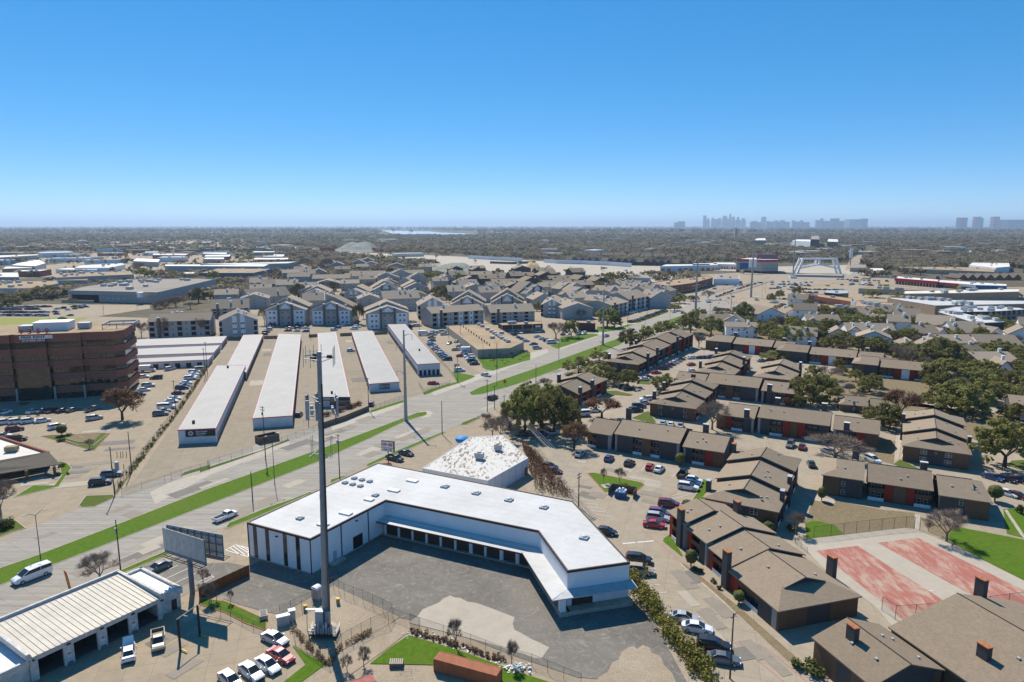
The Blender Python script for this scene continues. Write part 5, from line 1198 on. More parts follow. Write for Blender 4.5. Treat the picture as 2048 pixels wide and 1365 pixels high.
for(a,b,c,d,z)in((-1,L+.3,-D_ - .35,-D_+.1,h+1.0),(L - .3,L+.3,-D_,.4,h+.9),(-.9,-.3,-D_,.4,h+.9)):mb=MB();F.box(mb,a,b,c,d,h - .2,z);part('parapet',mb,'masonry',ga)
mb=MB();F.box(mb,L - .2,L+4.6,-D_+.2,-1.2,0,3.6);part('wall',mb,'masonry',ga,'low annex block at the right end')
for(a,b,c,d)in((L+.3,L+5.0,-1.6,-.9),(L+4.4,L+5.0,-D_,-1.6),(L+.3,L+5.0,-D_,-D_+.5)):mb=MB();F.box(mb,a,b,c,d,3.0,4.3);part('parapet',mb,'masonry',ga)
mb=MB();F.box(mb,L+.3,L+4.4,-D_+.5,-1.6,3.61,3.8);part('roof',mb,'whitemetal',ga)
mb=MB();F.box(mb,L+2.6,L+3.7,-1.21,-1.12,.1,2.3);part('door',mb,'blacksteel',ga)
mb=MB();F.box(mb,-12,-.4,-D_+2,-.5,0,3.6);part('wall',mb,'masonry',ga,'lower left wing');mb=MB();F.box(mb,-12,-.6,-D_+2.3,-.9,3.61,3.7);part('roof',mb,'whitemetal',ga)
mb=MB();F.box(mb,-12.2,-.4,-.6,-.1,3.0,4.2);part('parapet',mb,'masonry',ga)
landmark(200,1230,'by the repair garage')
#==================================================================charcoal apartments along the drive
def dloc(o,az):
 F=Fr(o,az);return lambda f,x,y,z=5.5:F.loc(Q(f,x,y,z))
def end_view(label,f,corner,az,wid,steps,chim=(),last=None,N=None,h0=5.0,de=.0,**kw):
 """stepped block seen from its end: corner is the near left eave corner, steps are section lengths going away"""
 o=Q(f,*corner,5.5);secs=[];u=0
 for k,(L,dv,up)in enumerate(steps):
  secs.append(dict(u0=u,u1=u+L,v0=dv,v1=dv+wid,e=5.5+up,r=3.0,h0=h0 if k==0 and h0 else 0,h1=(last or 0)if k==len(steps)- 1 else 0,
                         N=(N or[('B',5),('W',2.6),('D',5),('W',2.6),('B',5)])if k==0 else None,L=kw.get('L',[('R',2.4),('b',4.2),('G',3),('B',2)]),R=kw.get('R',[('R',2.2),('b',4),('G',4),('S',2.2)])))
  u+=L
 return dark_apartment(label,o,az,secs,chim)
G2_=60.5
end_view('charcoal apartment building right of the drive, brick end facing the fenced court','B7',(295,615),59.8,19.6,[(13.0,0,0),(14.2,0,1.1),(13.0,0,2.2)],chim=((5.5,.2,8.6,'greymetal'),(8.5,19.0,8.4,'greymetal'),(19.5,19.2,8.8,'greymetal'),(36,.2,10.5,'rust')),last=4)
end_view('charcoal apartment building with brick end wall and number plaque, far right between oaks','B6',(895,130),60.5,19.6,[(13.5,0,0),(14.5,0,1.1),(12.5,0,2.2)],chim=((11,19.4,8.6,'greymetal'),(27,.2,9.8,'greymetal')),last=4,L=[('R',2),('b',3),('G',4),('b',3)])
end_view('charcoal apartment building with brick end wall behind the first long block','B4',(485,770),60.0,19.6,[(15.0,0,0),(13.5,0,1.1),(10,0,2.2)],chim=((7,.1,9.0,'greymetal'),(20,.1,10.2,'greymetal')),last=4,N=[('B',3.5),('W',2),('D',9),('W',2),('B',3)])
end_view('charcoal apartment building hidden low behind the third long block','E8',(-60,640),60.0,19.0,[(16.0,0,0),(17,0,1.1),(13,0,2.2)],chim=((9,.2,9.2,'greymetal'),(24,18.8,10.6,'whiterail'),(42,.2,10.6,'whiterail')),last=4)
end_view('charcoal apartment building between two big oaks, grey chimney at its right','E8',(650,700),60.0,19.0,[(19.0,0,0),(16,0,1.1)],chim=((22,18.8,10.5,'whiterail'),),last=3)
end_view('long charcoal apartment building beside the main road, nearest its median trees','E7',(962,470),58.5,19.4,[(15.5,0,0),(18.0,0,1.0),(24,-1.5,2.0),(22,-1.5,2.8),(20,0,3.4)],chim=((6,.2,8.6,'whiterail'),(13.5,19.6,9.6,'greymetal'),(29,19.4,10.4,'greymetal'),(46,0,10.4,'whiterail'),(66,19,11.6,'greymetal')),last=4,R=[('R',2),('b',4),('G',3),('b',4),('R',2)])
end_view('charcoal apartment building behind the big twin oak near the main road','E7',(250,790),57.5,18.5,[(16,0,0),(15,0,1.1)],chim=((2.5,17.9,8.2,'greymetal'),(15.5,.2,9.4,'greymetal'),(14,18.2,9.2,'greymetal')),h0=0,last=4,R=[('R',3),('b',4),('R',3),('G',3)])
def ap1():
 o=Q('A4',355,92,6.4);az=-73.8;F=Fr(o,az);t=None
 secs=[dict(u0=0,u1=7.9,v0=-16.6,v1=0,e=6.6,r=2.6),dict(u0=7.9,u1=17.2,v0=-19.6,v1=-.5,e=5.9,r=3.0),dict(u0=17.2,u1=27.0,v0=-19.8,v1=-.6,e=5.2,r=3.0),dict(u0=27.0,u1=44.0,v0=-19.5,v1=.4,e=4.6,r=3.2,h1=5.5)]
 for q in secs:
  q['R']=[('R',1.6),('b',4),('G',2.4),('P',.8)];q['L']=[('G',3),('b',4),('R',2)]
 secs[3]['X']=[('B',5),('G',4),('B',5)]
 return secs,o,az
_s,_o,_a=ap1()
dark_apartment('stepped charcoal apartment row between the drive and the red courts',_o,_a,_s,((6.2,-.2,9.8,'rust'),(5.5,-16.4,9.6,'rust'),(26.4,.2,8.6,'rust'),(35.5,-19.2,9.0,'rust')),2)
o=Q('A5',80,1030,4.6);F=Fr(o,-73.8)
dark_apartment('lower right charcoal apartment block with wide grey brown shingle roof',Q('A5',85,1028,5.2),-73.8,[dict(u0=0,u1=14,v0=-15,v1=0,e=5.2,r=2.6,R=[('B',5),('G',3),('B',4)]),dict(u0=2,u1=22,v0=-46,v1=-15,e=5.8,r=4.2,L=[('G',3)],R=[('G',4),('B',3)])],((4.5,-4.6,9.3,'rust'),(1.5,-37,11.6,'rust'),(15.5,-21,9.6,'rust')),5)
def side_view(label,f,corner,az,dep,steps,chim=(),seqs=None,ends=(4,4)):
 """block seen along its long front: corner is the left front eave corner, steps go to the right; front offset in v"""
 o=Q(f,*corner,5.5);secs=[];u=0
 for k,(L,dv,up)in enumerate(steps):
  sq=(seqs or{}).get(k,[('G',3),('b',3),('B',2),('b',3),('G',3)])
  secs.append(dict(u0=u,u1=u+L - .9,v0=-dep+dv,v1=dv,e=5.5+up,r=2.9,h0=ends[0]if k==0 else 0,h1=ends[1]if k==len(steps)- 1 else 0,R=sq,L=[('G',4),('b',3),('R',2)],
                         X=[('B',5),('G',4),('B',5)]if k==len(steps)- 1 else None,N=[('B',5),('G',4),('B',5)]if k==0 else None));u+=L
 return dark_apartment(label,o,az,secs,chim)
side_view('long charcoal apartment block facing the car park with the red and white cars','B3',(500,320),-28.5,18.5,[(10.5,0,.1),(24.0,0,.9),(14.5,0,.1)],((10.0,-17,11.2,'signblack'),(38.5,-16,9.6,'blind')),{0:[('b',3),('G',4),('P',1)],1:[('P',.8),('G',6),('b',3.4),('B',3.2),('b',3.4),('G',6),('P',.8)],2:[('P',.8),('G',2.5),('b',4.5),('R',3.2),('B',3.5)]},(0,0))
side_view('long charcoal apartment block with tall chimneys behind the first long block','E8',(190,1175),-28.0,18.5,[(15.5,0,.1),(26,0,1.0),(16,0,.1)],((11.6,-.6,8.8,'whiterail'),(20.5,-17.5,10.6,'whiterail'),(37.5,-17,10.6,'whiterail'),(46,-.6,8.4,'whiterail')),{0:[('B',3),('R',2),('b',4),('G',3),('P',.8)],1:[('P',.8),('G',3),('b',4),('R',2.4),('B',2),('R',2.4),('b',4),('G',3)],2:[('P',.8),('G',2),('b',4),('R',2.6),('B',4)]},(4,0))
side_view('third long charcoal apartment block with pale stair pillars, half hidden by roofs','E8',(-330,760),-29.0,18.5,[(15,0,.1),(24.5,0,1.0),(15,0,.1)],((9,-1.2,9.4,'rust'),(43,-.4,8.6,'whiterail')),{1:[('G',5),('b',3),('B',3),('b',3),('G',6),('P',.9)],2:[('P',.9),('S',2.5),('G',3),('b',4),('R',3)]},(0,4))
side_view('charcoal apartment block facing the dormant lawn and tennis courts','B6',(225,385),-26.0,17.5,[(12.2,0,.5),(17.2,-1.2,0),(13.2,1.4,0)],((9,-16.5,9.4,'signblack'),(27,-15.0,9.2,'blind')),{0:[('B',4),('W',2),('G',4)],1:[('b',4.4),('R',2.4),('B',3.4),('R',2.2),('b',4.4)],2:[('G',4),('W',2),('B',5)]},(4.5,4.5))
side_view('charcoal apartment block with white stair panel, left one under the far oaks','E8',(60,265),-31.5,18,[(17.5,0,.6),(24,0,0),(16,0,-.2)],((15,-17,10,'whiterail'),(45,-15,9.2,'whiterail')),{0:[('B',4),('W',2),('G',5)],1:[('b',5),('R',3),('K',3),('R',3),('b',5)],2:[('G',5),('B',5)]},(4.5,4.5))
side_view('charcoal apartment block with white stair panel, middle one under the far oaks','E8',(935,385),-31.5,18,[(18.5,0,.6),(25,0,0),(17,0,-.2)],((16,-17,10,'whiterail'),(47,-15,9.2,'whiterail')),{0:[('B',4),('G',5)],1:[('b',5),('R',3),('K',3),('R',3),('b',5)],2:[('G',5),('B',5)]},(4.5,4.5))
side_view('charcoal apartment block with white stair panel, right one among the big oaks','B5',(475,450),-31.5,18,[(13.5,0,.6),(23,0,0),(15,0,-.2)],(),{0:[('B',4),('G',5)],1:[('b',5),('R',3),('K',3),('R',2),('b',5)],2:[('G',3),('W',2),('B',5)]},(4.5,4.5))
side_view('small single storey clubhouse with tan hipped roof among the trees','B5',(375,735),-22,12,[(12,0,-2.4),(9,1.5,-2.6)],(),{0:[('B',3),('W',2),('B',3)],1:[('G',3),('B',3)]},(3,3))
side_view('charcoal apartment block cut by the right edge, brick red wall and balcony','B5',(1790,795),-28,17,[(18,0,.2),(20,0,.8)],(),{0:[('R',2.6),('b',6),('B',4)]},(0,0))
landmark(1315,880,'by the long block facing the car park');landmark(1600,850,'by the long block with tall chimneys');landmark(1450,770,'by the third long block');landmark(1510,960,'by the block facing the fenced court');landmark(1880,880,'by the far right block with brick end')
landmark(1810,980,'by the block facing the dormant lawn');landmark(1480,1090,'by the stepped row beside the courts');landmark(1290,700,'by the long block beside the main road');landmark(1150,775,'by the block behind the twin oak');landmark(1480,695,'by the left white stair panel block');landmark(1640,730,'by the middle white stair panel block');landmark(1790,755,'by the right white stair panel block');landmark(1720,800,'by the clubhouse');landmark(1850,1110,'by the red courts')
#==================================================================grey and white three-storey flats behind the storage rows
GG='grey and white apartment buildings'
def gpx(label,xl,yl,xr,yr,depth,ytop_eave,ytop_ridge,front,style,second=0,chim=2,f='F',wall='greyside',roof='shingle2',grp=GG,**kw):
 A=Q(f,xl,yl);B=Q(f,xr,yr);e=height_at(A,px(f,0,ytop_eave)[1]);m=(A+B)/2
 if front=='gable':ridge=height_at(m,px(f,0,ytop_ridge)[1])
 else:
  bk=Vector((-(B-A)[1],(B-A)[0],0)).normalized();ridge=height_at(m+bk*depth/2,px(f,0,ytop_ridge)[1])
 return gable_house(label,A,B,depth,e,max(1.5,ridge - e),front,wall,roof,group=grp,chim=chim,style=style,second=second,**kw)
gpx('grey gable block with two white window strips behind the short white storage blocks',1165,800,1690,770,26,570,445,'gable','twopanel',0,3,'D1')
gpx('grey and white gable block with brick chimneys, left one behind the second storage row',215,765,770,755,30,555,440,'gable','wings',2.2,2,'D2')
gpx('grey and white gable block with brick chimneys, right one behind the second storage row',840,750,1385,745,30,560,435,'gable','wings',2.2,2,'D2')
gpx('grey and white gable block with brick chimneys directly behind the rightmost storage row',100,880,670,860,32,670,560,'gable','wings',1.6,3,'D3')
gpx('plain grey gable block with wide white dormer beside the narrow lane',800,745,1190,735,28,560,445,'gable','twopanel',0,2,'D3')
gpx('long grey flats with dark balconies facing the tan roofed shop, left of the pair',985,860,1690,805,22,665,555,'eave','flats',0,2,'D3')
gpx('long grey flats with dark balconies facing the tan roofed shop, right of the pair',10,1010,610,985,22,860,740,'eave','flats',0,2,'D4')
gpx('grey gable with stacked roofs behind the left balcony flats',1240,640,1690,640,34,545,425,'gable','wings',2.4,3,'D3')
gpx('grey gable with stacked roofs behind the right balcony flats',15,800,455,800,34,725,600,'gable','wings',2.4,3,'D4')
gpx('small pale block with steep skewed roofs among the olive trees',480,690,790,640,22,600,470,'gable','wings',2.0,2,'D4')
gpx('white fronted gable block left of the pair above the brown shops',700,910,990,915,40,750,675,'gable','twopanel',0,4,'D4')
gpx('grey fronted gable block right of the pair above the brown shops',985,950,1400,940,44,800,725,'gable','',0,4,'D4',win=0)
gpx('grey row with many white chimneys beside the road car park, middle part',1110,510,1340,450,26,350,255,'eave','flats',0,4,'D5')
gpx('grey row end with white balconies beside the road car park',1345,440,1610,385,24,270,150,'eave','flats',0,3,'D5')
gpx('grey and white end block nearest the main road car park',1640,390,1920,370,20,245,155,'gable','',0,2,'D5',win=2)
gpx('grey roofs with white chimneys behind the row, left',640,330,940,290,24,230,130,'gable','',1.5,4,'D5',win=2)
gpx('grey roofs with white chimneys behind the row, far left',490,260,700,240,22,140,60,'gable','',1.0,3,'D5',win=2)
gpx('long pale flats behind bare trees left of the plain gable block',195,800,1040,770,20,575,455,'eave','flats',0,3,'D1')
gpx('tan roofed flats behind the bare trees, nearer part',1050,520,1560,500,22,400,260,'eave','flats',0,4,'D1')
gpx('tan roofed flats behind the bare trees, farther part',0,480,560,430,22,390,245,'eave','',0,4,'D2',win=6)
gpx('white and grey gable with stacked roofs, left of two in the second line',735,470,1060,465,40,335,265,'gable','twopanel',1.5,2,'D2')
gpx('white and grey gable with stacked roofs, right of two in the second line',1260,450,1580,450,40,330,260,'gable','twopanel',1.5,2,'D2')
gpx('grey gable behind the bare trunks in the second line',1690,400,2030,390,36,280,185,'gable','wings',1.6,2,'D2')
gpx('low tan roofed block with brown chimneys in the second line',330,640,820,620,24,470,350,'eave','',0,4,'D3',win=5)
gpx('small tan gable with pale front in the third line',520,300,720,300,24,235,175,'gable','',0,1,'D3',win=2)
gpx('grey gable beside the small green plot',610,400,940,390,28,320,240,'gable','',1.2,2,'D3',win=2)
landmark(480,650,'by the plain grey gable block');landmark(572,630,'by the left gable block with brick chimneys');landmark(662,630,'by the right gable block with brick chimneys');landmark(770,640,'by the gable block behind the rightmost storage row');landmark(860,620,'by the grey block beside the lane');landmark(915,640,'by the left balcony flats');landmark(1020,630,'by the right balcony flats');landmark(1108,620,'by the white fronted gable block');landmark(1170,625,'by the grey fronted gable block');landmark(1260,610,'by the grey row with white chimneys');landmark(640,590,'in the second line of grey gables');landmark(800,570,'by the small green plot')
TG='tan roofed flats in the third line'
for k,(x0,x1,y,ye,yr,fr)in enumerate(((625,700,566,558,549,'eave'),(690,760,562,555,546,'eave'),(752,800,565,556,548,'gable'),(620,690,578,570,560,'gable'),(700,770,556,550,542,'eave'),(780,826,556,549,541,'gable'),(808,850,552,547,540,'eave'))):
 gpx(f'tan shingled flats in the third line, {ORD[k]} counting from the railway side',x0,y,x1,y - 1,26,ye,yr,fr,'',0,1,grp=TG,win=3,wall='greyside')
DG='brown roofed dark walled flats'
for k,(x0,x1,y,ye,yr,fr)in enumerate(((920,968,572,563,553,'gable'),(960,1010,566,558,549,'eave'),(925,985,556,550,543,'eave'),(1000,1070,560,553,545,'eave'),(1045,1075,572,566,559,'gable'),(1090,1145,586,573,561,'eave'),(1100,1150,566,560,551,'eave'),(1155,1178,571,560,551,'gable'),(985,1040,575,567,558,'eave'))):
 gpx(f'brown shingled dark walled flats, {ORD[k]} counting from the gravel mound',x0,y,x1,y - 1,24,ye,yr,fr,'white',0,0,grp=DG,wall='sidingdark',roof='shingle',win=4,dorm=2 if fr=='eave' else 0,trim='browntrim',levels=2)
#==================================================================white cottages-style flats on the right
WG='white gabled flats with tan roofs'
def cot(label,f,xl,yl,xr,yr,ye,yrd,depth,front,chim=2,win=2,roof='shingle2',**kw):
 gpx(label,xl,yl,xr,yr,depth,ye,yrd,front,'white',0,chim,f,'whiteside',roof,WG,win=win,levels=2,trim='browntrim',**kw)
cot('white flats with an arched porch and tall white chimney behind the left stair panel block','D6',760,800,1190,810,640,575,16,'eave',3,4)
cot('white gable front of the arched porch flats','D6',1010,810,1190,815,690,620,14,'gable',0,2)
cot('tan roofed flats half hidden by oaks beside the road','D6',420,640,830,650,560,465,18,'eave',1,4,'shingle')
cot('white balcony flats with broad tan roof below the parked trucks','D6',1180,570,1560,560,480,380,26,'gable',1,3)
cot('white gable behind the broad tan roof','D6',1560,500,1760,500,470,400,20,'gable',2,1,'shingle')
cot('white flats with pale left gable and dark roof near the middle oaks','D7',110,640,680,650,520,415,16,'eave',3,3,'shingle')
cot('white gable wing of the pale left gable flats','D6',1830,650,2020,655,600,530,14,'gable',1,2)
cot('white twin gabled flats with two pairs of chimneys above the middle stair panel block','D7',800,860,1620,880,700,565,17,'eave',3,5)
cot('left white gable of the twin gabled flats','D7',800,860,1050,870,720,625,14,'gable',2,1)
cot('right white gable of the twin gabled flats','D7',1330,880,1600,890,750,665,14,'gable',1,1)
cot('tan hipped roof sunk among oaks left of the twin gabled flats','D7',450,830,840,850,770,655,16,'gable',0,1)
cot('white steep gable with dark roof below the tan shop roofs','D7',920,440,1540,450,400,290,20,'eave',3,3,'shingle')
cot('tan roof with white end among trees right of the steep gable','D7',1120,560,1480,570,520,415,18,'eave',2,3)
cot('tan roof cluster behind the oaks near the white roofed flats','D8',130,560,560,590,500,400,26,'eave',1,4)
cot('white fronted flats with two chimneys and wide tan roof at the right','D8',550,650,960,660,600,470,22,'eave',3,5)
cot('white gable end of the wide tan roof','D8',960,680,1150,670,620,540,16,'gable',1,1)
cot('white twin gable flats in front of the tan roof cluster','D8',150,700,400,700,610,510,18,'eave',1,3,'shingle')
cot('white gable right of the twin gable flats','D8',370,680,500,680,620,555,14,'gable',1,1)
cot('long tan roof with dark gable vent in the far right oaks','D8',420,800,850,800,720,620,20,'eave',1,4)
cot('broad tan roof ending in a white balcony gable at the right edge','D8',880,820,1360,830,750,620,26,'eave',0,4)
cot('dark brown roof with white left gable','D8',560,880,920,880,810,735,18,'eave',1,4,'shingle3')
cot('tan roof with four dark vents behind the large oak at the right','D8',860,1010,1310,1010,930,815,22,'eave',1,4)
cot('white gable with round window beside a tall white chimney','D8',1060,1080,1240,1090,1010,925,16,'gable',1,1)
cot('tan roof with white chimney behind the bare tree','D8',-40,780,200,790,740,690,16,'gable',1,1)
landmark(1480,660,'by the arched porch flats');landmark(1420,635,'by the tan roofed flats beside the road');landmark(1540,640,'by the white balcony flats');landmark(1645,645,'by the pale left gable flats');landmark(1740,670,'by the twin gabled white flats');landmark(1750,625,'by the steep white gable');landmark(1860,650,'by the tan roof cluster');landmark(1950,660,'by the wide tan roof');landmark(1910,690,'by the dark vent gable roof');landmark(1990,720,'by the roof with four vents');landmark(2020,690,'by the balcony gable at the right edge')
#==================================================================cell tower and its yard
tb=P(653,1262);th=height_at(tb,704);tw=thing('cell_tower','tall grey monopole cell tower standing in its fenced gravel yard','cell tower',tuple(tb))
tw.rotation_euler=(math.radians(-.2),math.radians(1.15),0)
LOCAL.add(tw.name)
mb=MB();k=12
for i in range(k):z0,z1=th*i/k,th*(i+1)/k;r=lambda z:.76 - .36*z/th;mb.tube((0,0,z0),(0,0,z1),r(z0),r(z1),12,i in(0,k - 1))
part('mast',mb,'towersteel',tw);mb=MB()
for i in range(1,4):z=th*i/4;mb.tube((0,0,z - .5),(0,0,z+.5),0.80 - .36*z/th,n=12)
part('flange',mb,'towersteel',tw)
part('base_plate',MB().tube((0,0,0),(0,0,.7),2.1,n=12),'kerb',tw);part('cable_conduit',MB().tube((.95,-.5,.5),(.45,-.2,th - 6),.09,n=6).tube((.75,-.75,.5),(.35,-.3,th - 6),.07,n=6),'blacksteel',tw)
def pl(a,b,r=.05):return MB().tube(a,b,r,n=5)
def ring_arms(z,n,R,a0,m='steel'):
 for i in range(n):
  a=a0+2*math.pi*i/n;c,s=math.cos(a),math.sin(a);mb=MB();mb.tube((c*.4,s*.4,z),(c*R,s*R,z),.08,n=5);mb.tube((c*.4,s*.4,z - .9),(c*R,s*R,z - .05),.06,n=5)
  mb.tube((c*R - s*1.7,s*R+c*1.7,z),(c*R+s*1.7,s*R - c*1.7,z),.08,n=5);part('antenna_mount',mb,m,tw)
zt=th - 1.0;ring_arms(zt,3,2.6,.15)
for i in range(3):
 a=.15+2*math.pi*i/3;c,s=math.cos(a),math.sin(a)
 for q in(-1.5,0,1.5):part('whip_antenna',pl((c*2.6 - s*q,s*2.6+c*q,zt - 1.6),(c*2.6 - s*q,s*2.6+c*q,zt+1.9),.05),'towersteel',tw)
 part('radio_unit',MB().box((c*1.8,s*1.8,zt+.1),(.9,.7,.55),a),'blacksteel',tw)
zm=th - 11.0;ring_arms(zm+2.0,3,2.6,.3);ring_arms(zm - .5,3,2.6,.3)
for i in range(3):
 a=.3+2*math.pi*i/3;c,s=math.cos(a),math.sin(a)
 for q in(-1.0,1.0):
  part('panel_antenna',MB().box((c*3.0 - s*q,s*3.0+c*q,zm+.7),(.3,.62,3.6),a),'greymetal' if q<0 else 'towersteel',tw);part('antenna_pipe',pl((c*2.7 - s*q,s*2.7+c*q,zm - 2.6),(c*2.7 - s*q,s*2.7+c*q,zm+2.8),.06),'blacksteel',tw)
  part('radio_unit',MB().box((c*2.1 - s*q*.6,s*2.1+c*q*.6,zm+.1),(.4,.5,.9),a),'greymetal',tw)
zl=th - 19.5;ring_arms(zl,2,1.7,-.1)
for q in(-1,1):
 for w in(-.5,.5):part('whip_antenna',pl((q*1.8,w,zl - .8),(q*1.8,w,zl+3.6),.045),'towersteel',tw)
part('equipment_cabinet',MB().box((-.9,-1.2,2.9),(1.5,1.1,4.2)),'greymetal',tw);part('equipment_cabinet',MB().tube((.55,-1.05,2.5),(.55,-1.05,4.9),.6,n=10),'steel',tw)
mb=MB();mb.box((0,-1.4,.75),(5.2,3.2,.12))
for x in(-2.5,2.5):
 for y in(-2.9,.1):mb.box((x,y,.4),(.15,.15,.8))
part('platform',mb,'blacksteel',tw);mb=MB()
for z in(1.3,1.85):
 for a,b in(((-2.6,-3),(2.6,-3)),((-2.6,-3),(-2.6,.2)),((2.6,-3),(2.6,.2))):mb.tube((*a,z),(*b,z),.05,n=4)
for x in(-2.6,-1.3,0,1.3,2.6):mb.tube((x,-3,.8),(x,-3,1.9),.05,n=4)
part('guard_rail',mb,'steel',tw);part('ice_bridge',MB().box((-2.3,.2,4.4),(3.4,.5,.08)).box((-3.8,.2,2.2),(.1,.1,4.4)),'steel',tw)
mb=MB()
for k in range(8):mb.box((-1.9+k*.5,-2.4,1.5+(k % 3)*.3),(.3,.4,1.2+(k % 3)*.6))
part('cable_box',mb,'greymetal',tw)
landmark(652,1250,'by the cell tower')
fence('chain link fence round the tower yard, topped with wire',QL('A2',[(600,890),(838,780),(960,690),(1000,668),(1080,720),(1220,770),(1370,840),(1440,880),(1410,935),(1280,985),(1060,1110),(965,1235),(845,1160),(710,1050),(690,985)]),2.9,2.6,group='chain link fences')
fence('chain link fence along the lower edge of the asphalt yard',[*QL('A2',[(1450,890),(1640,965)]),*QL('A3',[(0,930),(75,962),(250,1020),(455,1090),(680,1180),(910,1240),(1150,1340),(1280,1390)])],2.3,4.4,group='chain link fences')
fence('chain link fence between the garage yard and the grass strip',QL('A2',[(0,790),(85,830),(230,880),(315,920),(400,965),(490,985)]),1.8,3.0,group='chain link fences')
board_fence('reddish brown cedar board fence beside the white warehouse',[Q('A1',1490,745),Q('A1',1868,565)],2.6,'fencewood',.35,'cedar_fence')
board_fence('dark board fence behind the clipped red hedge',QL('A8',[(935,820),(1100,765),(1280,690)]),2.2,'oldwood',.5)
for lab,pts in(('weathered board fence closing the first storage lane',[(1255,820),(1455,815)]),('weathered board fence closing the second storage lane',[(1755,808),(1950,805)])):board_fence(lab,QL('D1',pts),2.2,'oldwood',.6,group='board fences at the lane ends')
for lab,pts in(('weathered board fence closing the third storage lane',[(805,925),(920,918)]),('weathered board fence closing the fourth storage lane',[(1230,908),(1390,900)]),('weathered board fence closing the fifth storage lane',[(1700,888),(1880,878)])):board_fence(lab,QL('D2',pts),2.2,'oldwood',.6,group='board fences at the lane ends')
fence('dark iron fence along the drive to the brick office',QL('A7',[(1050,760),(1200,560),(1330,390),(1480,200),(1590,60),(1760,-170),(1880,-360)]),2.7,3.0,r=.06,group='iron fences')
fence('iron gate fence in front of the first storage lane',QL('A7',[(1110,780),(1290,720),(1500,655),(1560,640)]),2.0,5,group='iron fences');fence('iron fence on the verge under the large storage sign',[*QL('A7',[(1560,635),(1911,535)]),*QL('A8',[(60,1120),(240,1065),(400,1010)])],2.4,3.5,group='iron fences')
fence('iron fence from the wooden shed towards the tower',QL('A8',[(470,985),(620,930),(665,915),(790,870),(930,815)]),2.0,4.5,group='iron fences')
fence('iron fence round the office end of the storage rows',QL('A8',[(1300,690),(1400,650),(1545,605)]),2.0,3.2,group='iron fences');fence('iron fence in front of the red car by the right storage row',QL('A8',[(1660,500),(1700,560),(1896,490)]),2.0,3.0,group='iron fences')
fence('iron fence along the used car lot',QL('E6',[(0,620),(330,960),(545,1235)]),2.0,4.0,group='iron fences')
fence('dark mesh fence along the head of the tennis courts',QL('A5',[(100,290),(230,275),(420,250),(610,228),(790,212),(855,215)]),3.2,4.4,r=.05,group='court fences');fence('dark mesh fence stub right of the court path',QL('A5',[(895,228),(960,240)]),3.2,4,r=.05,group='court fences')
fence('dark mesh fence at the near end of the tennis courts',QL('A5',[(610,830),(710,900),(860,895),(1100,870),(1410,830),(1700,790)]),3.2,5,r=.05,group='court fences');fence('low fence at the court corner under the bare shrub',QL('A4',[(1270,260),(1310,330),(1400,400)]),1.4,2.2,group='court fences')
pb=Q('A1',1440,700);hb=height_at(pb,px('A1',0,200)[1]);bl=thing('billboard','bare grey two sided billboard on a thick steel post','billboard',tuple(pb));LOCAL.add(bl.name)
part('post',MB().tube((0,0,0),(0,0,hb - 4.6),.55,.5,12),'billsteel',bl)
F=Fr((0,0,0),-27)
def face(x0,y0,x1,y1):
 A=Q('A1',x0,y0,hb)- pb;B=Q('A1',x1,y1,hb)- pb;Fb,L=along(flat2(A),flat2(B));z0=hb - 4.9
 mb=MB();Fb.box(mb,0,L,-.25,-.05,z0 - .8,z0);part('lower_beam',mb,'billsteel',bl)
 for k in range(3):mb=MB();Fb.box(mb,L*k/3+.05,L*(k+1)/3 - .05,0,.12,z0+.05,hb);part('sign_panel',mb,'billface',bl)
 mb=MB()
 for k in range(9):a=L*k/8;Fb.box(mb,a - .07,a+.07,-.22,-.02,z0,hb)
 for z in(.9,2.6,4.2):Fb.box(mb,0,L,-.3,-.2,z0+z,z0+z+.15)
 part('back_frame',mb,'billsteel',bl);mb=MB()
 for k in range(6):a=L*k/5;Fb.box(mb,a - .05,a+.05,-.2,1.6,z0 - .75,z0 - .65)
 Fb.box(mb,0,L,.9,1.0,z0 - .7,z0 - .6);Fb.box(mb,0,L,1.5,1.6,z0 - .7,z0 - .6);part('catwalk',mb,'blacksteel',bl)
face(1215,205,1525,300);face(1665,262,1250,186)
mb=MB();F.box(mb,-5,4.5,-.3,.3,hb - 6.2,hb - 5.3);part('cross_beam',mb,'billsteel',bl)
def container(label,f,a,b,m,h=2.6):
 A=Q(f,*a,h);B=Q(f,*b,h);d=(B - A).normalized();az=math.degrees(math.atan2(d[1],d[0]));F=Fr(A,az);t=thing('shipping_container',label,'container',tuple(flat2(A)))
 Lc=12.2;Wc=2.45;mb=MB();F.box(mb,.05,Lc - .05,-Wc+.05,-.05,.15,h - .05);part('body',mb,m,t);mb=MB()
 for k in range(40):
  u=.2+k*.3;F.box(mb,u,u+.15,-.05,.0,.3,h - .15);F.box(mb,u,u+.15,-Wc,-Wc+.05,.3,h - .15);F.box(mb,u,u+.15,-Wc+.15,-.15,h - .05,h)
 part('corrugation',mb,m,t);mb=MB()
 for u in(0,Lc - .12):
  for v in(-Wc,-.12):F.box(mb,u,u+.12,v,v+.12,0,h+.01)
 for v in(-Wc,-.1):F.box(mb,0,Lc,v,v+.1,0,.16);F.box(mb,0,Lc,v,v+.1,h - .1,h+.015)
 part('frame',mb,m,t)
 for v in(-1.85,-.62):mb=MB();F.box(mb,-.06,0,v - .55,v+.55,.2,h - .12);mb.tube(F.pt(-.09,v+.3,.2),F.pt(-.09,v+.3,h - .2),.03,n=5);part('door',mb,m,t)
 return t
container('rusty orange shipping container on the grass beyond the fence','A3',(175,1190),(800,1360),'container');container('red brown shipping container in the tower shadow','A2',(1280,1300),(960,1420),'container2')
tp=Q('A2',1470,1245);t=thing('pallet_stack','grey stacked pallets and frame beside the orange container','pallets',tuple(tp))
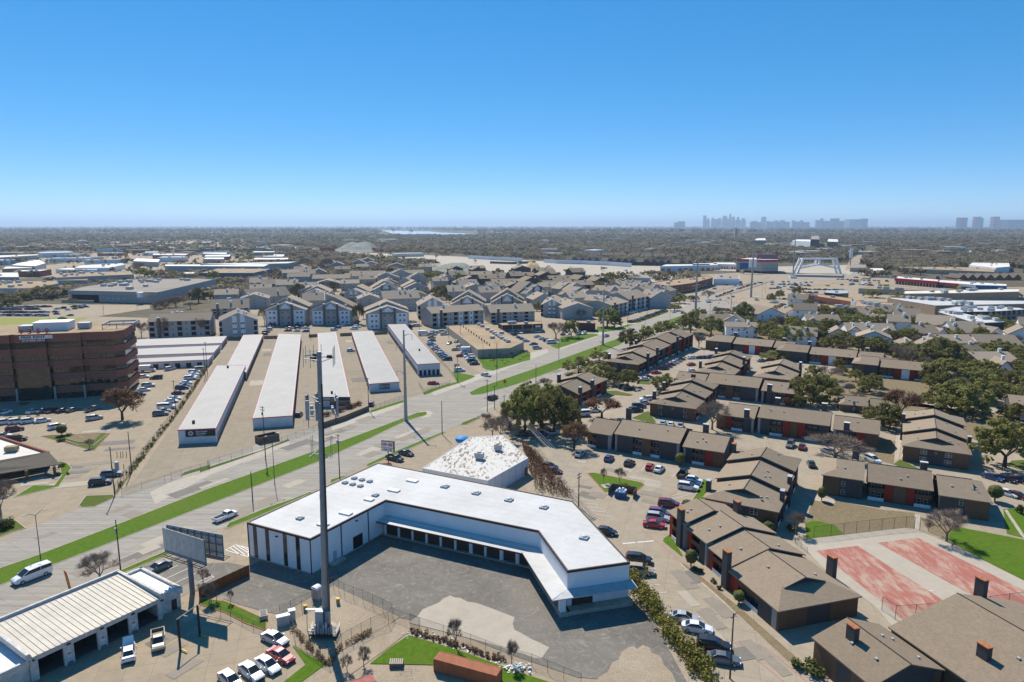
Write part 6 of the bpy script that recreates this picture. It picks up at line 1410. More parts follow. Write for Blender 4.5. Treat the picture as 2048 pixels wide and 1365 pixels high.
for k in range(7):mb=MB();mb.box((tp[0]- 1.1+k*.36,tp[1],1.0),(.22,1.6,.06),.1);part('slat',mb,'walk',t)
mb=MB();mb.box((tp[0],tp[1],.5),(2.4,1.5,.9),.1);part('pallet_body',mb,'oldwood',t)
p0=Q('A2',1500,1320);mb=MB()
for k in range(4):mb.box((p0[0]+.9,p0[1]+k*.55,.08),(2.2,.07,.07),.1)
for s in(0,1.8):mb.box((p0[0]+s,p0[1]+.8,.08),(.07,1.9,.07),.1)
t2=thing('metal_frame','thin metal frame lying beside the stacked pallets','frame',tuple(p0));part('bars',mb,'blacksteel',t2)
tp=Q('A3',800,1265);t=stuff('litter_heap',MB(),'signwhite');me=t.data;mb=MB();r_=random.Random(3)
for k in range(70):mb.box((tp[0]+r_.gauss(0,1.4),tp[1]+r_.gauss(0,.7),.12+abs(r_.gauss(0,.25))),(r_.uniform(.1,.5),r_.uniform(.1,.4),r_.uniform(.05,.3)),r_.random()*3)
for k in range(60):
 q=Q('A3',*r_.choice(((40,1015),(90,990),(270,1075),(430,1120),(660,1215))));mb.box((q[0]+r_.gauss(0,1.2),q[1]+r_.gauss(0,.5),.15),(r_.uniform(.1,.4),r_.uniform(.1,.3),.15),r_.random()*3)
t.data=mb.mesh('litter_heap','signwhite');t['label']='white rubbish bags and scraps along the lower fence'
q=Q('A2',875,745);F=Fr(q,60);t=thing('electric_cabinet','grey meter cabinet with white arched cover behind the tower','cabinet',tuple(q));mb=MB();F.box(mb,-.5,.5,-.9,.9,0,2.6);part('body',mb,'towersteel',t)
mb=MB();mb.extr([(-.9+.0,2.6),(.9,2.6),(.75,2.95),(.3,3.15),(-.3,3.15),(-.75,2.95)],F.pt(-.75,0,0),F.pt(.75,0,0));part('arched_cover',mb,'signwhite',t)
for lab,x,y,s in(('pale utility cabinet beside the tower yard gate',625,935,(2.4,1.0,2.0)),('smaller pale utility cabinet nearer the tower',690,900,(1.2,1.0,2.2))):
 q=Q('A2',x,y);t=thing('utility_cabinet',lab,'cabinet',tuple(q));part('body',MB().box((q[0],q[1],s[2]/2),s,.45),'greymetal',t);part('lid',MB().box((q[0],q[1],s[2]+.06),(s[0]+.2,s[1]+.2,.12),.45),'signwhite',t)
for lab,x,y in(('yellow capped bollard left of the tower',788,832),('yellow capped bollard right of the tower',1033,780),('yellow capped bollard just behind the tower base',893,868)):
 q=Q('A2',x,y);t=thing('bollard',lab,'bollard',tuple(q));part('body',MB().tube((*q.xy,0),(*q.xy,1.2),.38,n=10),'tanroof',t);part('cap',MB().tube((*q.xy,1.2),(*q.xy,1.35),.44,n=10),'yellow',t)
q0=Q('A1',1350,1130);q1=Q('A1',1495,1020);hh=height_at(q0,px('A1',0,890)[1]);t=thing('car_lift','two post car lift standing in the open beside the garage','car lift',tuple(q0));top=MB().tube((*q0.xy,hh),(*q1.xy,hh),.1,n=6)
for q in(q0,q1):part('post',MB().box((q[0],q[1],hh/2),(.42,.42,hh),.5),'signblack',t);part('lift_arm',MB().box((q[0]+.9,q[1]- .4,.35),(1.7,.2,.16),-.5),'yellow',t)
part('cross_beam',top,'walk',t)
q=Q('A1',520,690);t=thing('feather_flag','red and yellow feather banner leaning on the verge','banner',tuple(q));LOCAL.add(t.name);t.rotation_euler=(0,math.radians(-14),math.radians(-25))
part('pole',pl((0,0,0),(0,0,4.9),.035),'signblack',t);mb=MB();mb.slab([(.04,0,.4),(.95,0,.45),(.95,0,3.6),(.75,0,4.4),(.3,0,4.85),(.04,0,4.9)],.02)
fm=NT('flag_red_orange');sep=fm.node('ShaderNodeSeparateXYZ');fm.link(fm.node('ShaderNodeTexCoord').outputs['Generated'],sep.inputs[0]);M['flag']=fm.done(fm.ramp(sep.outputs['Z'],[(0,(.06,.01,.02)),(.15,(.5,.03,.02)),(.6,(.62,.07,.02)),(1,(.6,.14,.02))]),.7)
mb=MB();mb.idx([(.04,-.015,.4),(.95,-.015,.45),(.95,-.015,3.6),(.75,-.015,4.4),(.3,-.015,4.85),(.04,-.015,4.9),(.04,.015,.4),(.95,.015,.45),(.95,.015,3.6),(.75,.015,4.4),(.3,.015,4.85),(.04,.015,4.9)],[(0,1,2,3,4,5),(11,10,9,8,7,6)]+[(k,(k+1)% 6,6+(k+1)% 6,6+k)for k in range(6)]);bnr=part('banner',mb,'flag',t)
mb=MB();r_=random.Random(4)
for k in range(9):z=.75+k*.36;mb.box((.5+r_.uniform(-.06,.06),-.028,z),(r_.uniform(.3,.62),.02,.24)).box((.5+r_.uniform(-.2,.2),-.03,z+.16),(.12,.02,.12))
part('lettering',mb,'yellow',bnr)
q=Q('A8',1430,1095);hh=height_at(q,px('A8',0,920)[1]);t=thing('pylon_sign','white and red shop sign on a post beside the black pickup','sign',tuple(q));LOCAL.add(t.name);t.rotation_euler=(0,0,math.radians(-18))
part('post',MB().tube((0,0,0),(0,0,hh - 3.4),.16,n=8),'blacksteel',t);cb=part('sign_box',MB().box((0,0,hh - 1.7),(4.6,.7,3.6)),'signblack',t)
for z,h_,m in((hh - 1.15,2.0,'signwhite'),(hh - 2.85,1.1,'signwhite')):part('sign_face',MB().box((0,-.37,z),(4.3,.06,h_)),m,cb)
r_=random.Random(9);mb=MB();m2=MB()
for k in range(9):
 if k !=4:mb.box((-1.75+k*.43,-.42,hh - 1.1),(.30,.05,.95));m2.box((-1.75+k*.43,-.45,hh - 1.1+r_.uniform(-.25,.25)),(.12,.03,r_.uniform(.15,.4)))
part('lettering',mb,'signred',cb);part('letter_gap',m2,'signwhite',cb);mb=MB()
for k in range(8):mb.box((-1.6+k*.44,-.42,hh - 2.85+r_.uniform(-.06,.06)),(r_.uniform(.1,.3),.05,r_.uniform(.4,.75)))
part('lettering',mb,'signblack',cb)
bd=Q('A8',1410,1105);mb=MB()
for k in range(14):mb.ball((bd[0]+RND.uniform(-2,2),bd[1]+RND.uniform(-.8,.8),.25),RND.uniform(.3,.55),6,4)
st=thing('rock_border','reddish rock border round the shop sign post','rocks',tuple(bd));part('rocks',mb,'container',st)
q=[Q('A8',*p)for p in((455,870),(455,945),(600,910),(600,880))];A_=Q('A8',455,945);B_=Q('A8',603,912);d=(B_ - A_);F=Fr(A_,math.degrees(math.atan2(d[1],d[0])));F.v=-F.v;L=d.length
t=thing('wooden_enclosure','tan wooden bin enclosure on the storage verge','enclosure',tuple(A_));nbd=int(L/.3)
for k in range(nbd):mb=MB();F.box(mb,k*L/nbd,(k+.92)*L/nbd,0,.06,0,2.3);part('board',mb,'oldwood',t)
for u in(0,L):mb=MB();F.box(mb,u - .05,u+.05,0,4.2,0,2.3);part('side_wall',mb,'oldwood',t)
mb=MB();F.box(mb,0,L,4.2,4.3,0,2.3);part('back_wall',mb,'oldwood',t);mb=MB();F.box(mb,1.4,L - 1,.6,3.4,.1,1.6);part('bin',mb,'dark',t)
A_=Q('B3',668,800);F=Fr(A_,-24);F.v=-F.v;t=thing('dumpster_enclosure','dark board dumpster enclosure on the grass island','enclosure',tuple(A_))
for a,b,c,d in((0,.12,0,4.2),(7.4,7.52,0,4.2),(0,7.5,4.2,4.32)):
 n=max(1,int(max(b - a,d - c)/.35))
 for k in range(n):
  mb=MB()
  if d - c>b - a:F.box(mb,a,b,c+(d - c)*k/n,c+(d - c)*(k+.92)/n,0,2.2)
  else:F.box(mb,a+(b - a)*k/n,a+(b - a)*(k+.92)/n,c,d,0,2.2)
  part('board',mb,'oldwood',t)
t=thing('dumpster','blue dumpster full of rubbish in the board enclosure','dumpster',tuple(F.pt(3.8,.5,0)));c=F.pt(3.8,.2,0)
mb=MB();F.box(mb,2.2,5.3,-1.2,1.4,.25,1.9);part('bin',mb,'dumpblue',t);mb=MB()
for k in range(6):F.box(mb,2.35+k*.55,2.45+k*.55,-1.27,-1.2,.3,1.8)
part('rib',mb,'dumpblue',t);mb=MB()
for k in range(16):p=F.pt(RND.uniform(2.5,5),RND.uniform(-.8,2.6),RND.uniform(1.6,2.1));mb.ball(p,RND.uniform(.2,.45),6,4)
part('rubbish',mb,'signwhite',t)
for f,x,y,lab in(('B1',1023,630,'orange diamond roadwork sign near the median nose'),('B1',1710,375,'orange diamond roadwork sign farther along the median')):
 q=Q(f,x,y+22);t=thing('road_sign',lab,'road sign',tuple(q));LOCAL.add(t.name);t.rotation_euler=(0,0,math.radians(-35));part('post',pl((0,0,0),(0,0,1.2),.06),'blacksteel',t)
 s=1.15;mb=MB();mb.idx([(0,-.03,1.0),(s,-.03,1.0+s),(0,-.03,1+2*s),(-s,-.03,1+s),(0,.03,1.0),(s,.03,1.0+s),(0,.03,1+2*s),(-s,.03,1+s)],[(0,1,2,3),(7,6,5,4),(0,4,5,1),(1,5,6,2),(2,6,7,3),(3,7,4,0)]);part('sign_plate',mb,'orange',t)
for f,x,y,lab in(('A7',1110,430,'orange pipe guard posts in the office drive'),):
 q=Q(f,x,y);t=thing('pipe_guard',lab,'bollard',tuple(q));mb=MB()
 for dx in(-1.6,-.4,.4,1.6):mb.tube((q[0]+dx,q[1],0),(q[0]+dx,q[1],2.0),.1,n=6)
 part('pipe',mb,'fencewood',t)
q=Q('A7',1068,560);t=thing('transformer_box','pale green utility cabinet behind the black suvs','cabinet',tuple(q));part('body',MB().box((q[0],q[1],1.6),(1.0,1.0,3.2),.3),'greymetal',t);part('guard_post',MB().tube((q[0]- 1.8,q[1],0),(q[0]- 1.8,q[1],2.2),.1,n=6).tube((q[0]+2.2,q[1],0),(q[0]+2.2,q[1],2.4),.1,n=6),'fencewood',t)
q=Q('A2',475,880);t=thing('drain_grate','grey sloped concrete box at the end of the grass strip','drain',tuple(q));part('box',MB().box((q[0],q[1],.5),(1.6,2.4,1.0),.4),'patch',t);part('grate',MB().box((q[0],q[1],1.03),(1.1,1.8,.08),.4),'blacksteel',t)
q=Q('E6',540,1230);t=thing('flag_pole','pole with small flags at the used car lot corner','flagpole',tuple(q));part('pole',pl(q,(q[0],q[1],13.5),.12),'blacksteel',t);part('loudspeaker',MB().box((q[0]- .6,q[1],9.2),(.7,.6,.9)).box((q[0]+.7,q[1],9.2),(.7,.6,.9)),'blacksteel',t)
q=Q('E6',500,1000);t=thing('balloon_figure','pink and white promotional balloon beside the lot entrance','balloon',tuple(q));part('tube',MB().tube((q[0],q[1],0),(q[0]- .4,q[1],3.5),.45,.35,8),'signred',t);part('head',MB().ball((q[0]- .5,q[1],4.0),.5),'signwhite',t)
#==================================================================poles along the road
wood_pole('brown wooden utility pole',P(242,1147),height_at(P(242,1147),1040),0,trafo=1)
wood_pole('brown wooden utility pole',Q('A7',1045,790),height_at(Q('A7',1045,790),px('A7',0,340)[1]),1,40);wood_pole('brown wooden utility pole',Q('A7',1200,570),height_at(Q('A7',1200,570),px('A7',0,200)[1]),2,30)
wood_pole('brown wooden utility pole',Q('A8',400,1375),height_at(Q('A8',400,1375),px('A8',0,1150)[1]),0);wood_pole('brown wooden utility pole with grey transformers',Q('A8',1060,1205),height_at(Q('A8',1060,1205),px('A8',0,865)[1]),1,trafo=2)
wood_pole('brown wooden utility pole',Q('A8',498,1060),height_at(Q('A8',498,1060),px('A8',0,655)[1]),2,trafo=1);wood_pole('brown wooden utility pole',Q('A8',1280,690),height_at(Q('A8',1280,690),px('A8',0,440)[1]),1,trafo=1)
wood_pole('brown wooden utility pole',Q('A8',1837,872),height_at(Q('A8',1837,872),px('A8',0,615)[1]),0);wood_pole('brown wooden utility pole',Q('B1',890,850),height_at(Q('B1',890,850),px('B1',0,605)[1]),1)
wood_pole('brown wooden utility pole',Q('B1',945,830),height_at(Q('B1',945,830),px('B1',0,650)[1]),1);PW0=Q('B1',1018,830);HW0=height_at(PW0,px('B1',0,722)[1]);wood_pole('brown wooden utility pole',PW0,HW0,1,-40)
PW1=Q('B2',1278,665);HW1=height_at(PW1,px('B2',0,402)[1]);wood_pole('brown wooden utility pole',PW1,HW1,2,-40);wood_pole('brown wooden utility pole',Q('B1',1258,655),height_at(Q('B1',1258,655),px('B1',0,495)[1]),0)
wood_pole('brown wooden utility pole',Q('A4',822,1340),height_at(Q('A4',822,1340),px('A4',0,850)[1]),1,-40);wood_pole('brown wooden utility pole',Q('B2',1075,490),height_at(Q('B2',1075,490),px('B2',0,420)[1]),0)
for f,x,y,yt in(('D1',960,1325,935),('D1',990,1290,850),('D2',815,925,640),('D3',810,890,720),('D3',1210,1000,770),('D3',1370,1030,810),('A6',1600,1020,735),('D5',970,975,840),('D5',1600,465,410),('D5',1332,650,500),('D6',545,460,330),('C4',1218,880,740),('C4',1545,565,490),('E4',1880,730,600)):
 b=Q(f,x,y);wood_pole('thin brown utility pole',b,height_at(b,px(f,0,yt)[1]),1)
PL=[(PW0,HW0),(PW1,HW1)]
wt=thing('power_line','pale power wires sagging from the road pole to the pole by the drive','wires',tuple(PW0))
for k,(dz,dn)in enumerate(((-.2,-1.0),(-.2,0),(-.2,1.0),(-1.3,-.6),(-1.9,.6))):
 a=PW0+Vector((dn*.7,dn*.7,HW0+dz));b=PW1+Vector((dn*.7,dn*.7,HW1+dz));mb=MB();n=12
 for i in range(n):
  f0,f1=i/n,(i+1)/n;mb.tube(a.lerp(b,f0)- Vector((0,0,4*1.1*f0*(1 - f0))),a.lerp(b,f1)- Vector((0,0,4*1.1*f1*(1 - f1))),.055,n=3,cap=False)
 part('wire',mb,'wire',wt)
steel_pole('tall grey steel transmission pole',P(812,842),height_at(P(812,842),660),.72,4);steel_pole('tall grey steel transmission pole',Q('D5',995,895),height_at(Q('D5',995,895),px('D5',0,130)[1]),.75,3)
for f,x,y,yt in(('C4',890,880,430),('C4',1405,770,255),('C4',1795,590,140),('E4',1595,560,232),('E4',1730,560,300)):
 b=Q(f,x,y);steel_pole('tall dark steel transmission pole',b,height_at(b,px(f,0,yt)[1]),1.15,3,m='towersteel')
lamp_post('dark twin arm street lamp',P(82,1124),height_at(P(82,1124),px('A1',0,95)[1])- .6,-35,2);lamp_post('dark twin arm street lamp',Q('A8',567,1250),height_at(Q('A8',567,1250),px('A8',0,885)[1]),-35,2)
lamp_post('dark twin arm street lamp',Q('B1',962,655),height_at(Q('B1',962,655),px('B1',0,330)[1]),-35,2);lamp_post('dark twin arm street lamp',Q('D5',393,1080),height_at(Q('D5',393,1080),px('D5',0,880)[1]),-35,2);lamp_post('dark twin arm street lamp',Q('D5',1572,660),height_at(Q('D5',1572,660),px('D5',0,520)[1]),-35,2)
for f,x,y,yt in(('E6',1035,830,410),('E6',1310,960,460),('B8',482,760,600),('D5',1910,580,370),('E5',455,690,600),('E5',705,580,440),('E5',990,600,490),('E5',1105,580,500),('E5',1240,600,510),('E5',740,800,700),('E5',1000,830,720),('E5',1965,800,690),('D6',725,220,40),('D6',640,150,50),('D6',835,400,210),('D6',1255,250,60),('D6',1300,200,30),('E1',675,340,250),('E1',1415,270,160),('E1',1875,210,150),('E2',1060,717,640)):
 b=Q(f,x,y);lamp_post('slim dark lot lamp',b,height_at(b,px(f,0,yt)[1]),RND.uniform(0,90),1,reach=1.2)
#==================================================================vehicles one can pick out
V=vehicle
def v(kind,c,f,x,y,az,label,group=None,detail=2):return V(kind,c,Q(f,x,y),az,label,group,detail=detail)
v('pickup','w','A1',1690,140,59,'white pickup truck driving away beside the grass median');v('van','w','A1',240,590,238,'long white passenger van driving past the feather banner')
v('sedan','g','A1',1185,525,240,'grey sedan alone in the marked bays under the billboard');v('sedan','w','A1',965,1165,118,'white sedan with its bonnet raised outside the second garage bay')
_last=[o for o in ROOT.objects if o.get('label','').startswith('white sedan with its bonnet')][0];hd=link('raised_bonnet',MB().slab([(.95,-.75,.95),(.95,.75,.95),(1.75,.68,2.1),(1.75,-.68,2.1)],.05).mesh('raised_bonnet','carw'),_last)
v('pickup','t','A1',1185,1075,-62,'tan pickup truck parked nose out by the last garage bay')
for lab,c,x,y,az in(('pale silver sedan alone at the head of the garage yard','s',562,1062,-30),('red sedan beside the pale silver sedans','r',605,1190,-32),('white sedan with dark sunroof between red and silver cars','w',508,1260,-38),('white sedan next to the bottom edge','w',385,1310,-40),('grey blue sedan cut by the bottom edge','s',230,1375,-42)):v('sedan',c,'A2',x,y,az,lab,'cars in the garage yard')
v('suv','k','A7',915,680,17,'black SUV nearest the road by the iron fence','black SUVs by the iron fence');v('suv','g','A7',1020,605,17,'dark grey SUV behind the black SUV by the iron fence','black SUVs by the iron fence')
v('pickup','k','A8',1480,1065,-35,'black pickup truck parked beside the shop sign');v('sedan','k','A8',1565,1025,-35,'black sedan on the tan forecourt behind the black pickup')
v('hatchback','k','A8',752,730,92,'dark small loader parked in the storage lane left of the tower');v('hatchback','w','A8',1145,240,15,'small white golf cart in the lane between storage rows');v('sedan','r','A8',1770,490,5,'red sedan behind the iron fence at the rightmost storage row');v('hatchback','m','A8',1300,650,95,'maroon hatchback at the storage office gate')
v('sedan','s','B1',880,580,-38,'silver sedan turning into the main road');v('suv','k','B1',932,755,60,'black SUV waiting at the median gap');v('sedan','b','D5',1040,780,237,'dark blue car driving beside the transmission pole');v('sedan','s','D5',1965,450,237,'silver car driving towards the viewer past the car park');v('sedan','g','D6',175,460,57,'dark car following along the main road')
for lab,k,c,f,x,y,az in(('silver sedan half in the shadow of the brown tree','sedan','s','B3',455,500,62),('dark blue hatchback beside the pyramid of gravel','hatchback','b','B3',675,535,62),('dark green hatchback left of the red hatchback','hatchback','n','B3',830,570,55),('bright red hatchback facing the long apartment block','hatchback','r','B3',985,600,66),('white sedan beside the bright red hatchback','sedan','w','B3',1055,615,60),('black pickup truck with open bed by the round shrub','pickup','k','B3',1232,650,62),('white hatchback first from the lawn in the trio','hatchback','w','B3',1320,700,-25),('blue sedan in the middle of the trio by the lawn','sedan','b','B3',1300,725,-25),('white SUV nearest the viewer in the trio by the lawn','suv','w','B3',1275,755,-25),
  ('dark red minivan above the row by the stepped apartments','suv','m','B3',1130,885,-15),('dark purple SUV behind the silver SUV','suv','p','B3',1060,955,-18),('silver SUV between purple SUV and red sedan','suv','s','B3',1045,990,-18),('bright red sedan at the end of the drive row','sedan','r','B3',1020,1040,-15),('dark car nosing the white warehouse wall','hatchback','k','B3',660,1095,-20),('black SUV hidden behind the warehouse corner','suv','k','B2',1735,1080,-12),('tan SUV carrying a ladder beside the warehouse corner','suv','t','B2',1750,1165,-12),('black sedan by the dry reeds','sedan','k','B2',1055,365,-25),('dark red sedan by the dry reeds','sedan','m','B2',1085,400,-25)):v(k,c,f,x,y,az,lab,'cars along the apartment drive')
q=Q('B2',1750,1165);F=Fr(q,-12);t=thing('ladder','yellow ladder on the roof of the tan SUV','ladder',(q[0],q[1],1.8));LOCAL.add(t.name);t.rotation_euler=(0,0,math.radians(-12));part('rail',MB().box((0,.2,0),(4.4,.07,.09)).box((0,-.2,0),(4.4,.07,.09)),'yellow',t)
for k in range(12):part('rung',MB().box((-2+k*.36,0,0),(.05,.4,.05)),'yellow',t)
for lab,k,c,x,y,az in(('silver sedan under the hedge shadow in the drive','sedan','s',480,905,-15),('white sedan with blue tint in the drive bays','sedan','w',575,980,-15),('black SUV beside the leaning pole in the drive','suv','k',700,1115,-15),('grey sedan beside the pole at the bottom of the drive','sedan','g',775,1215,-15)):v(k,c,'A4',x,y,az,lab,'cars along the apartment drive')
R0=random.Random(12)
def row(f,a,b,spec,az,where,end,detail=1,**k):car_row(Q(f,*a),Q(f,*b),spec,az,where,end,detail,**k)
row('A6',(1470,1050),(1790,650),'gu td wv - wd wd - md - ku bd wd - wu wd wd su tv',15,'in the iron fence row','near end')
row('A6',(1270,870),(1420,720),'kd wd su - ku',15,'beside the right end of the brick office','near end');v('sedan','w','A6',1305,710,15,'white sedan at the corner of the brick office',detail=1);v('suv','s','A6',1548,640,60,'pale blue SUV in front of the short storage doors',detail=1)
t=vehicle('boxtruck','w',Q('A6',1345,655),12,'long flat white trailer truck beside the short storage block',detail=1)
row('A6',(40,1040),(930,1005),'wd - - - wd gp md kd gd - - gp - -'.replace('- -','-'),70,'in the shaded row before the brick office','left end');row('A6',(40,1130),(860,1090),'wu wu ws wd - - - su'.replace('ws','wu'),40,'in the sunlit row before the brick office','left end',flip=0);v('suv','w','A6',520,1170,55,'white SUV behind the tall planter shrub',detail=1);v('suv','m','A6',135,1195,40,'dark maroon SUV crossing the office lot',detail=1)
row('A6',(30,1250),(150,1285),'sd ku',20,'behind the brick mansard building','left end')
row('E6',(15,480),(330,790),'sd bd bd wd gd rd sd gd su bd nd ku',12,'in the left used car row','far end',jitter=.1);row('E6',(60,250),(30,420),'wd su td gd',12,'at the far left of the used car lot','far end')
row('E6',(380,470),(520,440),'gd wd',75,'beside the tan roofed shop wall','near end');row('E6',(590,530),(870,880),'sd gd - wd bd wu wu ku kd',12,'in the right used car row','far end',jitter=.1);vehicle('boxtruck','w',Q('E6',730,640),10,'white box truck in the right row of the used car lot',detail=1)
for lab,c,x,y in(('white SUV at the head of the used car lot','w',280,300),('pink white SUV facing out of the used car lot head','s',120,270),('grey SUV at the back of the used car lot','s',250,250),('orange white hatchback at the used car lot entrance','w',575,1010)):v('suv',c,'E6',x,y,15 if 'facing' not in lab else 80,lab,detail=1)
vehicle('boxtruck','w',Q('D3',870,965),8,'white box truck at the far left of the used car lot',detail=1);row('E6',(510,600),(600,720),'td rd',12,'beside the used car box truck','far end')
row('E6',(1570,280),(1860,430),'wd kd - bd bd sd',12,'right of the tan roofed shop','far end');v('suv','w','E6',1740,270,-50,'white SUV crossing before the brown shops',detail=1)
row('D5',(110,790),(300,870),'sd wd ku wv',18,'in the row under the bare road tree','far end');row('D5',(40,890),(100,945),'gd su',12,'by the saplings on the shop lawn','far end');v('suv','w','D5',95,720,-50,'white SUV outside the brown shops',detail=1);row('D5',(450,755),(740,745),'kd wd - wv wu',60,'under the evergreen by the road lawn','left end')
v('sedan','k','D5',850,690,-60,'black car nosing the grass mound beside the road',detail=1);row('D5',(1380,585),(1830,430),'ku kd gd su kd ku gd kd ku bd ku kd',25,'along the hedge of the road car park','near end',jitter=.1);row('D5',(1140,545),(1560,400),'su kd - md ku - wd wu - wd sd wd',25,'in the inner row of the road car park','near end',jitter=.1)
row('E7',(1410,690),(1830,460),'wd md - rd - ku pd md wd sd kd',10,'beside the long road block','near end',jitter=.1);v('sedan','r','E7',1950,520,30,'red car driving behind the long road block',detail=1);v('sedan','w','E7',1960,595,10,'white car roof beside the dark apartment roofs',detail=1)
row('D6',(290,1080),(590,1070),'wd wd md kd bd bu',20,'in the row before the left stair panel block','left end',jitter=.1)
row('E7',(1320,1045),(1440,920),'ku ku sd wu',10,'left of the brick gable end','near end');row('E7',(1630,830),(1740,760),'wu wd',10,'under the brownish oak','near end');row('E7',(1620,1195),(1830,1225),'cd wd sd',70,'behind the long block facing the car park','left end');row('E7',(1180,780),(1240,800),'ku ku',20,'in the oak shade by the lane','left end');row('E7',(690,1095),(850,1050),'wv wd',15,'between the brown trees','left end')
row('B3',(40,350),(240,340),'kd bd sd',10,'in deep shade under the twin oak','left end')
row('B6',(140,300),(150,300),'nd',75,'between the two apartment blocks','left end');v('suv','w','B6',650,265,-75,'white SUV behind the block facing the dormant lawn',detail=1);v('sedan','s','B6',290,195,-60,'pale car under the bare umbrella tree',detail=1);row('B6',(1640,410),(1860,430),'bd kd md',-60,'behind the right apartment block','left end');row('B6',(1760,545),(1850,560),'wd md',-60,'beside the dark round shrub','left end')
row('E8',(1560,770),(1650,790),'wd gd',60,'beyond the round oak','left end');v('sedan','b','E8',1850,845,10,'dark blue car above the clubhouse roof',detail=1);row('E8',(1780,1095),(1860,1100),'kd sd',10,'before the clubhouse','left end');row('E8',(770,520),(880,510),'gd rd',20,'between the gable roofs','left end')
row('B5',(1690,1110),(1770,1130),'sd bd',20,'under the large right oak','left end');row('B4',(1650,1130),(1760,1150),'gu md',60,'behind the fenced court block','left end')
def lot(f,quad,rows,cols,where,az,r,fill=.85):
 a,b,c,d=[Q(f,*p)for p in quad]
 for i in range(rows):
  for j in range(cols):
   if r.random()>fill:continue
   s=j/max(1,cols - 1);q=i/max(1,rows - 1);p=(a*(1-s)+b*s)*(1-q)+(d*(1-s)+c*s)*q
   cc=r.choice('wwwwsssggkkkkbbrmt');kk=r.choice('dddduuuhp');pending(vehicle(KNAME[kk],cc,p,az+r.choice((0,180))+r.uniform(-3,3),'car',f'cars {where}',detail=0),f'small {CARC[cc][0]} {KWORD[kk]}',where)
r5=random.Random(5)
lot('E1',[(-180,290),(660,295),(640,250),(-180,250)],2,26,'in the staff lot behind the brick office',10,r5);lot('E1',[(-160,215),(520,205),(480,180),(-160,190)],2,20,'in the staff lot behind the brick office',10,r5,.7);lot('E1',[(760,240),(1260,160),(1230,145),(780,200)],2,7,'on the open part of the staff lot',10,r5,.6);lot('E1',[(230,180),(680,170),(640,150),(300,155)],1,9,'at the back of the staff lot',10,r5,.7);lot('E1',[(780,270),(960,290),(960,285),(780,265)],1,2,'at the front edge of the staff lot',10,r5,1)
for f,q,rr_,cc_,w in(('D2',[(190,890),(310,770),(330,775),(220,890)],1,5,'left of the first gable block car park'),('D2',[(520,840),(760,850),(770,760),(550,775)],3,3,'behind the second storage row'),('D2',[(1150,830),(1240,770),(1250,775),(1160,830)],1,3,'behind the third storage row'),('D2',[(1420,815),(1500,770),(1510,775),(1430,815)],1,3,'behind the fourth storage row'),('D3',[(690,850),(800,840),(730,790),(660,795)],2,3,'in the lane of grey flats')):lot(f,q,rr_,cc_,w,12,r5,.95)
lot('C4',[(640,690),(1040,660),(1300,660),(900,720)],3,9,'in the plaza car park by the brick offices',15,r5,.6);lot('C4',[(1720,790),(2048,830),(2048,790),(1760,760)],2,9,'before the orange brick shops',10,r5,.7);lot('E5',[(250,450),(540,440),(1000,500),(560,500)],2,14,'before the red roofed shops',10,r5,.7);lot('C5',[(0,760),(380,770),(360,740),(0,730)],2,9,'behind the orange brick shops',10,r5,.7);lot('D6',[(1380,130),(1650,110),(1900,90),(1500,70)],2,8,'queueing at the interchange',20,r5,.8)
for lab,k,c,x,y,az in(('white box truck on the main road by the orange barrels','boxtruck','w',525,310,235),('silver car by the orange barrels','sedan','s',680,280,237),('pale car beside the orange barrels','suv','w',790,265,237),('dark car beyond the orange barrels','sedan','k',865,240,57),('dark sedan below the orange barrels','sedan','g',620,390,57),('white tractor truck parked above the balcony flats','boxtruck','w',1180,280,60),('white box truck under the dark lot tree','boxtruck','w',1430,320,15),('white delivery van in the brick shop lot','van','w',1710,320,10),('silver hatchback in the brick shop lot','hatchback','s',1555,345,10),('black sedan in the brick shop lot','sedan','k',1840,335,10)):v(k,c,'D6',x,y,az,lab,detail=0 if k !='boxtruck' else 0)
for k,(x,y)in enumerate(((635,275),(660,330),(675,320),(735,340),(755,290),(800,330),(865,340),(910,280),(960,270),(990,250),(640,370))):
 q=Q('D6',x,y);t=tag(link('traffic_barrel',cmesh(('barrel',),lambda:MB().tube((0,0,0),(0,0,1.1),.3,.24,8).mesh('traffic_barrel','orange'))),'small orange traffic barrel in the closed lane of the main road','barrel','orange traffic barrels');t.location=q;pending(t,'small orange traffic barrel','in the closed lane of the main road')
#==================================================================middle distance:shops,offices,freight sheds
def fb_(label,f,pts,h,wall,roof,units=0,par=.5,grp=None,cat='building',name='flat_roof_building',seed=1,us=1.6,cop=None):
 return flat_building(name,label,cat,[Q(f,x,y,h)for x,y in pts],h,wall,roof,par,cop,units,grp,None,seed,us)
sh=fb_('tan gravel roofed shop with pale walls beside the used car lot','E6',[(930,590),(1560,560),(1680,505),(1830,440),(1180,80),(310,120)],5.0,'patch','tanroof',0,.3)
r_=random.Random(8)
for k in range(12):p=Q('E6',600+51*k,115+36*k,5.0);put(sh,cmesh(('vpipe',),lambda:MB().tube((0,0,0),(0,0,1.5),.35,n=6).mesh('vent_pipe','blacksteel')),p,0)
for x,y in((960,105),(1020,140),(1120,200),(1200,245),(1260,280),(1310,315),(1360,345),(1400,375),(1475,410),(1520,440),(1395,275),(1215,365)):
 p=Q('E6',x,y,5.0);put(sh,cmesh(('rtux',),lambda:MB().box((0,0,.9),(3.0,2.0,1.5)).box((0,0,.1),(2.4,1.6,.3)).mesh('rooftop_unit','greymetal')),p,.28)
sw=fb_('dark fronted brown shops with flat tan roof and thin columns','D4',[(165,1035),(715,1015),(700,975),(110,1005)],6.0,'browntrim','tanroof',3,.3)
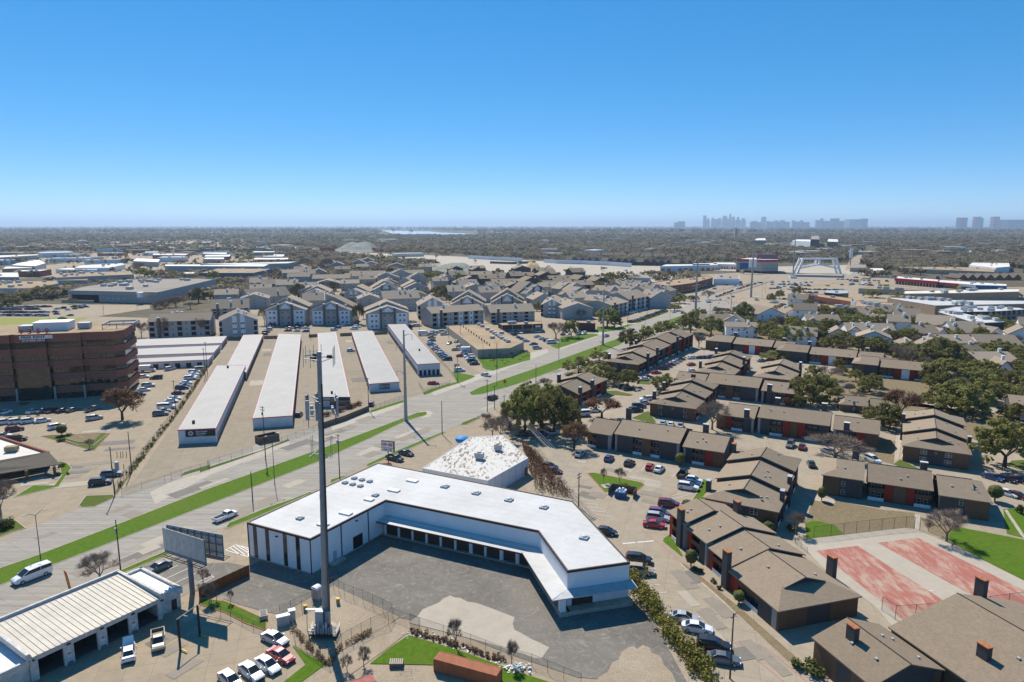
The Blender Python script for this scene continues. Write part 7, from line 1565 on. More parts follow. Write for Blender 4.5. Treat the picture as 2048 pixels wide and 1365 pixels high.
a=flat2(Q('D4',165,1035,6));b=flat2(Q('D4',715,1015,6));F,L=along(a,b);mb=MB();F.box(mb,.2,L,.05,.12,0,2.9);part('shop_front',mb,'patch',sw)
for k in range(5):mb=MB();F.box(mb,k*L/4 - .25,k*L/4+.25,.1,.6,0,6);part('column',mb,'patch',sw)
for k in range(4):mb=MB();F.box(mb,k*L/4+1.4,(k+1)*L/4 - 1.4,.12,.2,.4,2.5);part('window',mb,'glass',sw)
mb=MB();F.box(mb,L*.82,L*.95,.62,.7,3.8,5.2);part('sign_board',mb,'signwhite',sw)
fb_('brown shops with flat roof beyond the big evergreen','D4',[(1210,1000),(1440,1010),(1420,975),(1200,970)],6.0,'browntrim','tanroof',1,.3)
bo=fb_('long brick office block with rows of dark windows by the plaza','C4',[(425,645),(665,665),(860,640),(1050,590),(1000,570),(640,610)],10,'redbrick','tanroof',6,.6)
for a_,b_,n in(((665,665),(860,640),12),((860,640),(1050,590),9)):
 a=flat2(Q('C4',*a_,10));b=flat2(Q('C4',*b_,10));F,L=along(a,b)
 for z in(1.2,5.6):
  for k in range(n):mb=MB();F.box(mb,(k+.15)*L/n,(k+.8)*L/n,-.02,.12,z,z+2.6);part('window',mb,'glass',bo)
fb_('white motel block with pale walls behind the brick offices','C4',[(1060,600),(1300,600),(1290,565),(1090,560)],8,'whiteside','greyroof',2,.3);fb_('pale gabled shed behind the road trees','C4',[(240,580),(470,590),(440,560),(250,550)],6,'greymetal','greyroof',0,.2)
rw=fb_('white and red banded building with curved front by the interchange','E4',[(505,530),(780,542),(955,540),(930,522),(640,518)],22,'patch','paleroof',3,.6,cop='redtrim')
a=flat2(Q('E4',505,530,22));m_=flat2(Q('E4',780,542,22));b=flat2(Q('E4',955,540,22))
for p,q in((a,m_),(m_,b)):
 F,L=along(p,q)
 for z in(4.5,9.5,14.5):mb=MB();F.box(mb,.5,L - .5,-.02,.4,z,z+2.0);part('window_band',mb,'greymetal',rw)
for p,q in((a,m_),(m_,b)):F,L=along(p,q);mb=MB();F.box(mb,0,L,-.02,.5,19,22.5);part('red_band',mb,'signred',rw);mb=MB();F.box(mb,0,L,-.02,.5,0,3.2);part('dark_base',mb,'browntrim',rw)
for lab,pts in(('white storage sheds with red doors, right part',[(250,585),(500,590),(470,570),(260,568)]),('white storage sheds with red doors, left part',[(-320,610),(230,600),(210,585),(-260,590)]),('white storage sheds with red doors, middle part',[(20,600),(300,595),(290,575),(40,580)])):
 t=fb_(lab,'E4',pts,9,'whiteside','paleroof',0,.3,'white sheds with red doors');a=flat2(Q('E4',*pts[0],9));b=flat2(Q('E4',*pts[1],9));F,L=along(a,b);n=9
 for k in range(n):
  if k % 4 !=2:mb=MB();F.box(mb,(k+.2)*L/n,(k+.75)*L/n,-.02,.2,0,5);part('red_door',mb,'orange',t)
def W4(x,y,z=0):return Q('E4',x,y,z)
bA=W4(1155,690);bB=W4(1622,690);hT=height_at(bA,px('E4',0,525)[1]);t=thing('steel_bridge_frame','white steel bridge frame with slanted legs over the highway works','bridge',tuple(bA))
for off in(0,14):
 o=Vector((0,off,0));x0,x1=bA[0],bB[0];y=bA[1];i0=x0+(x1 - x0)*.12;i1=x0+(x1 - x0)*.88;xm=(x0+x1)/2
 P_=lambda x,z:Vector((x,y+off,z))
 for nm,a,b,r in(('leg',P_(x0,0),P_(i0,hT),2.1),('leg',P_(x1,0),P_(i1,hT),2.1),('top_beam',P_(i0 - 2,hT - 1),P_(i1+2,hT - 1),1.9),('mid_post',P_(xm,hT*.55),P_(xm,hT),2.0),('brace',P_(x0+(i0 - x0)*.4,hT*.35),P_(xm,hT*.62),1.4),('brace',P_(x1+(i1 - x1)*.4,hT*.35),P_(xm,hT*.62),1.4)):part(nm,MB().tube(a,b,r,n=4),'whiteside',t)
mb=MB();
for x in(i0,xm,i1):mb.tube((x,y,hT - 1),(x,y+14,hT - 1),1.5,n=4)
part('cross_beam',mb,'whiteside',t)
fb_('long grey deck behind the white bridge frame','E4',[(1080,700),(1640,712),(1660,700),(1100,690)],3,'patch','patch',0,.3,cat='bridge',name='bridge_deck')
t=fb_('red roofed row of shops across the interchange','E5',[(540,455),(1040,495),(1035,470),(560,430)],8,'redbrick','paleroof',4,.4,cop='signred');a=flat2(Q('E5',540,455,8));b=flat2(Q('E5',1040,495,8));F,L=along(a,b);mb=MB();F.box(mb,0,L,-.02,2.5,5.0,8.6);part('red_fascia',mb,'signred',t);mb=MB();F.box(mb,0,L,.02,.2,.3,4.2);part('shop_front',mb,'glass',t)
for k in range(14):mb=MB();F.box(mb,(k+.5)*L/14 - .4,(k+.5)*L/14+.4,1.8,2.4,0,5);part('column',mb,'walk',t)
t=fb_('red to blue fronted row of shops right of the red roofs','E5',[(1040,500),(1480,535),(1840,545),(1840,525),(1060,475)],7,'whiteside','paleroof',4,.4);a=flat2(Q('E5',1040,500,7));m_=flat2(Q('E5',1480,535,7));b=flat2(Q('E5',1840,545,7))
F,L=along(a,m_);mb=MB();F.box(mb,0,L*.55,-.02,2.0,4.6,7.3);part('red_fascia',mb,'signred',t);mb=MB();F.box(mb,.2,L,.02,.2,.3,4.2);part('shop_front',mb,'glass',t);F,L=along(m_,b);mb=MB();F.box(mb,0,L,-.02,2.2,2.0,6.8);part('blue_front',mb,'dumpblue',t)
fb_('white roofed supermarket with tan side and dark openings','E5',[(440,690),(1005,780),(1500,770),(2300,755),(2300,720),(1500,715),(870,705),(480,682)],9,'dirtwall','membrane',12,.5,us=2.4);fb_('long tan walled store behind the white roofed supermarket','E5',[(630,640),(1290,632),(1990,615),(1990,580),(1300,592),(640,605)],9,'dirtwall','paleroof',12,.5,us=2.2)
fb_('long low grey flat roof before the red roofed shops','E5',[(100,575),(900,600),(900,590),(240,558)],6,'patch','tanroof',6,.3,us=2.2);fb_('tan flat roofs behind the steep white gable','D7',[(930,290),(1560,270),(1610,230),(960,190)],6.5,'patch','tanroof',6,.4,us=2);fb_('small tan flat roof before the orange brick shops','D7',[(540,320),(960,310),(930,270),(560,285)],6,'patch','tanroof',4,.4,us=2)
t=fb_('orange brick row of shops with angled white end','D7',[(0,85),(240,110),(700,180),(880,210),(900,150),(240,70),(0,50)],6.5,'redbrick','tanroof',4,.5,cop='container');a=flat2(Q('D7',240,110,6.5));b=flat2(Q('D7',880,210,6.5));F,L=along(a,b)
for k in range(8):mb=MB();F.box(mb,(k+.15)*L/8,(k+.85)*L/8,-.02,.15,.3,3.2);part('shop_front',mb,'glass',t)
mb=MB();F.box(mb,L - .5,L+5,-.5,.5,0,7.5);part('end_canopy',mb,'whitemetal',t)
fb_('dark glass office with flat roof behind the orange brick shops','D7',[(420,50),(650,70),(830,60),(810,10),(430,10)],8,'glass','greymetal',1,.3)
for lab,pts,u in(('white flat roofed flats nearest the tan roofs',[(1040,850),(1500,985),(1820,970),(1500,905),(1100,825)],14),('white flat roofed flats behind, with dark balcony bays',[(1040,830),(1300,852),(1700,845),(2060,822),(1980,805),(1640,780),(1240,790)],14)):
 t=fb_(lab,'E5',pts,9,'sidingdark','membrane',u,.3,'white flat roofed flats','apartment building','apartment_building',2,1.8,cop='signwhite')
a=flat2(Q('E5',1640,848,9));b=flat2(Q('E5',2060,822,9));F,L=along(a,b)
for k in range(7):
 mb=MB();F.box(mb,k*L/7,k*L/7+1.2,-.3,1.2,0,9.2);part('pale_pier',mb,'sidinglight',t)
 for z in(.6,4.8):mb=MB();F.box(mb,k*L/7+1.6,(k+1)*L/7 - .4,-.1,.2,z,z+3.0);part('window',mb,'glass',t);mb=MB();F.box(mb,k*L/7+1.4,(k+1)*L/7 - .2,.9,1.0,z - .5,z+.5);part('railing',mb,'sidinglight',t)
fb_('white shop with dark glass front near the wooded rise','E5',[(1400,300),(1720,330),(1880,318),(1870,275),(1440,270)],9,'whiteside','paleroof',3,.4);fb_('long low grey building in front of the wooded rise','E5',[(560,330),(820,345),(1700,380),(1700,340),(1240,320),(600,318)],7,'patch','tanroof',6,.3,us=2);fb_('low shed left of the red roofed shops','E5',[(0,330),(190,330),(190,295),(40,290)],7,'patch','greyroof',0,.3);fb_('pale flat shed near the highway frontage','E5',[(230,370),(400,360),(380,335),(240,335)],6,'whiteside','paleroof',0,.3)
BR='brown roofed low flats at the far right'
for k in range(7):gpx(f'brown roofed low flats, {ORD[k]} from the left in the row behind the blue shops',1918+k*18,561,1934+k*18,561,30,557,549,'gable','',0,0,grp=BR,wall='redbrick',roof='shingle3',win=0,trim=None,levels=2)
TH='dark gabled townhouses behind the pale wall'
for k in range(20):
 x0=1130+k*14.3;y=527+k*.42;gpx(f'narrow dark gabled townhouse, {ORD[k]} from the left in the long row behind the pale wall',x0,y,x0+12.6,y+.3,22,y - 7,y - 14,'gable' if k % 5 else 'eave','white',0,0,grp=TH,wall='sidingdark',roof='shingle3',win=2,trim='sidinglight',levels=2)
for k in range(9):
 x0=1400+k*4 if k>6 else 1180+k*26;y=516+k*.5;gpx(f'grey townhouse roof, {ORD[k]} from the left in the second row behind the pale wall',x0,y,x0+20,y,24,y - 6,y - 11,'eave','',0,0,grp='second row of townhouses',wall='greyside',roof='shingle3',win=3,trim=None,levels=2)
for lab,pts in(('long pale blue highway wall below the townhouses',[(735,175),(900,190),(1260,200),(1600,215),(1930,240)]),('long pale blue highway wall left of the sand mound',[(-300,120),(0,140),(200,150),(440,165)])):
 p=[flat2(Q('D4',*q))for q in pts];t=thing('highway_wall',lab,'wall',tuple(p[0]),None,'pale highway walls')
 for a,b in zip(p,p[1:]):
  F,L=along(a,b);n=max(2,int(L/14))
  for k in range(n):mb=MB();F.box(mb,k*L/n+.15,(k+1)*L/n - .15,-.3,.3,0,8);part('wall_slab',mb,'whitemetal',t)
p=[flat2(Q('D4',*q))for q in((0,190),(300,200),(620,185))];t=thing('brown_fence','dark brown screen fence along the highway works','fence',tuple(p[0]))
for a,b in zip(p,p[1:]):F,L=along(a,b);mb=MB();F.box(mb,0,L,-.3,.3,0,5);part('screen',mb,'oldwood',t)
def mound(name,label,f,pts,h,m,seed):
 c=[Q(f,*q)for q in pts];x0,x1=min(q[0]for q in c),max(q[0]for q in c);y0,y1=min(q[1]for q in c),max(q[1]for q in c);r=random.Random(seed);mb=MB();n=24;g={}
 pk=[(r.uniform(.3,.7),r.uniform(.35,.65),r.uniform(.45,1),r.uniform(.16,.3))for _ in range(6)]
 for i in range(n+1):
  for j in range(n+1):
   u,v_=i/n,j/n;e=max(0,min(1,4.5*min(u,1 - u,v_,1 - v_)));z=max(q[2]*math.exp(-((u - q[0])**2+(v_ - q[1])**2)/(2*q[3]**2))for q in pk)
   g[i,j]=len(mb.v);mb.v.append((x0+(x1 - x0)*u,y0+(y1 - y0)*v_,h*z*e+r.uniform(-.3,.3)*e - .05))
 for i in range(n):
  for j in range(n):mb.f.append((g[i,j],g[i+1,j],g[i+1,j+1],g[i,j+1]));mb.i.append(0)
 o=link(name,mb.mesh(name,m));tag(o,label,'mound');return o
M['sand']=plain('sand',(.44,.30,.16),.95,.1,.25,.06);M['gravel']=plain('crushed_gravel',(.235,.24,.20),.95,.1,.2,.06)
mound('sand_mound','tan sand mound in the highway works','D4',[(455,292),(740,292),(700,235),(480,235)],14,'sand',3);mound('gravel_mound','low grey green gravel mound behind the small green plot','D3',[(980,85),(1560,95),(1500,30),(1000,25)],12,'gravel',5);mound('gravel_mound','broad far gravel mound near the highway crane','E3',[(1460,225),(1780,225),(1740,198),(1480,198)],30,'gravel',6);mound('brown_mound','dark earth mound left of the sand mound','D4',[(340,275),(470,270),(450,235),(360,235)],12,'dirt',8)
q=Q('E3',1305,240);t=thing('roadside_sign','big red billboard beside the far highway','billboard',tuple(q));hh=height_at(q,px('E3',0,186)[1]);part('post',MB().box((q[0],q[1],hh/2),(2,2,hh)),'steel',t);part('sign_panel',MB().box((q[0],q[1],hh - 8),(44,2,16)),'signred',t)
for lab,f,x,y,yt in(('red crane leaning by the far gravel mound','E3',1860,280,170),):
 q=Q(f,x,y);h=height_at(q,px(f,0,yt)[1]);t=thing('crane',lab,'crane',tuple(q));part('boom',MB().tube(q,(q[0]- 22,q[1],h),1.3,1,5),'signred',t);part('cab',MB().box((q[0],q[1],3),(9,6,6)),'signred',t)
for lab,f,x,y,w,h,m in(('blue sign board on a post by the interchange','E4',575,690,14,18,'dumpblue'),('white tower sign at the edge of the plaza','E4',668,690,12,24,'whiteside'),('purple billboard before the banded building','E4',820,670,36,30,'carp'),('tall white column sign by the interchange','E4',1725,600,6,34,'whiteside')):
 q=Q(f,x,y);t=thing('roadside_sign',lab,'sign',tuple(q));part('post',MB().box((q[0],q[1],h/2),(1.6,1.6,h)),'steel',t);part('sign_panel',MB().box((q[0],q[1]- 1.2,h - h*.28),(w,1.2,h*.55)),m,t)
q=Q('E5',1410,290);hh=height_at(q,px('E5',0,90)[1]);t=thing('lattice_mast','slim grey antenna mast with dishes by the white shop','mast',tuple(q));part('mast',MB().tube(q,(q[0],q[1],hh),.9,.5,6),'steel',t);part('dish',MB().ball((q[0],q[1],hh*.72),3.4,8,5),'whiteside',t)
q=Q('E4',490,325);t=thing('church_tower','slim tan tower rising from the far woods','tower',tuple(q));part('shaft',MB().box((q[0],q[1],30),(14,14,60)),'patch',t);part('cap',MB().box((q[0],q[1],62),(10,10,8)),'patch',t)
I_=[]
gi=fb_('huge grey warehouse with flat gravel roof behind the staff lot','C1',[(545,600),(1250,615),(1700,510),(1560,502),(1050,508),(640,570)],11,'greyside','greyroof',20,.8,us=2.6);a=flat2(Q('C1',545,600,11));b=flat2(Q('C1',1250,615,11));F,L=along(a,b)
mb=MB();F.box(mb,0,L,.02,1.4,7.6,11.9);part('front_fascia',mb,'steel',gi);mb=MB();F.box(mb,L*.03,L*.33,.02,.3,0,7.6);part('recess_shade_panel',mb,'dark',gi)  # no real hollow: a dark panel on the wall paints the recess's shade
for k in range(4):mb=MB();F.box(mb,L*(.42+k*.06),L*(.42+k*.06)+2,.02,.2,3,5);part('window',mb,'blind',gi)
mb=MB();F.box(mb,L*.0,L*.36,10,11,0,3);part('dock_wall',mb,'patch',gi);q=F.pt(L*.86,8,0);tk=thing('water_tank','small raised white tank before the huge grey warehouse','tank',tuple(q));part('tank',MB().tube((q[0],q[1],7),(q[0],q[1],12),3.2,n=10),'whitemetal',tk);part('leg',MB().tube((q[0]- 2,q[1],0),(q[0]- 2,q[1],7),.3,n=5).tube((q[0]+2,q[1],0),(q[0]+2,q[1],7),.3,n=5),'steel',tk)
for lab,pts,h,w,r,u in(('tan roofed freight shed with many roof units',[(525,375),(580,390),(1370,358),(1330,320),(560,345)],8,'greyside','tanroof',14),('tan roofed shed at the left edge above the lot trees',[(-300,500),(340,500),(600,450),(580,420),(-300,430)],8,'greyside','tanroof',12),('pale roofed shed at the left edge',[(-300,385),(195,385),(185,335),(-300,340)],8,'greyside','paleroof',4),('blue grey roofed depot with tall doors',[(110,262),(360,272),(470,240),(400,205),(180,240)],10,'greyside','whitemetal',0),('white roofed L shaped depot',[(760,290),(1120,290),(1280,255),(1250,240),(830,262)],8,'whiteside','paleroof',4),('blue trimmed long white shed',[(570,305),(990,310),(1000,298),(680,290)],6,'whitemetal','signwhite',0),
  ('dark walled shed with two pale roofs among trees',[(1360,220),(1620,230),(1640,200),(1400,190)],9,'greyside','signwhite',0),('brown walled long depot with loading doors',[(1560,158),(1900,160),(1940,142),(1570,140)],10,'redbrick','paleroof',3),('long pale roofed shed at the far left',[(-200,195),(380,160),(400,148),(-200,165)],9,'greyside','paleroof',2),('white long shed with grey wall left of the railway',[(1690,270),(2700,275),(2760,252),(1690,255)],9,'greyside','signwhite',0),('white trailer row beside the depot',[(270,330),(470,325),(460,300),(290,310)],5,'whitemetal','signwhite',0),('low grey shed behind the freight shed',[(540,420),(900,415),(890,395),(560,400)],5,'greyside','tanroof',0),('low tan shed at the left',[(20,300),(330,290),(320,262),(60,275)],8,'dirtwall','paleroof',0)):
 fb_(lab,'E2',pts,h,w,r,u,.5,'freight sheds on the left',us=2.2)
for lab,pts,h,w,r,u in(('tan roofed warehouse with a row of skylights by the railway',[(0,445),(545,445),(740,400),(180,398)],11,'billsteel','tanroof',0),('long pale roofed shed with tree line before it',[(0,365),(900,345),(1010,325),(20,350)],9,'greyside','paleroof',0),('white roofed shed, front of the stacked three',[(30,300),(240,302),(250,285),(60,285)],8,'greyside','signwhite',0),('white roofed shed, middle of the stacked three',[(40,275),(300,275),(320,255),(60,258)],8,'redbrick','signwhite',0),('white roofed shed, back of the stacked three',[(20,245),(270,248),(280,234),(40,235)],8,'greyside','signwhite',0),('white roofed sheds near the railway bend',[(640,275),(850,275),(870,255),(660,252)],8,'greyside','signwhite',3),('lower white roofed shed near the railway bend',[(545,305),(900,305),(910,288),(560,290)],7,'redbrick','signwhite',0),('far white roofed shed above the railway bend',[(540,232),(760,230),(770,222),(550,222)],8,'greyside','signwhite',0)):
 t=fb_(lab,'E3',pts,h,w,r,u,.5,'freight sheds near the railway',us=2.2)
 if 'skylights' in lab:
  for k in range(10):q=Q('E3',130+60*k,425 -(k % 3)*12,11);put(t,cmesh(('bigsky',),lambda:MB().box((0,0,.4),(4,3,.8)).mesh('skylight','signwhite')),q,0)
r6=random.Random(21);FG='pale roofs far off among the woods'
FAR=[]
for k in range(150):
 x=r6.uniform(-60,2100);y=456+62*r6.random()**1.6
 if 760<x<980 and y<470:continue
 b=P(x,y);
 if b[1]<1500:continue
 w=r6.uniform(20,70)*(1+b[1]/9000);d_=r6.uniform(20,45);h=r6.uniform(8,14)
 fm_=r6.choice(['paleroof','signwhite','greyside','tanroof','shingle2','shingle2','greyside']);o=link('far_building',MB().box((0,0,h/2),(w,d_,h)).box((0,0,h+.3),(w+1,d_+1,.6)).mesh('far_building',fm_));o.location=b;o.rotation_euler=(0,0,r6.uniform(0,3));FAR.append(b)
 tag(o,'roof','building',FG);pending(o,dict(paleroof='pale',signwhite='white',greyside='grey',tanroof='tan',shingle2='light brown')[fm_]+' low far roof','in the woods left of the lake' if x<760 else 'in the woods right of the lake' if x<1330 else 'in the woods below the downtown skyline' if x<1560 else 'in the woods towards the right horizon')
for k in range(60):# low roofs of houses under trees in the nearer woods
 x=r6.uniform(1150,2090)if k % 3 else r6.uniform(560,1150);y=505 - 22*r6.random();b=P(x,y);w=r6.uniform(14,24);d_=r6.uniform(10,14)
 mb=MB();F=Fr(b,0);F.box(mb,-w/2,w/2,-d_/2,d_/2,0,4);roof_gable(F,mb,-w/2 - .5,w/2+.5,-d_/2 - .5,d_/2+.5,4,2.6);me=mb.mesh('house',r6.choice(['shingle2','shingle','paleroof','greyside']));me.transform(Matrix.Translation(-b));o=link('house',me);o.location=b;FAR.append(b);tag(o,'house','house','house roofs in the woods');pending(o,'small house roof','in the woods left of the sand mound' if x<850 else 'in the woods behind the sand mound' if x<1180 else 'in the woods behind the townhouses' if x<1480 else 'in the woods behind the white bridge frame' if x<1760 else 'in the woods behind the red shops')
SK='skyline towers on the horizon'
def tower(label,f,x0,x1,ytop,m,dist=15500,setback=0,spire=0,grp=SK):
 xa,ya=px(f,x0,0);xb,_=px(f,x1,0);d=(P(xa,470)- Vector((0,0,0)));k=dist/P((xa+xb)/2,470)[1];A=P(xa,470)*k;B=P(xb,470)*k;yt=px(f,0,ytop)[1];h=CAM_H+dist*math.tan(math.atan((CY - yt)/F_PX)- PITCH)if True else 0
 A[2]=B[2]=0;c=(A+B)/2;w=(B - A).length;t=thing('skyscraper',label,'tower',tuple(c),None,grp)
 mb=MB();mb.box((c[0],c[1],h*(.5 if not setback else .4)),(w,w*.8,h if not setback else h*.8));part('shaft',mb,m,t)
 mb=MB()
 for q in range(9):mb.box((c[0],c[1],h*(q+.5)/9*(1 if not setback else .8)),(w*1.01,w*.81,h*.035))
 part('window_band',mb,'glass',t)
 if setback:part('upper_shaft',MB().box((c[0],c[1],h*.9),(w*setback,w*.8*setback,h*.2)),m,t)
 if spire:part('spire',MB().tube((c[0],c[1],h),(c[0],c[1],h*1.12),w*.25,1,6),m,t)
for lab,x0,x1,yt,m,sb,sp in(('tall flat topped skyline tower at the left end of downtown',135,165,62,'glass',0,0),('stepped skyline slab next to the left end tower',166,202,92,'sidinglight',.6,0),('broad skyline block with notched top',222,252,84,'greyside',.6,0),('low skyline block after the notched one',254,292,100,'greyside',0,0),('mid skyline block left of the wide pair',294,326,88,'sidinglight',.7,0),('wide skyline slab in the middle of downtown',338,390,66,'greyside',.8,0),('tallest slim skyline tower with a pale top',412,436,42,'sidinglight',.7,0),('shouldered skyline tower below the tallest',390,412,96,'greyside',0,0),('rounded dark skyline tower',442,474,74,'glass',.75,0),('pointed crystal shaped skyline tower',484,530,84,'glass',.5,1),('last downtown tower with stepped shoulders',542,588,90,'greyside',.7,0),('lone dark tower right of downtown',762,806,76,'glass',0,0)):tower(lab,'E4',x0,x1,yt,m,20000,sb,sp)
for k,(x0,x1,yt)in enumerate(((640,668,130),(670,710,120),(712,760,132),(810,850,124),(852,890,128),(900,935,116),(938,962,128),(964,1005,113),(1010,1060,130),(1090,1116,114),(1118,1170,128),(1178,1206,114),(1210,1270,134),(1345,1385,112))):tower(f'low hazy horizon block, {ORD[k]} to the right of downtown','E4',x0,x1,yt,'greyside',17000,0,0,'low horizon blocks')
for lab,x0,x1,yt,m in(('slim pale tower before the wide blue office',1397,1422,92,'sidinglight'),('pale office next to the slim tower',1424,1488,120,'sidinglight'),('blue glass office with flat roof on the horizon',1512,1585,94,'glass'),('lower blue glass office on the horizon',1588,1645,120,'glass'),('wide grey office slab on the horizon',1685,1822,104,'greyside'),('grey square tower right of the wide slab',1833,1892,96,'sidingdark')):tower(lab,'E4',x0,x1,yt,m,17000,0,0,'office towers on the right horizon')
for lab,x0,x1,yt,m in(('brown grey office tower, left of four at the right horizon',1432,1500,72,'sidingdark'),('copper coloured tower with grey companion',1577,1630,64,'container'),('grey companion of the copper tower',1608,1652,78,'sidingdark'),('single copper coloured tower at the right horizon',1740,1795,63,'container'),('long low blue glass office at the right edge',1855,2028,92,'glass')):tower(lab,'C5',x0,x1,yt,m,15000,0,0,'copper and grey towers at the right horizon')
for lab,f,x0,x1,yt in(('small pale block left of downtown on the horizon','C4',686,720,72),('wider pale block left of downtown on the horizon','C4',722,782,62)):tower(lab,f,x0,x1,yt,'sidinglight',17000,0,0,'low horizon blocks')
for lab,f,pts,h,w,r in(('huge pale arena roof in the far woods','E4',[(1100,335),(1320,345),(1300,322),(1150,320)],22,'whiteside','signwhite'),('pale campus block right of the arena roof','E4',[(1480,345),(1600,348),(1590,318),(1490,315)],24,'dirtwall','paleroof'),('dark glass block behind the arena roof','E4',[(1300,320),(1395,322),(1390,280),(1310,280)],34,'glass','greyroof'),('tan hall roof left of the arena roof','E4',[(690,330),(820,330),(810,305),(720,308)],24,'dirtwall','paleroof')):fb_(lab,f,pts,h,w,r,0,.5)
r7=random.Random(41)# clutter of the works:stacked pipes,cabins and spoil by the interchange
for k in range(46):
 x,y=r7.uniform(1560,1960),r7.uniform(556,586)
 if k>30:x,y=r7.uniform(880,1500),r7.uniform(534,548)
 b=P(x,y);w,d_,h=r7.uniform(3,10),r7.uniform(2,5),r7.uniform(1.5,4);m=r7.choice(['whiteside','dumpblue','greyside','orange','dirt','yellow','walk'])
 if m=='dirt':o=link('spoil_heap',MB().ball((0,0,0),w*.6,10,5,.4).mesh('spoil_heap',m));nm='small earth spoil heap'
 else:o=link('site_cabin',MB().box((0,0,h/2),(w,d_,h)).box((0,0,h+.12),(w+.3,d_+.3,.24)).box((w*.2,-d_/2,h*.4),(1.2,.1,h*.7)).mesh('site_cabin',m));nm=dict(whiteside='white',dumpblue='blue',greyside='grey',orange='orange',yellow='yellow',walk='pale')[m]+' site cabin'
 o.location=b;o.rotation_euler=(0,0,r7.uniform(0,3));tag(o,nm,'site hut' if m !='dirt' else 'mound','highway works clutter');pending(o,nm,'by the interchange works' if k<=30 else 'along the highway works')
lot('E5',[(0,440),(220,470),(230,540),(0,520)],4,9,'queueing at the right end of the interchange',20,random.Random(6),.6);lot('C5',[(350,640),(800,660),(820,700),(380,690)],2,12,'on the frontage road by the red shops',5,random.Random(8),.5);lot('C4',[(1500,640),(1900,620),(2040,650),(1600,680)],3,9,'on the approach to the white bridge frame',20,random.Random(9),.5)
#==================================================================trees
T=tree
for a in(('o',1050,864,772,84),('o',1108,870,778,82),('b',1002,882,822,62),('b',985,872,830,46)):T(*a)
for a in(('r',930,1112,822,520),('b',280,770,640,210),('o',665,612,402,330),('o',940,692,474,270),('o',1230,762,548,240),('o',1070,737,560,200),('o',1250,330,88,270),('o',1660,215,-5,300),('o',1430,268,50,190),('o',900,475,336,220),('o',1660,842,604,330)):T(a[0],a[1],a[2],a[3],a[4],f='E7')
T('r',410,452,195,290,f='B3')
for a in(('b',1010,992,690,320),('b',900,312,180,150)):T(*a[:5],f='B4')
for a in(('o',280,722,420,290),('o',560,752,480,330),('o',180,664,500,250),('o',390,540,372,210),('o',1000,562,288,270),('o',930,522,340,200),('o',700,452,378,260),('o',1350,822,572,340),('o',1560,862,604,350),('o',1800,872,625,360),('o',1960,880,655,250),('o',1600,602,500,310),('o',130,322,178,190),('b',520,272,110,200),('o',320,292,205,160),('o',60,422,325,180),('o',1380,312,178,130),('o',1500,262,128,130),('o',1740,222,72,150),('o',460,560,470,220)):T(*a[:5],f='D6')
for a in(('o',200,900,610,400),('o',560,1012,752,420),('o',1000,1052,772,430),('o',1330,1102,780,400),('o',370,402,238,270),('o',600,442,290,300),('o',820,572,398,300),('o',1050,542,400,260),('o',430,682,540,340),('o',1700,432,290,360),('o',1800,562,420,350),('b',1580,682,510,280),('o',1830,852,650,330),('b',1690,1262,862,520),('o',900,700,560,250),('o',1500,830,760,240)):T(*a[:5],f='D7')
for a in(('o',400,960,642,480),('o',520,1182,882,560),('o',740,962,806,210),('o',900,1112,888,310),('o',1150,902,735,380),('o',90,692,542,200),('o',1280,562,450,220),('o',620,1000,860,260),('o',240,1130,1000,220),('o',1050,760,690,200),('b',1200,1160,990,260)):T(*a[:5],f='D8')
for a in(('o',1380,852,558,420),('o',1540,757,565,300),('o',1700,722,588,240),('o',1740,1302,880,490),('o',160,762,515,380),('o',740,962,760,300),('o',792,990,815,190),('r',880,882,608,350),('o',625,682,535,190),('b',290,572,450,250),('o',1220,820,640,280),('o',1880,740,640,200),('b',1120,640,560,130)):T(*a[:5],f='B5')
for a in(('b',340,232,15,560),('b',1260,922,602,370)):T(*a[:5],f='B6')
T('b',1140,952,690,200,f='B7')
for a in(('b',520,682,510,290),('o',900,502,380,280),('r',1080,1082,932,140),('o',1250,1082,882,270)):T(*a[:5],f='E8')
T('r',1115,1090,735,450,f='A6');T('b',10,960,600,300,f='A7');T('b',60,760,600,200,f='A7')
T('b',750,612,345,320,f='A1')
for a in(('b',900,772,462,300),('b',380,792,450,280),('b',90,782,520,220),('b',600,762,470,260),('y',870,312,58,300),('b',420,382,228,260),('b',560,372,190,270),('b',330,400,250,200),('b',1100,230,150,220),('o',1330,280,200,180),('b',760,400,280,200)):T(*a[:5],f='D1')
for a in(('b',200,752,432,190),('y',670,402,132,300),('y',1140,292,120,260),('b',1660,342,108,250),('y',1480,742,388,270),('b',800,480,380,180),('o',110,150,80,140),('o',290,180,120,130),('o',480,170,110,120),('b',620,130,40,160),('o',640,110,55,110),('b',1980,200,90,140),('y',1220,230,140,180)):T(*a[:5],f='D2')
for a in(('y',1180,472,268,280),('y',1060,432,250,220),('y',1680,482,360,220),('o',930,212,80,200),('o',1080,172,82,150),('o',790,252,150,180),('o',1340,282,100,160),('b',420,220,150,180),('b',1250,300,180,180),('o',1120,300,200,150),('b',760,400,300,150)):T(*a[:5],f='D3')
for a in(('y',600,742,598,280),('y',740,702,588,240),('o',720,532,408,120),('b',900,1212,930,350),('o',1110,1192,930,210),('o',1600,1052,752,310),('b',1250,952,785,170),('o',1700,1062,900,190),('o',1650,442,290,150),('o',1480,552,420,260),('o',1660,582,468,180),('o',1800,432,300,170),('b',1400,452,360,200),('b',660,400,290,180),('b',850,620,560,160),('o',1430,560,470,170),('b',1150,420,360,130),('o',1960,420,330,200),('b',1330,420,340,140),('y',480,640,560,180),('o',1900,460,380,130)):T(*a[:5],f='D4')
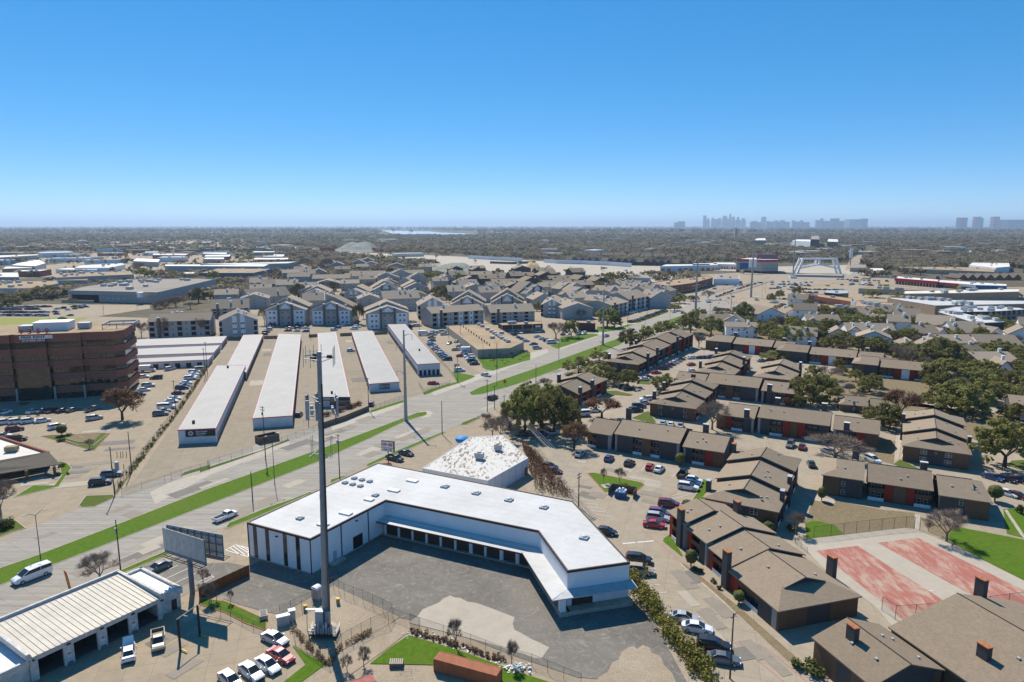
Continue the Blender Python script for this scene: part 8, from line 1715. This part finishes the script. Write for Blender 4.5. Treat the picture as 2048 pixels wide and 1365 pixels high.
for a in(('o',260,682,575,200),('o',550,672,608,160),('o',930,712,640,260),('o',1240,702,630,110),('o',1450,702,620,140),('b',1700,690,612,130),('o',1940,690,610,140),('b',1790,450,355,180),('o',1270,400,335,170),('b',1080,440,340,160),('b',620,400,340,120)):T(*a[:5],f='E5')
for a in(('o',130,700,560,200),('o',480,590,450,240),('o',60,660,540,130),('b',740,660,580,110),('o',260,620,530,160),('o',500,440,380,90),('o',690,480,420,70),('b',1000,440,390,220),('b',1180,430,370,180),('b',1300,440,360,160),('b',850,450,410,160),('o',1480,380,280,180),('b',1420,340,200,190),('o',1300,240,180,120),('o',1700,220,180,120),('b',1850,260,190,160),('b',80,250,170,130),('b',190,250,180,100),('o',1560,390,310,130),('o',1760,390,310,200),('b',1680,380,300,130)):T(*a[:5],f='E2')
for a in(('o',140,530,405,110),('o',600,530,460,90),('b',440,580,480,150),('b',640,520,440,120),('b',780,470,390,140),('b',920,440,360,140),('b',1080,380,260,160),('b',1180,320,240,110),('b',1310,400,270,170),('o',1090,470,380,90),('o',990,540,460,110),('b',1240,420,330,110),('o',700,300,240,110),('o',500,320,260,120),('b',400,290,230,120),('b',820,520,430,90),('o',1000,260,215,110)):T(*a[:5],f='E3')
for a in(('o',1034,852,784,56),('o',1078,846,776,62),('o',1130,846,790,56),('o',1062,812,760,60),('o',1098,826,764,60),('b',1018,862,800,44),('b',970,850,822,36),('o',1142,862,812,40)):T(*a)
for x,y,yt in((1180,790,640),(1255,890,640),(1370,780,600),(1420,840,640),(1480,800,620),(1590,740,590),(1720,760,560),(1780,720,540),(1835,700,560),(1890,690,560)):T('b',x,y,yt,80,f='E6')
for f,x,y,yt,w in(('A3',345,1110,830,150),('A3',760,1240,1010,120),('A2',1225,1245,1070,130),('A2',1100,1280,1140,110),('A2',70,770,600,110),('A2',125,750,600,70),('A2',230,770,650,50),('B3',755,705,560,95),('B3',632,705,560,60),('A1',1580,770,590,130),('A1',1520,620,500,120)):T('b',x,y,yt,w,f=f)
for a in(('t',745,1287,1180,95,'B4'),('t',540,242,108,95,'B7'),('t',150,732,630,100,'B7'),('t',190,1247,1082,118,'B7'),('t',900,932,820,135,'B7'),('t',1378,647,515,85,'B7'),('t',890,775,675,95,'A4'),('t',1660,592,450,130,'B6'),('s',1865,690,590,70,'B6'),('t',575,248,145,98,'A6')):T(*a[:5],f=a[5])
T('t',565,1235,1130,100,f='A6',label='dark upright clipped shrub in the triangular planter')
for a in(('s',640,1235,1205,80,'A6'),('s',560,1285,1250,90,'A6'),('b',815,1350,1245,110,'A6'),('s',60,1070,960,150,'A7'),('s',20,1100,980,110,'A7'),('s',560,520,480,70,'A7'),('s',540,590,555,80,'A7'),('s',620,590,575,30,'A7'),('s',215,950,925,90,'A6'),('s',1440,1300,1190,180,'A4'),('s',1330,1250,1170,110,'A4'),('s',600,540,500,60,'A4'),('s',560,530,490,50,'A4'),('s',700,620,580,50,'A4'),('s',740,665,625,50,'A4'),('b',1330,200,90,120,'A4'),('s',1300,230,170,110,'A4'),('s',560,680,640,100,'B5'),('s',200,760,735,90,'B5')):T(*a[:5],f=a[5])
r_=random.Random(31)
def hedge(name,label,f,pts,w,h,m,n,size,seed=1):
 r=random.Random(seed);p=[Q(f,*q)for q in pts];mb=MB();tot=sum((b - a).length for a,b in zip(p,p[1:]))
 for a,b in zip(p,p[1:]):
  L=(b - a).length;c=int(n*L/tot)
  for _ in range(c):
   q=a.lerp(b,r.random());hh=h*r.uniform(.55,1.15);leaves(mb,(q[0]+r.gauss(0,w*.35),q[1]+r.gauss(0,w*.35),hh*.5),hh*.52,34,size,r,1.0)
 o=stuff(name,mb,m);o['label']=label;o['category']='hedge';return o
def reeds(name,label,f,poly,n,h,m,seed=2):
 r=random.Random(seed);P4=[Q(f,*q)for q in poly];mb=MB()
 for _ in range(n):
  s,q=r.random(),r.random();p=(P4[0]*(1-s)+P4[1]*s)*(1-q)+(P4[3]*(1-s)+P4[2]*s)*q;hh=h*r.uniform(.5,1.2);d=Vector((r.gauss(0,.22),r.gauss(0,.22),1)).normalized()
  mb.tube(p,p+d*hh,.05,.015,3,False);leaves(mb,p+d*hh*.8,.55,5,.16,r,1.2)
 o=stuff(name,mb,m);o['label']=label;o['category']='reeds';return o
hedge('hedge','yellow green overgrown hedge between the asphalt yard and the drive','A4',[(85,600),(150,700),(260,860),(400,1050),(560,1230),(680,1400)],2.6,3.4,'hedgeleaf',190,.2,3)
hedge('red_hedge','clipped rusty red hedge before the storage office','A8',[(1010,715),(1120,680),(1215,645)],1.2,2.4,'redhedge',70,.14,5);hedge('red_hedge','short rusty red hedge half hidden by the tower mast','A8',[(940,735),(975,725)],1.2,2.4,'redhedge',20,.14,6)
hedge('hedge_row','dark hedge under the three oaks beside the lane','E7',[(760,620),(1000,670),(1320,710)],1.6,2.6,'topiary',70,.2,7);hedge('hedge_row','dark shrubs below the oaks in the lane bed','E7',[(930,790),(1100,770),(1260,800)],1.5,1.8,'topiary',34,.18,8)
hedge('hedge_row','dark hedge along the road car park','D5',[(1370,600),(1600,530),(1870,430)],2,2.2,'oak',70,.3,9);hedge('hedge_row','brown hedge along the plaza road','C4',[(1080,770),(1250,710),(1470,640)],3,3,'rustleaf',70,.4,10)
hedge('hedge_row','thin ivy hedge along the iron fence of the office drive','A7',[(1060,740),(1330,380),(1600,40),(1880,-380)],1.2,1.6,'topiary',130,.16,12);hedge('weeds','low brown weeds along the lower yard fence','A3',[(0,985),(250,1060),(470,1130),(700,1210)],1.2,.9,'reed',90,.12,13);hedge('weeds','dry weeds along the tower yard fence','A2',[(690,960),(850,1140),(960,1240),(1060,1110),(1300,980)],.8,1.2,'reed',80,.1,14)
hedge('dark_cedars','dark cedar belt before the wooded rise','E5',[(590,300),(900,315),(1390,320)],8,11,'oak',110,1.0,15)
hedge('scrub','bare grey scrub along the railway','D1',[(250,400),(420,370),(640,280),(900,240),(1200,130)],9,7,'reed',120,.5,16)
hedge('scrub','brown scrub along the railway bend','E3',[(480,600),(800,520),(1050,440),(1190,360)],12,9,'reed',150,.8,17)
reeds('reeds','tall dry brown reeds between the white warehouse and the drive','B2',[(850,190),(940,270),(1240,600),(950,540)],900,2.6,'reed',4)
def woods(name,label,pts,seed,kinds=5):
 r=random.Random(seed);me=bpy.data.meshes.new(name);me.vertices.add(len(pts));me.vertices.foreach_set('co',np.array([(p[0],p[1],0)for p in pts],dtype=np.float32).ravel())
 at=me.attributes.new('size','FLOAT','POINT');at.data.foreach_set('value',np.array([p[2]for p in pts],dtype=np.float32))
 o=link(name,me);o['kind']='stuff';o['label']=label;o['category']='woods'
 ng=bpy.data.node_groups.new(name,'GeometryNodeTree');ng.interface.new_socket('Geometry',in_out='INPUT',socket_type='NodeSocketGeometry');ng.interface.new_socket('Geometry',in_out='OUTPUT',socket_type='NodeSocketGeometry')
 N=ng.nodes;Lk=ng.links;gi_=N.new('NodeGroupInput');go=N.new('NodeGroupOutput');ip=N.new('GeometryNodeInstanceOnPoints');ci=N.new('GeometryNodeCollectionInfo');ci.inputs['Collection'].default_value=WOODCOL;ci.inputs['Separate Children'].default_value=True;ci.inputs['Reset Children'].default_value=True
 na=N.new('GeometryNodeInputNamedAttribute');na.data_type='FLOAT';na.inputs['Name'].default_value='size';rv=N.new('FunctionNodeRandomValue');rv.data_type='FLOAT_VECTOR';rv.inputs[0].default_value=(0,0,0);rv.inputs[1].default_value=(0,0,6.28)
 ip.inputs['Pick Instance'].default_value=True;ri=N.new('FunctionNodeRandomValue');ri.data_type='INT';ri.inputs[4].default_value=0;ri.inputs[5].default_value=kinds - 1
 e2r=N.new('FunctionNodeEulerToRotation');Lk.new(rv.outputs[0],e2r.inputs[0])
 Lk.new(gi_.outputs[0],ip.inputs['Points']);Lk.new(ci.outputs[0],ip.inputs['Instance']);Lk.new(na.outputs[0],ip.inputs['Scale']);Lk.new(e2r.outputs[0],ip.inputs['Rotation']);Lk.new(ri.outputs[2],ip.inputs['Instance Index']);Lk.new(ip.outputs[0],go.inputs[0])
 md=o.modifiers.new('scatter','NODES');md.node_group=ng;return o
WOODCOL=bpy.data.collections.new('wood_forms')
for k in range(5):
 r=random.Random(90+k);mb=MB();bare=k>=3
 for q in range(11 if not bare else 9):
  a=r.uniform(0,6.28);rr=.42*math.sqrt(r.random());leaves(mb,(rr*math.cos(a),rr*math.sin(a),r.uniform(.30,.72)),.20,26 if not bare else 18,.062 if not bare else .05,r,.8)
 mb.mi=1;mb.tube((0,0,0),(0,0,.45),.03,.015,4)
 o=bpy.data.objects.new('wood_form',mb.mesh('wood_form',['woods' if not bare else 'twigwood','bark']));WOODCOL.objects.link(o)
CLEAR=[(b.xy,30)for b in FAR]
cells={}
for o in ROOT.objects:# keep crowns off buildings,roads and lots beyond the near district
 if o.parent is None and o.get('category')in('building','apartment building','storage building','bridge','wall','mound','house'):
  bb=[o.matrix_world @ Vector(c)for c in o.bound_box]if o.type=='MESH' else[]
  for ch in o.children:
   if ch.type=='MESH':bb+=[Vector(c)+o.location+ch.location for c in ch.bound_box]
  if bb:
   x0,x1,y0,y1=min(p[0]for p in bb),max(p[0]for p in bb),min(p[1]for p in bb),max(p[1]for p in bb)
   for i in range(int(x0//12),int(x1//12)+1):
    for j in range(int((y0 - 26)//12),int(y1//12)+1):cells[i,j]=1
fine=set()
for o in ROOT.objects:
 if o.type=='MESH' and o.parent is not None and o.parent.parent is None and o.name.split('.')[0]in('wall','roof','wall_panel','parapet'):
  bb=[Vector(c)+o.parent.location for c in o.bound_box];x0,x1,y0,y1=min(p[0]for p in bb),max(p[0]for p in bb),min(p[1]for p in bb),max(p[1]for p in bb)
  sx,sy=((x1 - x0)*.12,(y1 - y0)*.12)if o.name.startswith(('wall','roof'))else(0,0)
  for i in range(int((x0+sx)//4),int((x1 - sx)//4)+1):
   for j in range(int((y0+sy)//4),int((y1 - sy)//4)+1):fine.add((i,j))
def inpoly(x,y,p):
 c=False;n=len(p)
 for k in range(n):
  a,b=p[k],p[k-1]
  if(a[1]>y)!=(b[1]>y)and x<(b[0]- a[0])*(y - a[1])/(b[1]- a[1])+a[0]:c=not c
 return c
NOTREE=[[(540,496),(760,517),(1000,543),(1180,556),(1340,548),(1560,560),(1700,552),(1725,528),(1500,531),(1250,530),(900,511),(700,503),(560,490)],[(1270,580),(1380,604),(1700,640),(2100,640),(2100,565),(1900,572),(1740,555),(1560,556),(1430,560)],[(1690,542),(1698,520),(1718,506),(1742,498),(1756,502),(1732,512),(1720,528),(1735,546)],[(758,460),(955,464),(955,473),(758,472)],[(0,488),(540,478),(545,500),(560,526),(0,530)],[(0,530),(460,526),(300,566),(0,600)]]
def scatter(n,x0,x1,y0,y1,smin,smax,r,clump=.5,avoid=True,extra=None):
 out=[];tries=0
 while len(out)<n and tries<n*8:
  tries+=1;x=r.uniform(x0,x1);y=y0+(y1 - y0)*r.random()
  if extra is not None and not inpoly(x,y,extra):continue
  if avoid and any(inpoly(x,y,q)for q in NOTREE)and r.random()>(.02 if not(x<560 and y<604)else .3):continue
  b=P(x,y)
  if(int(b[0]//12),int(b[1]//12))in cells:continue
  v_=math.sin(b[0]*.011+1.3)*math.sin(b[1]*.0043+.4)+.6*math.sin(b[0]*.031)*math.sin(b[1]*.013)
  if v_<-.45 and r.random()<clump:continue
  out.append((b[0],b[1],r.uniform(smin,smax)))
 return out
def free(b,R):
 k=range(-int(R),int(R)+1,3);return not any((int((b[0]+dx)//4),int((b[1]+dy)//4))in fine for dx in k for dy in k)
def take(b,R):
 for dx in range(-int(R),int(R)+1,3):
  for dy in range(-int(R),int(R)+1,3):fine.add((int((b[0]+dx)//4),int((b[1]+dy)//4)))
def fill_houses(n,poly,seed,look,grp,az,W,D,e,rise,**kw):
 r=random.Random(seed);c=0
 for _ in range(n*120):
  if c>=n:break
  x,y=r.uniform(min(q[0]for q in poly),max(q[0]for q in poly)),r.uniform(min(q[1]for q in poly),max(q[1]for q in poly));b=P(x,y);w,d_=r.uniform(*W),r.uniform(*D);R=max(w,d_)*.52
  if not inpoly(x,y,poly)or not free(b,R):continue
  a_=az+r.choice((0,0,90));A=b - U(a_)*w/2 - U(a_+90)*d_/2;t=gable_house(look,A,A+U(a_)*w,d_,r.uniform(*e),r.uniform(*rise),r.choice(('gable','gable','eave')),group=grp,seed=c,**kw);pending(t,look);take(b,R);c+=1
def fill_sheds(n,poly,seed):
 r=random.Random(seed);c=0
 for _ in range(n*100):
  if c>=n:break
  x,y=r.uniform(min(q[0]for q in poly),max(q[0]for q in poly)),r.uniform(min(q[1]for q in poly),max(q[1]for q in poly));b=P(x,y);w,d_=r.uniform(30,80),r.uniform(25,50);R=max(w,d_)*.5
  if not inpoly(x,y,poly)or not free(b,R):continue
  F=Fr(b,r.choice((8,14,20)));m=r.choice(('signwhite','paleroof','paleroof','tanroof','greyroof','patch'));look=dict(signwhite='white',paleroof='pale',tanroof='tan',greyroof='grey',patch='beige')[m]+' flat roofed freight shed'
  t=flat_building('freight_shed',look,'building',[F.pt(*q,0)for q in((-w/2,-d_/2),(w/2,-d_/2),(w/2,d_/2),(-w/2,d_/2))],r.uniform(6,10),r.choice(('greyside','dirtwall','whiteside','redbrick')),m,.5,None,r.choice((0,0,4)),'freight sheds on the left',seed=c,usize=1.8);pending(t,look,'in the freight district');take(b,R);c+=1
fill_houses(34,[(430,604),(520,576),(640,552),(760,545),(900,556),(1060,580),(1190,590),(1210,630),(1080,622),(900,604),(700,618),(560,624)],3,'tan gabled flats','grey gabled flats in the second line',15.5,(18,26),(18,26),(8.5,11),(4,6),chim=3,win=3,levels=3)
fill_houses(16,[(1180,596),(1300,580),(1330,600),(1240,640),(1190,640)],4,'pale gabled flats','grey row flats',58,(16,24),(16,22),(9,11),(4,5),chim=3,win=3,levels=3)
fill_houses(16,[(890,546),(1000,541),(1180,556),(1260,588),(1150,590),(920,584)],5,'small brown roofed dark flats',DG,20,(20,30),(16,24),(7,9),(4,6),wall='sidingdark',roof='shingle',chim=1,win=3,style='white',trim='browntrim',levels=2,dorm=1)
fill_houses(11,[(1400,655),(1560,612),(1760,616),(1900,660),(2070,665),(2070,740),(1760,706),(1600,692)],6,'small white flats',WG,-25,(14,22),(12,18),(6,8),(4,5.5),wall='whiteside',style='white',chim=2,win=2,trim='browntrim',levels=2)
fill_houses(14,[(560,548),(700,528),(800,530),(880,540),(820,552),(700,552),(600,572)],7,'tan shingled gabled flats',TG,10,(20,30),(18,26),(8,10),(4,6),chim=1,win=3)
fill_sheds(46,[(-40,500),(300,486),(560,490),(600,515),(470,545),(300,560),(-40,592)],8)
def fill(n,poly,kinds,wr,hr,seed,gap=7):
 r=random.Random(seed);xs_=[q[0]for q in poly];ys_=[q[1]for q in poly];got=[]
 for _ in range(n*40):
  if len(got)>=n:break
  x,y=r.uniform(min(xs_),max(xs_)),r.uniform(min(ys_),max(ys_))
  if not inpoly(x,y,poly):continue
  b=P(x,y)
  if any((int((b[0]+dx)//4),int((b[1]+dy)//4))in fine for dx in(0,)for dy in(0,2))or any((b - g).length<gap for g in got):continue
  got.append(b);w=r.uniform(*wr);tree_at(r.choice(kinds),b,w,w*r.uniform(*hr))
fill(150,[(1400,660),(1560,612),(1760,612),(1900,640),(2070,660),(2070,760),(1900,752),(1760,712),(1600,690)],'ooooob',(8,14),(.65,.85),5,6)
fill(20,[(1860,760),(2070,770),(2070,860),(1900,830)],'ooob',(9,15),(.65,.85),6,10);fill(14,[(1560,770),(1700,735),(1760,770),(1700,830),(1600,820)],'oob',(6,9),(.7,.9),7)
fill(95,[(520,640),(560,590),(700,560),(860,556),(1000,590),(1120,592),(1180,640),(1080,628),(900,610),(720,640)],'yybbo',(6,10),(.9,1.2),8);fill(36,[(860,575),(1000,545),(1180,556),(1260,590),(1150,600),(1000,592)],'ooby',(8,12),(.7,.9),9)
ra=random.Random(77)
pts=[]
pts+=scatter(2600,-80,2130,454,458,45,80,ra,.3);pts+=scatter(5200,-80,2130,458,467,28,60,ra,.5);pts+=scatter(9500,-80,2130,467,482,15,26,ra,.5);pts+=scatter(12000,-80,2130,480,505,11,18,ra,.45)
woods('far_woods','broad brown green winter woods spreading to the horizon',pts,1)
pts=scatter(2600,540,1300,503,530,8,14,ra,.4)+scatter(2400,1180,2100,503,526,10,15,ra,.25)+scatter(1500,1700,2100,520,556,9,15,ra,.2,extra=[(1700,545),(1760,505),(2100,500),(2100,556),(1900,548),(1740,556)])
woods('middle_woods','brown green woods behind the highway and the red roofed shops',pts,2)
pts=scatter(900,560,900,520,560,7,12,ra,.4,extra=[(600,500),(760,522),(880,535),(860,548),(760,545),(660,560),(560,600),(520,600),(600,540)])+scatter(260,1180,1400,540,600,7,11,ra,.3)+scatter(1100,-60,560,496,600,8,13,ra,.5)+scatter(160,820,1180,545,600,6,10,ra,.4)
woods('district_trees','loose brown and green trees between the roofs of the middle distance',pts,3)
mb=MB();mb.bx(-72000,72000,-3500,72000,-1.2,420);hz=link('haze',mb.mesh('haze',[]));hz['kind']='stuff'
hm=bpy.data.materials.new('haze_air');hm.use_nodes=True;hn=hm.node_tree.nodes;hn.remove(hn['Principled BSDF'])
pv=hn.new('ShaderNodeVolumePrincipled');pv.inputs['Color'].default_value=(0.58,0.77,1.0,1);pv.inputs['Density'].default_value=0.00005;pv.inputs['Anisotropy'].default_value=0.25
hm.node_tree.links.new(pv.outputs[0],hn['Material Output'].inputs['Volume']);hz.data.materials.append(hm)
resolve_labels()
